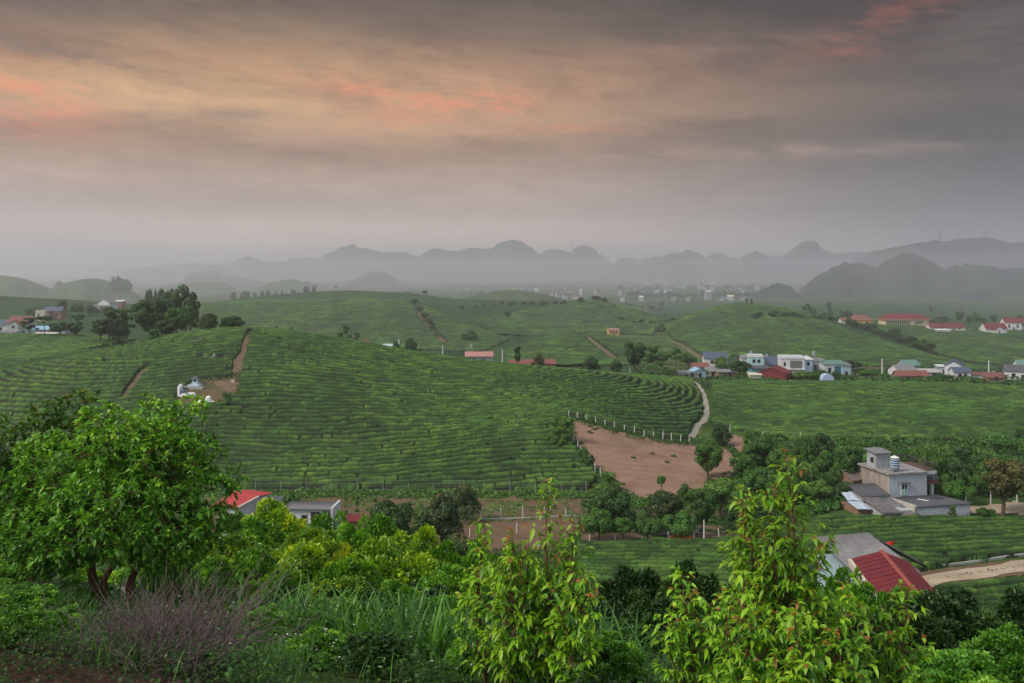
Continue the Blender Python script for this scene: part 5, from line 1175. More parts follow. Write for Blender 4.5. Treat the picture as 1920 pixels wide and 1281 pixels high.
# ---- left village -----------------------------------------------------------------------
LV = 'hazy houses of the left-hand village'
house('white house with two front gables and dull red roof in the left village', 42, 10, 8, 6.2, 4, D=400, roof='gable', wall=pm('pale_green_wall', rgb(.42, .48, .42)), rm=TILE, rh=2.8, wins=3, group=LV, sink=2)
house('grey gable front standing before the dull red roof', 28, 4.4, 3, 6.0, 4, D=394, roof='gable_y', wall=pm('pale_green_wall', rgb(.42, .48, .42)), rm=TILE, rh=1.6, wins=1, group=LV, sink=2)
house('white walled house left of the twin gables', 14, 8, 6, 4.6, 0, D=408, roof='gable', wall=WHITE, rm=BLUER, rh=2.2, wins=2, group=LV, sink=2)
house('long building with light blue roof in the left village', 98, 15, 6, 3.0, 0, D=396, roof='gable', wall=GREYW, rm=LBLUER, rh=1.3, wins=3, group=LV, sink=2)
house('low pale pink roof in front of the light blue one', 84, 9, 5, 1.8, 0, D=372, roof='shed', wall=BRICK, rm=pm('pale_pink_sheet', rgb(.58, .50, .48)), wins=0, group=LV, sink=2)
house('low grey wall building at the left picture edge', 8, 12, 4, 3.0, 0, D=380, roof='shed', wall=GREYW, rm=GREYR, wins=2, group=LV, sink=2)
house('small white arched house behind the light blue roof', 80, 5, 5, 4.6, 0, D=450, roof='flat', wall=CREAM, rm=CREAM, wins=2, group=LV, sink=2)
house('brownish house with dark blue roof right of the arched house', 104, 9, 6, 4.4, 0, D=455, roof='gable', wall=BRICK, rm=BLUER, rh=2, wins=3, group=LV, sink=2)
house('pale gabled house higher on the left slope', 202, 8, 7, 4.2, -14, D=500, roof='gable_y', wall=WHITE, rm=GREYR, rh=2.2, wins=1, group=LV, sink=2)
house('low pale terrace house left of the higher gabled one', 188, 8, 5, 2.6, 0, D=495, roof='shed', wall=CREAM, rm=GREYR, wins=2, group=LV, sink=2)
house('house with glinting white roof edge at the top of the left village', 222, 7, 5, 3.6, 0, D=520, roof='shed', wall=BRICK, rm=WHITE, wins=1, group=LV, sink=2)
# ---- distant town ----------------------------------------------------------------------
rt = random.Random(5)
for i in range(84):
    if i < 44: px = rt.uniform(1180, 1420); py = 524 + rt.random() ** 1.3 * 22
    elif i < 72: px = rt.uniform(1000, 1420); py = rt.uniform(543, 572)
    else: px = rt.uniform(850, 1080); py = rt.uniform(543, 552)
    D = (35 + rt.uniform(-2, 4)) / (py - HY) * F; D = min(max(D, 1050), 2500); x, y, z = at(px, D)
    zz = max(Z_(py, D), z); w = rt.uniform(4, 9); l = rt.uniform(4, 7); h = rt.choice([2, 2.5, 3, 4, 5]); o = empty('town_house', (x, y, zz), rt.uniform(-.6, .6))
    tag(o, 'tiny pale house in the hazy distant town', 'house', 'tiny houses of the hazy distant town')
    MB().box(-w / 2, w / 2, -l / 2, l / 2, -14, h).build('wall', rt.choice([GREYW, GREYW, CONC, BLUEW, GREYW]), o)
    MB().slab([(-w / 2 - .3, -l / 2 - .3, h), (w / 2 + .3, -l / 2 - .3, h), (w / 2 + .3, 0, h + 2), (-w / 2 - .3, 0, h + 2)], .1).slab([(w / 2 + .3, l / 2 + .3, h), (-w / 2 - .3, l / 2 + .3, h), (-w / 2 - .3, 0, h + 2), (w / 2 + .3, 0, h + 2)], .1).build('roof', rt.choice([TILE, GREYR, GREYR, REDR, DARKR, CREAM]), o)
lampm = mat_plain('lamp_glow', rgb(1, .8, .5)); 
_t = NT(lampm.node_tree)
for n_ in lampm.node_tree.nodes:
    if n_.type == 'BSDF_PRINCIPLED': n_.inputs['Emission Color'].default_value = (1.0, 0.72, 0.40, 1); n_.inputs['Emission Strength'].default_value = 3.0
for k, (px, py, D, lab) in enumerate([(1384, 556, 1180, 'lit orange lamp in the town left of the dark wooded knob'), (1200, 520, 2100, 'left lit lamp of the pair under the far mountains'), (1191, 521, 2150, 'second lit lamp of the pair under the far mountains'), (1241, 524, 2000, 'lone lit lamp right of the pair under the far mountains')]):
    x, y, z = at(px, D); zt = Z_(py, D); o = empty('street_lamp', (x, y, min(z, zt - 3))); tag(o, lab, 'street lamp'); hh = zt - o.location.z
    MB().cyl(0, 0, 0, hh, .15, .1, 8).build('pole', POST, o); MB().cyl(0, 0, hh, hh + 1.0, .7, .7, 8).build('lamp', lampm, o)
# pylons on the mountains
def pylon(label, px, top, foot, D):
    x = X_(px, D); zt = Z_(top, D); zb = Z_(foot, D) - 6; h = zt - zb; o = empty('pylon', (x, D, zb)); tag(o, label, 'pylon', None); b = MB(); w = h * .09
    T_ = Tubes()
    for sx in (-1, 1):
        for sy in (-1, 1): T_.add([[sx * w, sy * w, 0], [sx * w * .15, sy * w * .15, h]], [.45, .3], 4)
    for k in range(6):
        z0, z1 = h * k / 6, h * (k + 1) / 6; a, c = w * (1 - .85 * k / 6), w * (1 - .85 * (k + 1) / 6); T_.add([[-a, -a, z0], [c, -c, z1]], [.22, .22], 4); T_.add([[a, -a, z0], [-c, -c, z1]], [.22, .22], 4)
    link('lattice', T_.mesh('lattice', WIRE), o)
    for q in (.72, .84, .95): MB().box(-h * .11, h * .11, -.4, .4, h * q, h * q + .9).build('crossarm', WIRE, o)
pylon('left lattice mast on the far karst skyline', 1073, 453, 472, 3180); pylon('right lattice mast on the far karst skyline', 1093, 449, 463, 3180); pylon('faint lattice mast on the right mountain skyline', 1763, 433, 455, 2100)
pylon('faint lattice mast rising over the dark karst mountain', 1652, 470, 490, 1500)

# ---- fences ---------------------------------------------------------------------------------
def fence(label, pts, spacing, h, D0, D1, r=0.07, wires=3, base_rel=0.0, mat=POST, Ds=None):
    P = []
    for k, (px, py) in enumerate(pts):
        D = Ds[k] if Ds else hit(px, py, D0, D1); P.append((X_(px, D), D))
    P = np.array(P); d = np.concatenate([[0], np.cumsum(np.hypot(np.diff(P[:, 0]), np.diff(P[:, 1])))]); n = max(1, int(d[-1] / spacing)); s = np.linspace(0, d[-1], n + 1)
    x = np.interp(s, d, P[:, 0]); y = np.interp(s, d, P[:, 1]); z = gz(x, y); o = empty('fence', (x[0], y[0], z[0])); tag(o, label, 'fence'); b0 = np.array([x[0], y[0], z[0]]); rr = random.Random(len(pts) + n)
    for i in range(n + 1):
        hh = h * rr.uniform(.78, 1.12); lx, ly = rr.uniform(-.16, .16), rr.uniform(-.12, .12); p = np.array([x[i], y[i], z[i]]) - b0
        T_ = Tubes(); T_.add([p - [0, 0, .4], p + [lx, ly, hh]], [r, r * .9], 6); link('post', T_.mesh('post', mat), o)
    T_ = Tubes()
    for k in range(wires):
        q = np.stack([x, y, z + h * (k + 1) / (wires + .4)], 1) - b0; qq = []
        for i in range(n): qq += [q[i], (q[i] + q[i + 1]) / 2 - [0, 0, .05]]
        qq.append(q[-1]); T_.add(qq, [.012] * len(qq), 4)
    if wires: link('wire', T_.mesh('wire', WIRE), o)
fence('wire fence on grey posts along the foot of the main tea hill', [(380, 923), (480, 923), (700, 923), (900, 924), (1100, 926)], 3.6, 1.9, 100, 135, .05, 4, mat=pm('grey_post', rgb(.27, .27, .26)))
fence('white concrete fence posts along the top of the red field', [(1066, 784), (1100, 790), (1150, 804), (1200, 817), (1250, 827), (1292, 832)], 1.75, 1.5, 130, 180, .10, 2)
fence('white posts down the left edge of the red field', [(1076, 830), (1095, 860), (1116, 885), (1126, 896)], 2.6, 1.5, 110, 180, .09, 1)
fence('short white posts on the terrace edge above the brown strip', [(900, 973), (940, 972), (1000, 970), (1060, 968)], 2.6, 1.35, 85, 125, .08, 1)
fence('row of white posts between the pond trees and tea plot', [(1105, 1022), (1150, 1020), (1200, 1018), (1260, 1017), (1345, 1014), (1400, 1012)], 3.1, 1.3, 85, 118, .09, 2)
fence('wire fence around the sandy yard under the brown-green tree', [(1812, 950), (1850, 946), (1905, 943), (1960, 941)], 3.3, 2.2, 95, 128, .09, 3)
fence('weathered posts under the dark bush below the footpath', [(1313, 822), (1340, 834), (1366, 840)], 2.2, 1.8, 130, 175, .07, 1, mat=WOODP)
fence('white posts along the ditch above the thicket', [(1368, 812), (1385, 815), (1440, 822), (1500, 824)], 6.0, 1.6, 140, 178, .08, 1)
fence('few white posts low behind the left sapling', [(880, 1008), (965, 1000), (1010, 1030)], 4.5, 1.2, 70, 110, .08, 0)
pole('white leaning pole in front of the pond', 1320, 975, 99, .09, arm=False)
# terrace edge line and yard wall
def low_wall(label, pts, D0, D1, h, th, mat):
    P = []
    for px, py in pts:
        D = hit(px, py, D0, D1); P.append((X_(px, D), D))
    m = MB()
    for (xa, ya), (xb, yb) in zip(P[:-1], P[1:]):
        L = math.hypot(xb - xa, yb - ya); nx, ny = -(yb - ya) / L * th / 2, (xb - xa) / L * th / 2
        m.slab([(xa - nx, ya - ny, gz(xa, ya) + h), (xb - nx, yb - ny, gz(xb, yb) + h), (xb + nx, yb + ny, gz(xb, yb) + h), (xa + nx, ya + ny, gz(xa, ya) + h)], h + .6)
    o = m.build('low_wall', mat); tag(o, label, 'wall')
low_wall('pinkish grey low wall running back from the grey house yard', [(1776, 944), (1800, 958), (1818, 962)], 98, 124, .8, .2, pm('pink_grey_wall', rgb(.34, .27, .25)))
low_wall('thin pale terrace ledge crossing the brown strip', [(895, 975), (960, 974), (1020, 971), (1080, 969)], 85, 122, .18, .25, CONC)

# ---- graves on the main hill ----------------------------------------------------------------
def grave_shrine():
    D = hit(367, 724, 140, 215); x, y, z = at(366, D); o = empty('grave_shrine', (x, y, z), radians(-8)); tag(o, 'pale blue grave shrine with dark niche and curved dark roof', 'shrine')
    m = pm('pale_blue_stone', rgb(.42, .52, .58), var=.1); MB().box(-1.1, 1.3, -1.2, .9, -.5, .35).build('base', m, o)
    MB().box(-.45, .45, -.2, .6, .35, 1.5).box(-.62, .62, -.35, .7, .35, .75).build('shrine', m, o); MB().box(-.2, .2, -.24, -.19, .8, 1.35).build('niche', GLASS, o)
    b = MB(); b.slab([(-.75, -.5, 1.5), (.75, -.5, 1.5), (.42, .2, 1.95), (-.42, .2, 1.95)], .08).slab([(.75, .9, 1.5), (-.75, .9, 1.5), (-.42, .2, 1.95), (.42, .2, 1.95)], .08).build('roof', DARKR, o)
    MB().box(-2.6, 2.6, -1.9, -1.3, -.4, .15).build('step', CONC, o)
grave_shrine()
def tomb(label, px, py, w, l, kind):
    D = hit(px, py, 140, 200); x, y, z = at(px, D); o = empty('tomb', (x, y, z), radians(RND.uniform(-12, 12))); tag(o, label, 'tomb')
    m = pm('bright_white_stone', rgb(.80, .80, .80), var=.06)
    b = MB()
    n = 18
    for (z0, z1, k) in ((-.6, .25, 1.0), (.25, .5, .84)):
        i0 = len(b.v)
        for zz in (z0, z1): b.v += [(w / 2 * k * cos(2 * pi * i / n), l / 2 * k * sin(2 * pi * i / n), zz) for i in range(n)]
        b.f += [(i0 + i, i0 + (i + 1) % n, i0 + n + (i + 1) % n, i0 + n + i) for i in range(n)] + [tuple(i0 + n + i for i in range(n))]
    b.build('slab', m, o)
    if kind == 'round': MB().cyl(.6, .1, .5, .7, .35, .3).cyl(.6, .1, .7, 1.3, .55, .45, 14).cyl(.6, .1, 1.3, 1.5, .45, .1, 14).build('urn', m, o)
    if kind == 'stone':
        MB().box(-w / 2 - .1, -w / 2 + .35, -.6, .6, -.2, 1.9).box(-w / 2 + .1, -w / 2 + .5, -.45, .45, -.2, 2.2).build('headstone', m, o)
        MB().box(-w / 2 + .5, -w / 2 + 1.3, -.8, .2, 0, 1.2).build('plaque', pm('blue_grey_stone', rgb(.12, .15, .22)), o)
    return o
tomb('white oval tomb with upright headstone and blue plaque', 352, 742, 3.4, 2.4, 'stone')
tomb('low white oval tomb with a round urn in the grave clearing', 385, 757, 4.4, 2.0, 'round')
tomb('white tomb edge half hidden by the top leaves of the big tree', 338, 764, 2.0, 1.8, 'plain')
def small_marker(label, px, py, D=None, w=1.6, c=CONC):
    D = D or hit(px, py, 140, 225); x, y, z = at(px, D); o = empty('grave_marker', (x, y, z)); tag(o, label, 'grave')
    MB().box(-w / 2, w / 2, -.4, .4, -.4, .28 * w).build('slab', c, o); MB().box(w / 2 - .2 * w, w / 2, -.3, .3, .28 * w, .55 * w).build('headstone', c, o)
small_marker('grey grave marker set in the upper tea rows', 368, 644, w=2.6, c=GREYR); small_marker('pale low grave with a slim headstone in the middle tea rows', 393, 675, w=2.4)
small_marker('tiny white stone on the reddish hill track', 437, 716, w=.7, c=WHITE)
small_marker('small dark red shrine under the two round ridge trees', 431, 622, D=214, w=1.6, c=REDR); small_marker('tiny white marker left of the round ridge trees', 366, 624, D=218, w=1.2, c=WHITE)

# ---- pond and small items ---------------------------------------------------------------------
def pond():
    m, t = new_mat('pond_water'); n = t.noise(geopos(t), 1.5, 3, .5); finish(m, t, rgb(.03, .035, .03), .03, .8, n, .01)
    D = np.linspace(100.5, 108.5, 20); px = np.linspace(1178, 1318, 40); a, b = np.meshgrid(px, D); X = X_(a, b); zc = float(gz(X_(1250, 104), 104)) + .12
    e = ((a - 1250) / 66) ** 2 + ((b - 104.5) / 3.9) ** 2 + .3 * (vnoise(X * .5, b * .5, 2) - .5)
    grid_mesh('pond', X, b, np.full(X.shape, max(zc, float(gz(X, b)[e < 1].max()) + .03)), e < 1, m, 'small pale pond glinting between the mid-ground bushes', 'structure')
pond()
def red_cover():
    D = hit(1278, 1013, 85, 118) + .6; x, y, z = at(1278, D); o = empty('red_tarpaulin', (x, y, z)); tag(o, 'crumpled orange-red tarpaulin lying by the white posts', 'tarpaulin')
    u, v = np.meshgrid(np.linspace(-1, 1, 21), np.linspace(-1, 1, 11)); X = u * 1.7; Y = v * .6; Z = .5 * np.maximum(0, 1 - u ** 2) * (1 - v ** 2) * (.5 + vnoise(u * 3 + 9, v * 3, 4)) + .25 * vnoise(u * 5, v * 5, 6) * (1 - u ** 2)
    i, j = np.meshgrid(np.arange(20), np.arange(10)); q = (j * 21 + i).ravel(); link('sheet', mesh_np('sheet', np.stack([X.ravel(), Y.ravel(), Z.ravel()], 1), [np.stack([q, q + 1, q + 22, q + 21], 1)], [pm('orange_red_tarp', rgb(.75, .12, .05))], True), o)
red_cover()
# ------------------------------------------------------------------ trees and bushes of the middle ground
T1, BU = 'tree', 'bush'
plant('tree', 'lone bushy tree standing at the right edge of the red field', T1, 'oval', 1328, 822, 54, base=896, mat='mid', seed=1)
plant('bush', 'dark round bush at the foot of the pale footpath', BU, 'dome', 1350, 795, 48, base=836, mat='mango', seed=2)
plant('bush', 'pale green feathery bush at the top left corner of the red field', BU, 'feathery', 1052, 781, 50, base=832, mat='lightleaf', seed=3)
plant('bush', 'smaller pale bush just below the feathery one beside the tea', BU, 'shrub', 1046, 818, 32, base=842, mat='lightleaf', seed=4)
plant('bush', 'upper green bush on the left boundary of the red field', BU, 'shrub', 1092, 838, 24, base=862, mat='mid', seed=4)
plant('bush', 'middle green bush on the left boundary of the red field', BU, 'shrub', 1104, 852, 24, base=878, mat='mid', seed=5)
plant('bush', 'light bush at the lower left corner of the red field', BU, 'feathery', 1142, 884, 44, base=920, mat='lightleaf', seed=6)
plant('papaya_tree', 'thin papaya tree standing up before the red field', T1, 'umbrella', 1240, 893, 18, D=112, mat='lightleaf', seed=7)
plant('tree', 'broad dark dome tree left of the pond', T1, 'dome', 1150, 914, 112, base=990, mat='mango', seed=2)
plant('tree', 'dome tree with brownish flush directly behind the pond', T1, 'dome', 1247, 922, 84, base=985, mat='mangotip', seed=8)
plant('tree', 'grey green tree on a bare trunk right of the pond', T1, 'round', 1316, 918, 60, base=1008, mat='mid', seed=9)
plant('tree', 'bright rounded tree between the pond and the right sapling', T1, 'round', 1352, 896, 86, base=975, mat='lightleaf', seed=1)
plant('tree', 'light green tree left of the small clipped-looking tree', T1, 'shrub', 1124, 952, 74, base=1016, mat='mid', seed=10, dmin=80)
plant('tree', 'small round tree with forked stem before the tea plot', T1, 'round', 1168, 970, 38, base=1019, mat='mid', seed=11, dmin=80)
plant('bush', 'feathery green bush in front of the pond on the left', BU, 'shrub', 1214, 966, 58, base=1014, mat='mid', seed=12, dmin=80)
plant('bush', 'full green bush in front of the pond on the right', BU, 'shrub', 1270, 960, 70, base=1013, mat='mid', seed=10, dmin=80)
plant('bush', 'dark low bush at the right end of the row of pond bushes', BU, 'dome', 1385, 940, 60, base=1008, mat='mango', seed=2, dmin=80)
plant('bush', 'low shrub filling the gap behind the dome trees', BU, 'shrub', 1290, 908, 40, base=945, mat='mid', seed=4)
# mango trees left of the left sapling
plant('mango_tree', 'large dark mango tree with brown tips behind the citrus bushes', T1, 'dome', 828, 928, 108, D=90, mat='mangotip', seed=2)
plant('mango_tree', 'mango tree with pale flower tips at the fence of the tea hill', T1, 'dome', 872, 908, 62, D=108, mat='mangotip', seed=8)
plant('mango_tree', 'very dark tree right of the white shed', T1, 'dome', 728, 940, 88, D=86, mat='mango', seed=13)
plant('mango_tree', 'brown tipped dark tree low between citrus and left sapling', T1, 'dome', 862, 1003, 66, D=78, mat='mangotip', seed=13)
plant('tree', 'pale feathery tree between the two dark mango trees', T1, 'feathery', 786, 948, 52, D=92, mat='lightleaf', seed=6)
plant('bush', 'green bush behind the small shed', BU, 'shrub', 542, 920, 62, D=97, mat='lightleaf', seed=4)
plant('bush', 'creeper-like shrub leaning on the white shed front', BU, 'feathery', 612, 958, 20, D=86.5, mat='mid', seed=3)
# thicket between the red field and the grey house
thk = [
 ('oval', 1425, 818, 62, 884, 'mid', 1, 'tall tree at the left end of the thicket'), ('oval', 1390, 850, 44, 900, 'mid', 9, 'round tree next to the red field corner'),
 ('shrub', 1462, 838, 60, 900, 'mid', 10, 'spreading tree in the thicket behind the right sapling'), ('dome', 1508, 820, 58, 886, 'mid', 2, 'leafy dome tree in the back row of the thicket'),
 ('oval', 1540, 812, 44, 870, 'mango', 11, 'dark tree against the flat plantation edge'), ('shrub', 1500, 862, 62, 915, 'lightleaf', 12, 'light green bushy tree in mid thicket'),
 ('shrub', 1556, 846, 60, 900, 'mid', 4, 'green bushy tree up the slope left of the grey house'), ('oval', 1596, 838, 50, 895, 'mid', 9, 'tree directly behind the grey house stair tower'),
 ('shrub', 1422, 880, 62, 930, 'mid', 12, 'low tree between the thicket and the pond trees'), ('shrub', 1470, 898, 70, 945, 'mid', 10, 'broad low tree under the thicket'),
 ('shrub', 1535, 898, 60, 940, 'lightleaf', 4, 'pale low tree right above the right sapling'), ('round', 1600, 876, 50, 925, 'mid', 1, 'tree touching the grey house left wall'),
 ('dome', 1586, 905, 50, 955, 'mango', 13, 'dark dome shrub before the grey house annexes'), ('shrub', 1570, 872, 44, 918, 'mid', 10, 'bushy tree above the brown outbuilding'),
 ('dome', 1700, 846, 62, 890, 'mid', 2, 'dome tree behind the grey house roof'), ('shrub', 1740, 838, 56, 885, 'lightleaf', 12, 'pale tree behind the roof railing'),
 ('oval', 1772, 846, 56, 905, 'mid', 1, 'rounded tree right behind the balcony'), ('dome', 1795, 862, 66, 928, 'mango', 2, 'dark dome tree right of the grey house'),
 ('shrub', 1832, 868, 62, 930, 'mid', 10, 'green tree left of the brown-green yard tree'), ('round', 1806, 836, 40, 872, 'mango', 11, 'dark tree in the back row right of the house'),
 ('dome', 1846, 852, 50, 905, 'mango', 13, 'dark dome tree behind the yard'), ('shrub', 1768, 888, 48, 938, 'mid', 4, 'bush close against the balcony'),
 ('round', 1870, 830, 20, 852, 'mango', 9, 'small dark tree on the slope over the yard'), ('round', 1896, 826, 24, 856, 'mid', 11, 'slim stemmed little tree near the right edge'),
 ('dome', 1914, 804, 30, 832, 'mango', 2, 'dark bush at the right edge by the plantation'), ('shrub', 1800, 902, 60, 945, 'mid', 12, 'low bush behind the yard fence'),
 ('shrub', 1935, 880, 60, 940, 'mid', 4, 'green bush cut by the right picture edge'), ('feathery', 1786, 948, 16, 975, 'lightleaf', 3, 'thin young tree at the corner of the lean-to'),
 ('shrub', 1850, 952, 36, 972, 'mid', 10, 'low bush at the tea plot edge by the yard'), ('shrub', 1682, 872, 30, 900, 'mid', 12, 'bush tucked behind the roof slab')]
for kd, px, top, w, base, mt, sd_, lab in thk:
    plant('tree' if kd != 'shrub' else 'bush', lab, T1 if kd != 'shrub' else BU, kd, px, top, w, D=118.5 if 'annexes' in lab else (124 if base < 945 and 1590 < px < 1760 and base > 880 else None), base=base, mat=mt, seed=sd_, dmin=80)
plant('tree', 'brown and green tree on a dark trunk in the sandy yard', T1, 'round', 1880, 862, 96, base=968, mat='rust', seed=9, dmin=80)
# ridge trees
plant('tree', 'left of the two round dark trees on the hilltop', T1, 'dome', 392, 588, 42, D=226, mat='mangotip', seed=8)
plant('tree', 'right of the two round dark trees on the hilltop', T1, 'dome', 436, 593, 44, D=230, mat='mango', seed=13)
plant('tree', 'tall broad tree rising behind the hilltop', T1, 'round', 287, 562, 70, D=258, mat='mango', seed=9)
plant('tree', 'dark bushy tree leaning out over the hilltop row', T1, 'round', 347, 536, 56, D=300, mat='mango', seed=1)
plant('tree', 'small airy tree left of the leaning bushy tree', T1, 'airy', 303, 543, 34, D=320, mat='mid', seed=15)
plant('tree', 'tree filling the gap behind the tall broad tree', T1, 'round', 330, 578, 50, D=252, mat='mid', seed=11)
plant('tree', 'low dark tree under the tall broad tree', T1, 'round', 312, 600, 46, D=238, mat='mango', seed=9)
plant('bush', 'bright bush poking over the crest left of the hilltop trees', BU, 'feathery', 289, 617, 24, base=641, mat='mid', seed=3, dmin=180)
plant('tree', 'loose tree right behind the hilltop gap', T1, 'airy', 358, 576, 40, D=262, mat='mid', seed=15)
plant('tree', 'layered tree left of the tall broad tree', T1, 'airy', 205, 576, 62, D=290, mat='mango', seed=15)
plant('tree', 'thin airy tree between the layered and the tall broad one', T1, 'airy', 238, 580, 32, D=292, mat='mid', seed=14)
plant('tree', 'dark low tree at the left foot of the layered tree', T1, 'round', 188, 602, 34, D=294, mat='mango', seed=1)
plant('tree', 'dark low tree at the right foot of the layered tree', T1, 'dome', 222, 602, 40, D=294, mat='mango', seed=13)
plant('tree', 'flat-topped tree before the light blue roof', T1, 'umbrella', 83, 593, 30, D=312, mat='mango', seed=7)
plant('tree', 'dark tree left of the flat-topped tree', T1, 'airy', 54, 596, 32, D=312, mat='mango', seed=14)
plant('tree', 'rounded dark tree at the right end of the light blue roof', T1, 'round', 112, 604, 36, D=312, mat='mango', seed=11)
plant('tree', 'small flat crown tree above the pair right of the blue roof', T1, 'umbrella', 144, 591, 24, D=316, mat='mango', seed=16)
plant('tree', 'low dark tree under the small flat crown', T1, 'round', 142, 604, 36, D=312, mat='mango', seed=9)
plant('tree', 'airy lone tree behind the crest at the foot of the far slope', T1, 'airy', 645, 610, 26, D=335, mat='mid', seed=15)
plant('tree', 'narrow clipped column tree on the crest of the tea hill', T1, 'column', 970, 650, 13, D=234, mat='mango', seed=17)
plant('tree', 'dark tree left of the pole on the crest', T1, 'dome', 770, 634, 34, D=330, mat='mango', seed=2)
plant('bush', 'dark bush below the crest at the white roofed house', BU, 'dome', 742, 642, 16, D=300, mat='mango', seed=13)
plant('tree', 'dark dome tree behind the right end of the crest', T1, 'dome', 1109, 669, 44, D=268, mat='mango', seed=2)
plant('tree', 'small dark tree left of the tall valley tree', T1, 'dome', 1156, 675, 24, D=262, mat='mango', seed=13)
plant('tree', 'tall thick valley tree left of the village', T1, 'round', 1188, 642, 46, D=276, mat='mango', seed=9)
plant('tree', 'see-through valley tree beside the tall thick one', T1, 'airy', 1232, 648, 52, D=288, mat='mid', seed=15)
plant('tree', 'leaning light tree in the small clearing by the graves', T1, 'feathery', 424, 734, 24, base=766, mat='mid', seed=6, dmin=140)
plant('bush', 'hazy dark bush on the tea slope right of the big tree top', BU, 'shrub', 384, 806, 34, base=850, mat='mango', seed=12, dmin=110)
plant('tree', 'purplish dark tree behind the crest left of the dome tree', T1, 'dome', 1010, 664, 26, D=300, mat='rust', seed=2)
plant('bush', 'round bush on the far side of the crest right of the hill path', BU, 'round', 545, 614, 20, D=300, mat='mango', seed=1)
plant('bush', 'tiny bush left of the round bush beyond the crest', BU, 'round', 518, 612, 12, D=310, mat='mid', seed=9)
vt = [(1387, 676, 40, 292, 'round', 'mango', 'big round village tree left of the dark red barn'), (1290, 662, 36, 335, 'shrub', 'mid', 'bushy tree before the slate blue roof at the village left'), (1268, 652, 30, 330, 'airy', 'mid', 'loose tree at the left end of the village'),
      (1318, 690, 22, 296, 'shrub', 'mango', 'small bush between the village huts at the left'), (1504, 696, 46, 288, 'shrub', 'lightleaf', 'pale bushes below the white veranda house'), (1536, 694, 34, 288, 'shrub', 'mid', 'green bush left of the blue tarpaulin'),
      (1568, 696, 26, 284, 'dome', 'mango', 'dark bush right of the blue tarpaulin'), (1594, 704, 36, 284, 'dome', 'mango', 'low dark bush at the village right end'), (1600, 676, 34, 330, 'shrub', 'mango', 'dark tree behind the green-roofed shop'),
      (1634, 692, 42, 294, 'shrub', 'mid', 'bush between the two village clusters'), (1735, 708, 32, 280, 'shrub', 'mid', 'bush before the pale grey village roof'), (1768, 702, 38, 282, 'round', 'mango', 'round tree before the white gabled house'),
      (1842, 710, 26, 280, 'round', 'mango', 'round bush near the right-hand lane foot'), (1898, 712, 22, 280, 'shrub', 'mid', 'bush before the right edge house'), (1350, 668, 26, 325, 'shrub', 'lightleaf', 'pale tree right of the slate blue roof'), (1660, 700, 30, 290, 'shrub', 'mid', 'low bush at the foot of the white pole')]
for px, top, w, D, kd, mt, lab in vt: plant('tree' if 'tree' in lab else 'bush', lab, T1 if 'tree' in lab else BU, kd, px, top, w, D=D, mat=mt, seed={'round': 11, 'shrub': 10, 'airy': 14, 'dome': 2}[kd])
# far trees, each its own
G_ = 'small far trees on the hazy hills'
def far(px, top, w, base, lab, kd='round', mt='mango', dmin=330, grp=G_, nm='tree'):
    return plant(nm, lab, T1, kd, px, top, w, base=base, mat=mt, seed={'round': 9, 'shrub': 4, 'airy': 15, 'dome': 13, 'umbrella': 16, 'column': 17, 'feathery': 6}[kd], dmin=dmin, group=grp)
far(777, 560, 16, 575, 'dark tree at the top of the far dirt track', 'round'); far(952, 584, 15, 598, 'round tree alone on the slope left of the middle hill')
far(1088, 558, 13, 568, 'left small tree on the middle hill summit', 'dome'); far(1118, 555, 22, 565, 'flat tree clump on the middle hill summit', 'dome'); far(1134, 558, 14, 569, 'right small tree on the middle hill summit', 'dome')
far(880, 620, 34, 640, 'wide low bush at the foot of the far hill', 'shrub'); far(1238, 610 - 2, 22, 628, 'low bush at the left foot of the right hill', 'shrub')
far(1415, 588, 14, 600, 'bush left in the dark band on the right hill', 'dome'); far(1513, 570, 18, 590, 'loose tree sticking out of the dark band on the right hill', 'airy'); far(1554, 567, 9, 592, 'slim dark tree pair left of the orange house', 'column')
far(1746, 575, 8, 586, 'small dark tree behind the school roof', 'dome', dmin=560); far(1748, 598, 16, 607, 'cone shaped bush right of the school', 'dome'); far(1770, 592, 28, 606, 'dark bushes behind the long low red roof', 'dome'); far(1906, 600, 26, 618, 'dark bush at the right edge houses', 'dome')
far(1240, 566, 10, 575, 'dot-like tree right of the middle hill', 'dome', dmin=640); far(866, 573, 10, 580, 'dot-like bush on the near hump skyline', 'dome'); far(592, 534, 10, 546, 'lone umbrella tree on the highest far tea hill', 'umbrella', dmin=600); far(630, 536, 9, 545, 'second lone umbrella tree on the highest far tea hill', 'umbrella', dmin=600)
far(797, 545, 12, 553, 'small tree on the right shoulder of the highest far hill', 'round', dmin=600)
far(112, 527, 16, 534, 'lone tree on the second grey hill at the left', 'dome', dmin=900); 
far(668, 622, 16, 640, 'small tree beside the faint pink roof', 'feathery', dmin=330); far(1400, 560, 4, 572, 'left slim tree on the right hill summit', 'column', dmin=500); far(1409, 561, 5, 572, 'right slim tree on the right hill summit', 'column', dmin=500)
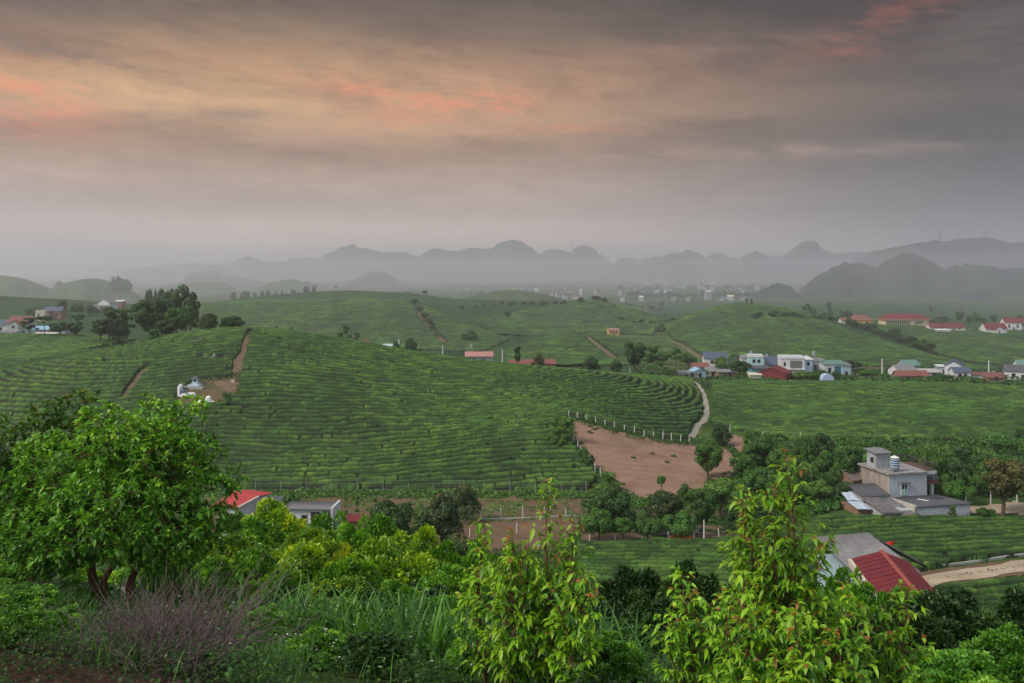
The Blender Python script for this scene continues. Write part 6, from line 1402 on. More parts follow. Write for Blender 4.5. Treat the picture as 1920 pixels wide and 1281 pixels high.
def line_of(pts, n, label, grp, wr=(9, 18), hr=(0.5, 0.9), dmin=330, D=None, seed=3, kinds=('dome', 'round', 'shrub')):
    r = random.Random(seed); L = [0]
    for a, b in zip(pts[:-1], pts[1:]): L.append(L[-1] + math.hypot(b[0] - a[0], b[1] - a[1]))
    ords = 'leftmost|second|third|fourth|fifth|sixth|seventh|eighth|ninth|tenth|eleventh|twelfth|thirteenth|fourteenth|fifteenth|sixteenth|seventeenth|eighteenth|nineteenth|twentieth|twenty-first|twenty-second'.split('|')
    rev = pts[-1][0] < pts[0][0]; base_label = label
    for i in range(n):
        label = ('leftmost ' + base_label) if i == 0 else ords[i] + ' ' + base_label + ', from left'
        s = L[-1] * (i + r.uniform(.1, .9)) / n; px = np.interp(s, L, [p[0] for p in pts]); py = np.interp(s, L, [p[1] for p in pts]) + r.uniform(-1, 1); w = r.uniform(*wr)
        kd = r.choice(kinds); plant('tree', label, T1, kd, px, py - w * r.uniform(*hr), w, base=py, D=D, mat=r.choice(['mango', 'mango', 'mid']), seed={'round': 9, 'shrub': 4, 'dome': 13, 'airy': 15}[kd], dmin=dmin, group=grp)
line_of([(783, 582), (796, 600), (808, 616), (820, 634)], 9, 'small dark tree along the far dirt track', 'trees along the far dirt track')
line_of([(1408, 598), (1470, 596), (1530, 600), (1600, 606)], 14, 'small dark tree in the band crossing the right hill', 'trees in the band crossing the right hill')
line_of([(1590, 612), (1640, 625), (1680, 640), (1720, 655), (1750, 664)], 20, 'dark tree in the hedge between the two right slopes', 'trees of the sunken hedge on the right', wr=(14, 24), hr=(.6, 1.0), seed=5)
line_of([(1145, 598), (1190, 606), (1230, 608), (1280, 600)], 14, 'dark tree in the hedge below the middle hill', 'trees of the hedge below the middle hill', wr=(7, 11), seed=6)
line_of([(890, 575), (960, 572), (1010, 574), (1060, 570)], 12, 'hazy tree in the line left of the middle hill', 'hazy trees left of the middle hill', wr=(8, 14), dmin=560, seed=8)
line_of([(1160, 572), (1200, 578), (1240, 582)], 8, 'hazy tree in the line right of the middle hill', 'hazy trees right of the middle hill', wr=(8, 14), dmin=620, seed=9)
line_of([(430, 556), (480, 553), (540, 550), (590, 546)], 12, 'hazy tree behind the left far tea hill', 'hazy trees behind the left far tea hill', wr=(7, 14), D=880, seed=10)
line_of([(760, 556), (800, 560), (840, 566), (860, 570)], 10, 'hazy tree behind the right shoulder of the highest hill', 'hazy trees behind the highest hill', wr=(8, 15), D=860, seed=11)
line_of([(276, 552), (300, 556), (330, 552)], 6, 'hazy tree left of the leaning bushy tree', 'hazy trees near the leaning bushy tree', wr=(12, 18), D=480, seed=12)
line_of([(50, 590), (120, 578), (165, 582), (235, 588)], 12, 'hazy tree among the left village houses', 'hazy trees of the left village', wr=(10, 18), D=470, seed=13)
line_of([(1180, 556), (1280, 560), (1360, 556), (1420, 562)], 22, 'blue-grey tree in the haze below the distant town', 'haze trees below the distant town', wr=(10, 20), D=1150, seed=14)
line_of([(1150, 548), (1250, 545), (1330, 548), (1420, 546)], 18, 'faint tree amid the distant town houses', 'faint trees amid the distant town', wr=(8, 16), D=1450, seed=15)
line_of([(860, 556), (950, 553), (1080, 556)], 16, 'faint tree in front of the misty plain', 'faint trees before the misty plain', wr=(8, 14), D=1200, seed=16)
line_of([(1790, 592), (1850, 600), (1920, 604)], 8, 'dark tree behind the plateau houses at the right', 'trees behind the plateau houses', wr=(10, 18), D=640, seed=17)
line_of([(1440, 592), (1500, 588), (1560, 592), (1600, 590)], 10, 'dark tree behind the band on the right hill', 'back trees on the right hill', wr=(9, 16), D=640, seed=18)
line_of([(205, 530), (240, 534)], 5, 'feathery hazy tree on the second grey hill', 'hazy trees on the second grey hill', wr=(14, 22), D=1040, seed=19)
# weeds and young plants on the brown strip and the red field
r5 = random.Random(9)
for i in range(34):
    if i < 24: px, py = r5.uniform(640, 1090), r5.uniform(935, 962)
    else: px, py = r5.uniform(640, 760), r5.uniform(940, 985)
    plant('young_plant', 'tiny green plant on the long brown strip', 'plant', 'feathery', px, py - r5.uniform(5, 11), r5.uniform(5, 10), base=py, mat=r5.choice(['lightleaf', 'mid']), seed=r5.choice([3, 6]), dmin=80, group='young plants on the brown strip')
for i in range(14):
    px, py = r5.uniform(1085, 1350), r5.uniform(800, 925); 
    if not inpoly(np.array(px), np.array(py), RED): continue
    plant('young_plant', 'low withered plant on the red field', 'plant', 'shrub', px, py - r5.uniform(2, 4), r5.uniform(6, 12), base=py, mat='lightleaf', seed=4, dmin=100, group='withered plants on the red field')

# ------------------------------------------------------------------ undergrowth covering the slopes
def cover(name, label, poly, D0, D1, n, size, hgt, mat, seed, kind='stuff', clump=0.35, dens=None, thr=0.42):
    rng = np.random.default_rng(seed); xs = [p[0] for p in poly]
    px = rng.uniform(min(xs), max(xs), n * 4); D = np.sqrt(rng.uniform(D0 ** 2, D1 ** 2, n * 4)); X = X_(px, D); g = gz(X, D); py = HY + F * (CZ - g) / D
    m = inpoly(px, py, poly); c = fbm(X * clump, D * clump, seed, 3); m &= c > thr - 0.1 * rng.random(n * 4)
    X, D, g, c = [a[m][:n] for a in (X, D, g, c)]; N = len(X)
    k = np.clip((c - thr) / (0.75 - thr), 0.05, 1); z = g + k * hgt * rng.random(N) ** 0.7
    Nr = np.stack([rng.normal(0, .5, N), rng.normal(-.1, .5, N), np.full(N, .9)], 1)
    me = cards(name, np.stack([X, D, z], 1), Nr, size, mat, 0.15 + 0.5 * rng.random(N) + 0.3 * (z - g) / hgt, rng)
    return tag(link(name, me), label, kind=kind)
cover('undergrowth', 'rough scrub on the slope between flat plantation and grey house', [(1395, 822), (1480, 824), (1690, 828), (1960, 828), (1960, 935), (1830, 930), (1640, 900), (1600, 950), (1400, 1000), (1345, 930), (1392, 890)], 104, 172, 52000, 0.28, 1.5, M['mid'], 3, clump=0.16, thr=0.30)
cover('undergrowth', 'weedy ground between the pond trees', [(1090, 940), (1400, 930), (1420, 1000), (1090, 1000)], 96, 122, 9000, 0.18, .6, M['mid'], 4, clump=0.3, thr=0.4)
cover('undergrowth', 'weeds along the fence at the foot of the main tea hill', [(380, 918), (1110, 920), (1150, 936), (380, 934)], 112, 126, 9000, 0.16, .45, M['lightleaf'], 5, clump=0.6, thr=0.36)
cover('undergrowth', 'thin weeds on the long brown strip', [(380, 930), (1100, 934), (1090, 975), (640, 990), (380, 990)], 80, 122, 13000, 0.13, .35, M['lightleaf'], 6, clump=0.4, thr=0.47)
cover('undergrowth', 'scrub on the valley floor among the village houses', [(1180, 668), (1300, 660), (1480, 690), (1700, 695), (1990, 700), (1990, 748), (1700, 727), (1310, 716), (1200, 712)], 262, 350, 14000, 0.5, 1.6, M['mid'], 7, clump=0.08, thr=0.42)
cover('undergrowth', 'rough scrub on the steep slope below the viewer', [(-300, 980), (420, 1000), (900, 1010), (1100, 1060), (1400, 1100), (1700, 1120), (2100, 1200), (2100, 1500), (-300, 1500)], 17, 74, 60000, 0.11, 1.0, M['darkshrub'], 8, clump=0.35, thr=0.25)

# ------------------------------------------------------------------ foreground plants
def skeleton(rng, trunk, tips, r_tip, power=0.42, jit=0.03):
    """join twig tips to the nearest wood, nearest to the trunk first; returns branch tubes and each tip's direction"""
    nodes = [np.array(p, float) for p in trunk]; par = [-1] + list(range(len(trunk) - 1)); root = nodes[-1]
    tips = np.asarray(tips, float); order = np.argsort(np.linalg.norm(tips - root, axis=1)); N = np.array(nodes); dirs = np.zeros_like(tips); tipnode = []
    low = len(trunk) // 2
    for k in order:
        p = tips[k]; d = np.linalg.norm(N[low:] - p, axis=1) + 0.35 * np.maximum(0, N[low:, 2] - p[2] ) ; j = int(np.argmin(d)) + low
        a = N[j]; L = np.linalg.norm(p - a); m = (a + p) / 2 + rng.normal(0, jit, 3) * L * 3 + [0, 0, -0.08 * L]
        nodes += [m, p]; par += [j, len(nodes) - 2]; N = np.vstack([N, m, p]); dirs[k] = p - m
        tipnode.append(len(nodes) - 1)
    cnt = np.zeros(len(nodes)); cnt[tipnode] = 1
    for i in range(len(nodes) - 1, 0, -1): cnt[par[i]] += cnt[i]
    rad = r_tip * np.maximum(cnt, 1) ** power; T_ = Tubes()
    for i in range(1, len(nodes)):
        a, b = nodes[par[i]], nodes[i]; T_.add([a, b], [rad[par[i]] if i < len(trunk) else min(rad[par[i]], rad[i] * 1.25), rad[i]], 6 if rad[i] > r_tip * 3 else 4)
    return T_, dirs
def env_points(rng, blobs, n, shell=0.45):
    B = np.array(blobs, float); w = B[:, 3] * B[:, 4] * B[:, 3]; k = rng.choice(len(B), n * 4, p=w / w.sum()); d = sph(rng, n * 4)
    r = (shell + (1 - shell) * rng.random(n * 4)) ** 0.7; P = B[k, :3] + d * r[:, None] * np.stack([B[k, 3], B[k, 3], B[k, 4]], 1)
    keep = np.ones(len(P), bool)
    for b in blobs:
        keep &= (((P - b[:3]) / [b[3], b[3], b[4]]) ** 2).sum(1) > 0.32
    return P[keep][:n]
def leafy_tree(name, label, cat, D, base_px, blobs_px, ntips, per, L, W, mat, trunks, seed, r_tip=0.0031, droop=0.3, spread=0.85, bark='redbark', tipcol=0.5, depth=1.0):
    """blobs_px: (px, py, rx_px, rz_px, dy metres) lobes of the crown as seen; trunks: list of picture polylines from the ground up"""
    rng = np.random.default_rng(seed); s = D / F; bx, by, bz = at(base_px, D); o = empty(name, (bx, by, bz)); tag(o, label, cat)
    bl = [((px - base_px) * s, dy, Z_(py, D) - bz, rx * s, rz * s) for px, py, rx, rz, dy in blobs_px]
    tips = env_points(rng, bl, ntips); T_ = Tubes()
    groups = np.argmin(np.stack([np.abs(tips[:, 0] - ((t[-1][0] - base_px) * s)) for t in trunks]), 0); dirs = np.zeros_like(tips)
    for g, t in enumerate(trunks):
        path = np.array([[(a - base_px) * s, (q[2] if len(q) > 2 else 0) , Z_(b, D) - bz] for q in t for a, b in [q[:2]]]); path[0, 2] = -.2
        dd = np.linspace(0, 1, 7); pp = np.stack([np.interp(dd, np.linspace(0, 1, len(path)), path[:, i]) for i in range(3)], 1); pp += rng.normal(0, .012, pp.shape)
        idx = groups == g
        if not idx.any(): continue
        tt, dr = skeleton(rng, pp, tips[idx], r_tip); T_.v += tt.v; T_.f += [f + T_.n for f in tt.f]; T_.n += tt.n; dirs[idx] = dr
    link('trunk', T_.mesh('trunk', M[bark]), o)
    c = np.mean([b[:3] for b in bl], 0); out = nrm(tips - c) * 0.6 + nrm(dirs) * .6 + [0, 0, .25]; out = nrm(out)
    P = np.repeat(tips, per, 0) + np.repeat(nrm(dirs), per, 0) * (rng.random((len(tips) * per, 1)) - .75) * L * 1.1; R = rng.normal(0, 1, P.shape); R = nrm(R); Dr = np.repeat(out, per, 0) * (1 - spread * .45) + R * spread; Dr[:, 2] += .12
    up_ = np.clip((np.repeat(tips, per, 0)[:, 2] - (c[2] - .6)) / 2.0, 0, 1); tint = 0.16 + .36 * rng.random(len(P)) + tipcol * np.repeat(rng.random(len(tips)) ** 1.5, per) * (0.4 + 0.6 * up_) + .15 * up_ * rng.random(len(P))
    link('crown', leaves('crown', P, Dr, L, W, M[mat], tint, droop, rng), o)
    return o
# big tree at the left and the darker one behind it
leafy_tree('broad_leaved_tree', 'big leafy tree with reddish forked stems at the left foreground', 'tree', 14.0, 225,
    [(275, 760, 20, 22, .1), (352, 752, 20, 24, 0), (452, 898, 26, 22, 0), (165, 770, 26, 24, .3), (55, 850, 40, 30, .2), (10, 930, 60, 50, 0), (150, 1000, 90, 50, -.2), (400, 990, 56, 50, 0), (265, 1015, 90, 42, .2), (70, 1030, 70, 40, .2), (290, 800, 66, 50, 0), (345, 775, 36, 38, .2), (215, 850, 95, 70, .2), (110, 900, 90, 80, .2), (320, 870, 85, 70, 0), (400, 935, 52, 62, -.1), (435, 900, 26, 26, .1), (230, 950, 120, 85, -.6), (120, 990, 95, 70, -.5), (330, 985, 85, 70, -.4), (40, 985, 70, 60, -.2), (175, 800, 55, 40, .4), (60, 880, 70, 60, .6), (250, 880, 100, 70, .9), (380, 860, 40, 40, .2)],
    3300, 9, 0.108, 0.043, 'guava', [[(190, 1150), (176, 1085), (170, 1040), (150, 985)], [(200, 1150), (196, 1090), (222, 1040), (262, 930)], [(243, 1150), (240, 1100), (262, 1050), (310, 975)]], 21)
M['guavadark'] = mat_leaf('guava_leaf_brown_tip', rgb(0.014, 0.052, 0.008), rgb(0.042, 0.130, 0.014), rgb(0.120, 0.240, 0.024), rgb(0.24, 0.21, 0.05), 0.28, 0.42, 0.45, tipfrom=0.84)
leafy_tree('broad_leaved_tree', 'darker tree with brownish top leaves at the left picture edge', 'tree', 17.0, 60,
    [(150, 768, 50, 36, 0), (190, 790, 36, 36, .2), (95, 785, 55, 42, .2), (40, 830, 70, 60, 0), (-40, 860, 90, 80, 0), (120, 850, 80, 60, .3), (30, 930, 90, 70, 0), (-60, 960, 90, 80, 0), (70, 1000, 70, 60, .3)],
    900, 9, 0.14, 0.055, 'guavadark', [[(60, 1130), (55, 1050), (40, 960)], [(75, 1130), (90, 1050), (120, 900)]], 22)

def leaf_bush_proto(kind, seed, mat, n=8000, L=0.052, W=0.026, droop=0.25, lobes=44, rx=.46):
    rng = np.random.default_rng(seed); bl = []
    for i in range(lobes):
        a = rng.random() * 6.28; r = rx * sqrt(rng.random()); z = .22 + .58 * (1 - (r / .60) ** 2) ** .8 * (0.35 + .65 * rng.random() ** .6); bl.append((cos(a) * r, sin(a) * r, z * (.85 + .3 * rng.random()), .085 + .06 * rng.random(), .08 + .06 * rng.random()))
    P, N_ = blob_crown(rng, bl, n, 0.3); n = len(P); R = nrm(rng.normal(0, 1, (n, 3))); Dr = N_ * .7 + R * .8 + [0, 0, .35]
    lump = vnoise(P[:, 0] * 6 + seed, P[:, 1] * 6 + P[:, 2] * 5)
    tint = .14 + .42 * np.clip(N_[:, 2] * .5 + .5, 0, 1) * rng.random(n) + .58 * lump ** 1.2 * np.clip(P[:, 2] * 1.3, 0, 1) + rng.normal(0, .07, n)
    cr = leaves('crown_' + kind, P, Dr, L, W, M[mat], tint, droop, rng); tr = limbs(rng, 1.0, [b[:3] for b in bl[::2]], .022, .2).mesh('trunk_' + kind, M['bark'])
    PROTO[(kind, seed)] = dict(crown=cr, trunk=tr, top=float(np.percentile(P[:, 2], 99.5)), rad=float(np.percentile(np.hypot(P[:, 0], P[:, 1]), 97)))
leaf_bush_proto('citrus', 1, 'citrus'); leaf_bush_proto('citrus', 2, 'citrus'); leaf_bush_proto('darkbush', 3, 'darkshrub', 9000, .055, .028)
CB = 'citrus_bush'
for px, top, w, D, mt, sd_, lab in [
    (520, 944, 150, 46, 'citrus', 1, 'yellow flowering-looking citrus bush in front of the white shed'), (610, 972, 130, 42, 'citrusg', 2, 'green citrus bush right below the white shed door'),
    (478, 982, 150, 36, 'citrusg', 1, 'dark green citrus bush beside the big tree crown'), (665, 988, 120, 40, 'citrusg', 1, 'green citrus bush below the low red shelter'),
    (705, 970, 120, 46, 'citrusg', 2, 'pale green citrus bush in front of the dark tree'), (585, 1000, 170, 33, 'citrus', 2, 'yellowish citrus bush in the second row'),
    (430, 1008, 150, 31, 'citrus', 2, 'citrus bush half behind the big tree on the right'), (560, 1024, 200, 26, 'citrus', 1, 'yellow green citrus bush at the centre of the front row'),
    (722, 1018, 210, 26, 'citrus', 2, 'widest yellow tipped citrus bush in the front row'), (470, 1036, 150, 24, 'citrusg', 2, 'small citrus bush at the left end of the front row'),
    (660, 1050, 150, 23, 'citrusg', 1, 'low dark green citrus bush between the two yellow ones'), (826, 1026, 120, 31, 'citrusg', 1, 'soft green bush behind the widest yellow tipped bush'),
    (840, 1068, 170, 23, 'citrusg', 2, 'green citrus bush left of the left sapling'), (920, 1060, 130, 27, 'citrus', 1, 'citrus bush right behind the left sapling'),
    (1040, 1068, 150, 26, 'citrusg', 1, 'green bush to the right behind the left sapling'), (350, 1010, 150, 27, 'citrus', 1, 'yellow green citrus bush seen under the big tree crown'),
    (260, 1040, 130, 25, 'citrusg', 2, 'bright bush seen between the big tree stems'), (20, 1030, 150, 22, 'citrusg', 1, 'green bush at the left edge under the dark tree'), (130, 1060, 120, 21, 'citrusg', 2, 'green bush left of the big tree stems'),
    (540, 1072, 140, 19, 'citrusg', 1, 'low green bush in front of the yellow green bush'), (640, 1086, 130, 18, 'citrus', 2, 'small yellow tipped bush just behind the tall grass'), (750, 1092, 130, 18.5, 'citrusg', 1, 'low green bush behind the tall grass'), (395, 1050, 120, 21, 'citrusg', 1, 'bush right of the big tree stems'),
    (790, 992, 120, 36, 'citrus', 1, 'light bush before the large mango tree'), (900, 1020, 110, 33, 'citrusg', 2, 'green bush under the large mango tree'),
    (1450, 1060, 130, 24, 'citrusg', 1, 'green bush close behind the tallest sapling'), (1585, 1072, 90, 42, 'citrusg', 2, 'bright bush covering the foot of the pale blue wall'), (1740, 1120, 110, 36, 'citrusg', 1, 'green bush at the front corner of the red roof'),
    (488, 962, 90, 52, 'citrusg', 2, 'bush hiding the red-roofed shed wall'), (440, 975, 110, 50, 'citrusg', 1, 'bush behind the big tree crown at the right'),
    (1610, 1098, 110, 38, 'citrusg', 1, 'small bright citrus bush before the pale blue wall'), (1690, 1108, 110, 34, 'citrusg', 2, 'bright citrus bush before the red roof'),
    (1520, 1098, 120, 30, 'citrusg', 2, 'green bush behind the right sapling stem')]:
    plant(CB, lab, BU, 'citrus', px, top, w, D=D, mat=mt, seed=sd_, group='citrus bushes of the near orchard')
for px, top, w, D, sd_, lab, mt in [(1190, 1072, 150, 21, 3, 'dark leafy shrub between the two saplings', 'darkshrub'), (1290, 1064, 130, 20, 3, 'dark shrub left behind the right sapling', 'darkshrub'), (1100, 1120, 150, 17, 3, 'low dark shrub at the right foot of the left sapling', 'darkshrub'),
    (1240, 1130, 170, 15, 3, 'dark shrub in the hollow at the bottom centre', 'darkshrub'), (1420, 1090, 140, 22, 3, 'dark shrub hidden behind the right sapling', 'darkshrub'), (1780, 1122, 220, 19, 3, 'large dark shrub below the red roof corner', 'darkshrub'), (1890, 1190, 160, 15, 3, 'green shrub at the bottom right corner', 'mid2'),
    (1700, 1150, 170, 17, 3, 'dark shrub under the citrus at the lower right', 'darkshrub'), (1800, 1232, 200, 12, 3, 'lighter green shrub at the bottom right edge', 'mid2'), (1560, 1150, 190, 15, 3, 'dark shrub behind the drooping leaves at the bottom', 'darkshrub'), (1400, 1160, 190, 14, 3, 'dark shrub low behind the right sapling stem', 'darkshrub'),
    (780, 1105, 160, 19, 3, 'dark shrub behind the tall grass', 'darkshrub'), (640, 1100, 150, 18, 3, 'dark shrub behind the reed clump at left', 'darkshrub'), (930, 1130, 160, 17, 3, 'dark shrub behind the left sapling stem', 'darkshrub'), (-30, 1110, 160, 15, 3, 'dark shrub at the left edge by the soil', 'mid2'), (40, 1160, 120, 11.5, 3, 'small leafy shrub on the left bank', 'mid2'), (120, 1205, 90, 9.8, 3, 'little green shrub left of the dry brush', 'mid2'), (500, 1150, 90, 11.5, 3, 'little leafy shrub right of the dry brush', 'mid2'), (30, 1240, 110, 8.6, 3, 'low leafy shrub at the bottom left corner', 'mid2'), (1150, 1200, 120, 9.6, 3, 'low green shrub right of the central sapling', 'mid2'), (880, 1210, 90, 9.4, 3, 'low green shrub left of the central sapling', 'mid2'), (720, 1150, 110, 13.5, 3, 'leafy shrub within the tall grass', 'mid2'), (820, 1125, 120, 13, 3, 'bright leafy shrub at the right end of the tall grass', 'citrusg'), (600, 1200, 120, 9.6, 3, 'low bright shrub below the tall grass', 'citrusg'), (700, 1235, 120, 8.8, 3, 'low dark shrub at the bottom centre edge', 'darkshrub'), (1990, 1100, 200, 20, 3, 'dark shrub beyond the right picture edge', 'darkshrub')]:
    M.setdefault('mid2', M['guava']); plant('shrub', lab, 'shrub', 'darkbush', px, top, w, D=D, mat=mt, seed=sd_)

# saplings with drooping leaves and red young tips
def sapling(name, label, px, top, D, half_px, seed, lean=0.0, low=0.0, nstem=1, L=0.098, W=0.040, dens=1.0, full=1.0):
    rng = np.random.default_rng(seed); x, y, z = at(px, D); Ht = Z_(top, D) - z; s = D / F; R = half_px * s; o = empty(name, (x, y, z)); tag(o, label, 'sapling'); T_ = Tubes(); P = []; Dr = []; tn = []
    for k in range(nstem):
        a0 = rng.random() * 6.28; off = 0 if nstem == 1 else R * .5; ht = Ht * (1 if k == 0 else rng.uniform(.62, .93)); tt = np.linspace(0, 1, 14)
        a0 = a0 + k * 2.2; off = off * rng.uniform(.5, 1.5); ex = np.cos(a0) * off * (k > 0) + lean * Ht; ey = np.sin(a0) * off * .8 * (k > 0)
        st = np.stack([ex * tt ** 1.3 + .04 * np.sin(tt * 7 + seed + k), ey * tt ** 1.3 + .03 * np.cos(tt * 6 + k), ht * tt - .1 * (1 - tt)], 1); T_.add(st, .018 * (1 - tt) ** .7 * (ht / 2.2) + .0035, 6)
        nb = int(ht / .050 * dens)
        for i in range(nb):
            t = low + (1 - low) * (i + rng.random()) / nb; b = np.array([np.interp(t, tt, st[:, j]) for j in range(3)]); a = i * 2.4 + rng.normal(0, .4)
            prof = (sin(min(1, (1 - t) * 1.35 + .06) * pi * .5)) * (.55 + .45 * min(1, t * 3)); ln = R * (1.15 if nstem == 1 else .72) * prof * rng.uniform(.55, 1.1) * full + .08
            el = rng.uniform(.35, .9) + .35 * t; d = np.array([cos(a) * cos(el), sin(a) * cos(el), sin(el)]); m = max(3, int(ln / .06)); q = np.linspace(0, 1, m + 1)
            br = b + d * (ln * q)[:, None] + np.array([0, 0, -.16 * ln]) * (q ** 2)[:, None] + rng.normal(0, .004, (m + 1, 3)); T_.add(br, .0045 * (1 - q) + .0015, 4)
            tip_new = rng.random() < (.07 + .6 * t ** 4)
            for j in range(1, m + 1):
                sd = np.cross(d, [0, 0, 1]); sd /= np.linalg.norm(sd) + 1e-6; sg = 1 if j % 2 else -1
                for e in range(2 if rng.random() < .85 else 1):
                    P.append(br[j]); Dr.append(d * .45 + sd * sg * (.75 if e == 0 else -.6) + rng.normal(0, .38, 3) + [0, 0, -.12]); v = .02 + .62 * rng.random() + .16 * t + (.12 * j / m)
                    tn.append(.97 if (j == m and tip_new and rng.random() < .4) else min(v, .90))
            for e in range(4): P.append(br[-1]); Dr.append(d + rng.normal(0, .5, 3)); tn.append(.98 if tip_new and rng.random() < .7 else .55 + .3 * rng.random())
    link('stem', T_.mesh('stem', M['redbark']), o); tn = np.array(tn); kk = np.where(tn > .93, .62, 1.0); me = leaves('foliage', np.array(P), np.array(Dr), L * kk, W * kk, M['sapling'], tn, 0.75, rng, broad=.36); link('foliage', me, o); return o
sapling('sapling', 'upright sapling with drooping light green leaves and reddish tips left of centre', 1030, 912, 8.6, 92, 31, 0.0, .05, 5, dens=.85)
sapling('sapling', 'thin sapling shoot left of the central upright sapling', 905, 985, 8.9, 56, 32, -.01, .1, 2, dens=.8)
sapling('sapling', 'lower leafy sapling filling the left side of the central one', 955, 1008, 8.5, 84, 33, 0, .1, 4, dens=.85)
sapling('sapling', 'tallest sapling with orange young leaves right of centre', 1490, 868, 8.2, 112, 34, -.03, .08, 6, dens=.95)
sapling('sapling', 'drooping sapling shoots left of the tallest sapling', 1405, 925, 8.5, 70, 35, 0, .15, 3, dens=.9)
sapling('sapling', 'broad low sapling at the bottom left of the tallest one', 1290, 1080, 8.4, 100, 36, 0, .05, 5, dens=.85)
sapling('sapling', 'low sapling in front of the tallest sapling stem', 1400, 1090, 7.8, 100, 37, 0, .05, 5, dens=.85)
sapling('sapling', 'low sapling right of the tallest sapling stem', 1580, 1100, 8.0, 104, 38, 0, .05, 5, dens=.85)
sapling('sapling', 'outermost low sapling at the right below the red roof', 1690, 1112, 8.6, 92, 39, .02, .05, 4, dens=.85)
sapling('sapling', 'small sapling at the foot of the central upright one', 1075, 1080, 8.2, 80, 40, 0, .05, 4, dens=.85)
sapling('sapling', 'sapling with few leaves at the bottom between shrubs', 1500, 1150, 7.2, 100, 42, 0, .05, 4, dens=.85)

# dry thorny brush
def dry_bush():
    rng = np.random.default_rng(4); D = 8.7; x, y, z = at(300, D); o = empty('dry_brush', (x, y, z)); tag(o, 'heap of bare purplish grey dry twigs in the left foreground', 'brush'); T_ = Tubes(); s = D / F
    for i in range(330):
        u = rng.normal(0, .5); b = np.array([u * .75 + .05, rng.normal(0, .28), rng.random() * .12]); L = rng.uniform(.35, .9); a = rng.normal(.25, .65) + u * .55; e = rng.uniform(.45, 1.4); d = np.array([sin(a) * cos(e) * 1.3, rng.normal(-.1, .4) * cos(e), sin(e)]); d /= np.linalg.norm(d)
        q = np.linspace(0, 1, 7); c = rng.normal(0, .35, 3); path = b + d * (L * q)[:, None] + c * (L * .4 * q ** 2)[:, None] + [0, 0, -.16 * L] * (q ** 2)[:, None] + rng.normal(0, .008, (7, 3)); T_.add(path, .0050 * (1 - q) + .0019, 4)
        for k in range(rng.integers(2, 6)):
            j = rng.integers(2, 6); d2 = d + rng.normal(0, .6, 3); d2 /= np.linalg.norm(d2); l2 = L * rng.uniform(.15, .45); q2 = np.linspace(0, 1, 4); T_.add(path[j] + d2 * (l2 * q2)[:, None] + rng.normal(0, .006, (4, 3)), .0028 * (1 - q2) + .0012, 3)
    for i in range(26):
        b = np.array([rng.uniform(.2, .8), rng.normal(0, .2), .1]); L = rng.uniform(.8, 1.35); a = rng.uniform(.2, .8); d = np.array([sin(a), 0.1, cos(a)]); q = np.linspace(0, 1, 8); T_.add(b + d * (L * q)[:, None] + [.15, 0, -.1] * (q ** 2)[:, None] + rng.normal(0, .012, (8, 3)), .004 * (1 - q) + .0014, 4)
    link('twigs', T_.mesh('twigs', M['drytwig']), o)
dry_bush()
def blades(name, label, base, L, W, mat, lean, seed, seg=5, curl=.9, kind='stuff'):
    rng = np.random.default_rng(seed); N = len(base); a = rng.random(N) * 6.283; ln = L * rng.uniform(.55, 1.15, N); w = W * rng.uniform(.7, 1.2, N); h = np.stack([np.cos(a), np.sin(a), 0 * a], 1); sdv = np.stack([-np.sin(a), np.cos(a), 0 * a], 1); le = lean * rng.uniform(.3, 1.3, N)
    V_ = []
    for k in range(seg + 1):
        t = k / seg; r_ = le * t + curl * le * t ** 2.6; zz = t * (1 - .42 * (le + curl * le) * t ** 1.6); c = base + h * (ln * r_)[:, None] + np.array([0, 0, 1.0]) * (ln * zz)[:, None]; ww = w * (sin(min(1, t * 3 + .25) * pi / 2) * (1 - t ** 2.2) + .02)
        V_ += [c + sdv * ww[:, None] * .5, c - sdv * ww[:, None] * .5]
    v = np.stack(V_, 1).reshape(-1, 3); b = np.arange(N) * (2 * seg + 2); f = np.concatenate([np.stack([b + 2 * k, b + 2 * k + 1, b + 2 * k + 3, b + 2 * k + 2], 1) for k in range(seg)])
    o = link(name, mesh_np(name, v, [f], [mat], True, {'tint': np.repeat(np.clip(.15 + .6 * rng.random(N) + .15 * vnoise(base[:, 0] * 2, base[:, 1] * 2), 0, 1), 2 * seg + 2)})); return tag(o, label, kind=kind)
def ground_pts(rng, spots, n, jit):
    """n blade feet round each (px, D, radius m)"""
    out = []
    for px, D, R, m in spots:
        x = X_(px, D) + rng.normal(0, R, m); y = D + rng.normal(0, R * .8, m); out.append(np.stack([x, y, gz(x, y) - .02], 1))
    return np.concatenate(out)
rg = np.random.default_rng(12)
tg = [(600, 12.5, .22, 60), (645, 13.0, .2, 50), (700, 11.8, .26, 60), (745, 12.2, .22, 60), (790, 12.6, .25, 70), (830, 12.0, .22, 60), (870, 11.2, .25, 50), (560, 12.8, .22, 40), (680, 10.6, .25, 40), (760, 10.6, .25, 50), (820, 10.6, .22, 30), (520, 13.6, .25, 50), (330, 14.5, .25, 50), (290, 14.8, .25, 50), (410, 14.4, .25, 50), (980, 9.6, .2, 40), (1100, 9.8, .2, 30), (460, 12.6, .25, 30), (905, 12.6, .25, 30), (1160, 12, .3, 40)]
blades('tall_grass', 'tall broad bladed grass at the bottom centre', ground_pts(rg, tg, 0, 0), .95, .052, M['grassb'], .38, 5)
mg = [(rg.uniform(-60, 1500), rg.uniform(8.2, 14.5), .22, 34) for _ in range(70)] + [(110, 12.8, .3, 260), (150, 13.2, .25, 200), (60, 12.4, .3, 160), (590, 10.4, .16, 260), (570, 10.0, .15, 160), (30, 14, .3, 160), (300, 12.8, .3, 120)]
mg = [g for g in mg if not (g[0] < 170 and 8.6 < g[1] < 11.2) or rg.random() < .15]
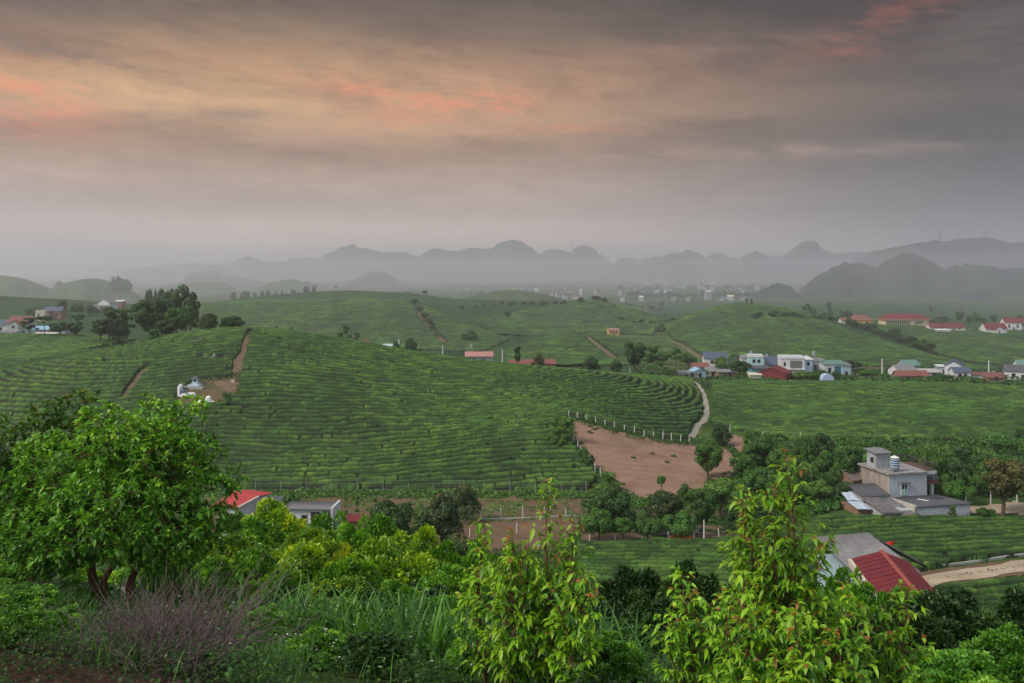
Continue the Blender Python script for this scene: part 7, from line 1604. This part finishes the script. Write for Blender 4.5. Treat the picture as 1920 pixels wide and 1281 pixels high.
blades('grass', 'fine green grass tufts over the foreground', ground_pts(rg, mg, 0, 0), .42, .010, M['grassb'], .45, 6)
def weeds(name, label, n, px0, px1, D0, D1, thr, L, mat, seed, hgt=.12, cl=1.3, W=None):
    rng = np.random.default_rng(seed); px = rng.uniform(px0, px1, n * 3); D = rng.uniform(D0, D1, n * 3); X = X_(px, D); c = fbm(X * cl, D * cl, seed, 3); m = c + .12 * rng.random(n * 3) > thr; X, D, c = X[m][:n], D[m][:n], c[m][:n]; N = len(X)
    P = np.stack([X, D, gz(X, D) + rng.random(N) * hgt * np.clip((c - thr + .12) * 7, .15, 1.6)], 1); a = rng.random(N) * 6.28; Dr = np.stack([np.cos(a), np.sin(a), rng.uniform(-.1, .9, N)], 1)
    o = link(name, leaves(name, P, Dr, L, W or L * .5, mat, .1 + .7 * rng.random(N), .3, rng)); return tag(o, label, kind='stuff')
weeds('weeds', 'low leafy weeds over the foreground soil', 30000, -150, 2050, 7.0, 17, .54, .055, M['weed'], 3, .16)
weeds('weeds', 'taller leafy weeds among the foreground grass', 7000, 420, 1300, 7.0, 15, .57, .06, M['weed'], 7, .5, .8)
weeds('weeds', 'weeds on the bank at the left edge', 7000, -200, 480, 7.6, 15, .53, .05, M['weed'], 9, .3, 1.0)
M['petal'] = mat_plain('white_petal', rgb(.75, .76, .74), var=.05)
def flowers():
    rng = np.random.default_rng(8); n = 120; px = np.concatenate([rng.normal(640, 90, 70), rng.normal(960, 120, 30), rng.normal(380, 50, 20)]); D = rng.uniform(8.2, 13.5, n); X = X_(px, D); z = gz(X, D) + rng.uniform(.15, .5, n)
    P = np.repeat(np.stack([X, D, z], 1), 5, 0); a = np.tile(np.arange(5) * 1.2566, n); Dr = np.stack([np.cos(a), np.sin(a), np.full(5 * n, .35)], 1); tag(link('wildflowers', leaves('wildflowers', P, Dr, .013, .010, M['petal'], np.zeros(5 * n), .1, rng)), 'tiny white wildflowers scattered in the foreground weeds', kind='stuff')
flowers()
def stick(name, label, a, b, r, mat):
    P = [];
    for px, py in (a, b):
        D = hit(px, py, 5, 30); P.append(np.array([X_(px, D), D, gz(X_(px, D), D) + .03]))
    o = empty(name, P[0]); q = np.linspace(0, 1, 7)[:, None]; path = (P[1] - P[0]) * q + np.array([0, 0, .05]) * np.sin(q * 3.1) + np.array([0, .03, 0]) * np.sin(q * 7); T_ = Tubes(); T_.add(path, r * (1 - .5 * q[:, 0]), 6); T_.add([path[4], path[4] + [.08, .05, .1]], [r * .5, r * .2], 5); link('wood', T_.mesh('wood', mat), o); tag(o, label, 'stick')
stick('fallen_branch', 'pale fallen branch lying on the foreground soil', (452, 1236), (512, 1216), .014, M['bark'])
def stone(px, py, r, label):
    D = hit(px, py, 5, 30); x, y, z = at(px, D); rng = np.random.default_rng(int(px)); th = np.linspace(0, pi, 9); ph = np.arange(14) / 14 * 2 * pi; T1_, P1_ = np.meshgrid(th, ph, indexing='ij'); rr = r * (1 + .35 * (fbm(np.cos(P1_) * 1.5 + 5, T1_ * 1.5 + np.sin(P1_), 5, 3) - .5)); v = np.stack([rr * np.sin(T1_) * np.cos(P1_) * 1.3, rr * np.sin(T1_) * np.sin(P1_), rr * np.cos(T1_) * .7], 2).reshape(-1, 3)
    f = [(i * 14 + j, i * 14 + (j + 1) % 14, (i + 1) * 14 + (j + 1) % 14, (i + 1) * 14 + j) for i in range(8) for j in range(14)]; o = link('stone', mesh_np('stone', v, [np.array(f)], [pm('pinkish_stone', rgb(.26, .19, .17), var=.3, scale=8)], True), None, (x, y, z + r * .3)); tag(o, label, 'stone')
stone(652, 1214, .075, 'pinkish stone among the foreground weeds'); stone(470, 1262, .05, 'small stone at the bottom beside the dry brush')
def bare_shrub():
    rng = np.random.default_rng(14); D = 10.4; x, y, z = at(568, D); o = empty('bare_shrub', (x, y, z)); tag(o, 'thin bare stemmed little shrub beside the bright grass tuft', 'shrub'); T_ = Tubes()
    T_.add([[0, 0, -.05], [-.01, 0, .22], [-.08, .02, .42]], [.012, .009, .005], 6); P = []
    for k in range(14):
        b = np.array([-.01 - .004 * k, 0, .16 + .018 * k]); a = rng.uniform(0, 6.28); d = np.array([cos(a) * .7, sin(a) * .5, .7]); l = rng.uniform(.15, .4); T_.add([b, b + d * l * .5, b + d * l + [0, 0, .02]], [.004, .003, .0015], 4); P += [b + d * l * t for t in (.6, .8, 1)]
    link('stem', T_.mesh('stem', M['bark']), o); P = np.array(P); link('foliage', leaves('foliage', P, rng.normal(0, 1, P.shape), .035, .016, M['weed'], rng.random(len(P)), .3, rng), o)
bare_shrub()

def border_weeds(poly, D0, D1, n, w, mat, label, seed, size=.16, hgt=.45):
    rng = np.random.default_rng(seed); xs = [p[0] for p in poly]; px = rng.uniform(min(xs) - 12, max(xs) + 12, n * 8); D = np.sqrt(rng.uniform(D0 ** 2, D1 ** 2, n * 8)); X = X_(px, D); g = gz(X, D); py = HY + F * (CZ - g) / D
    c = list(poly) + [poly[0]]; d = near_line(px, py * 1.0, c, [w] * len(c)); m = d < 1 - .9 * rng.random(n * 8); m &= fbm(X * .5, D * .5, seed, 2) > .38
    X, D, g = X[m][:n], D[m][:n], g[m][:n]; N = len(X); P = np.stack([X, D, g + hgt * rng.random(N)], 1); Nr = np.stack([rng.normal(0, .5, N), rng.normal(-.2, .5, N), np.full(N, .8)], 1)
    tag(link('weeds', cards('weeds', P, Nr, size, mat, .15 + .7 * rng.random(N), rng)), label, kind='stuff')
border_weeds(RED, 108, 175, 7000, 9, M['mid'], 'ragged weeds along the edges of the red field', 31)
border_weeds(STRIPP, 76, 125, 6000, 9, M['mid'], 'ragged weeds along the edges of the brown strip', 32)
border_weeds([(1700, 1098), (1760, 1086), (1860, 1072), (1930, 1062), (1930, 1078), (1860, 1088), (1760, 1100)], 60, 112, 1400, 2.6, M['mid'], 'weeds along both sides of the sandy road', 33, .09, .3)
border_weeds(CLEAR, 145, 215, 2500, 7, M['mid'], 'weeds around the grave clearing', 34)
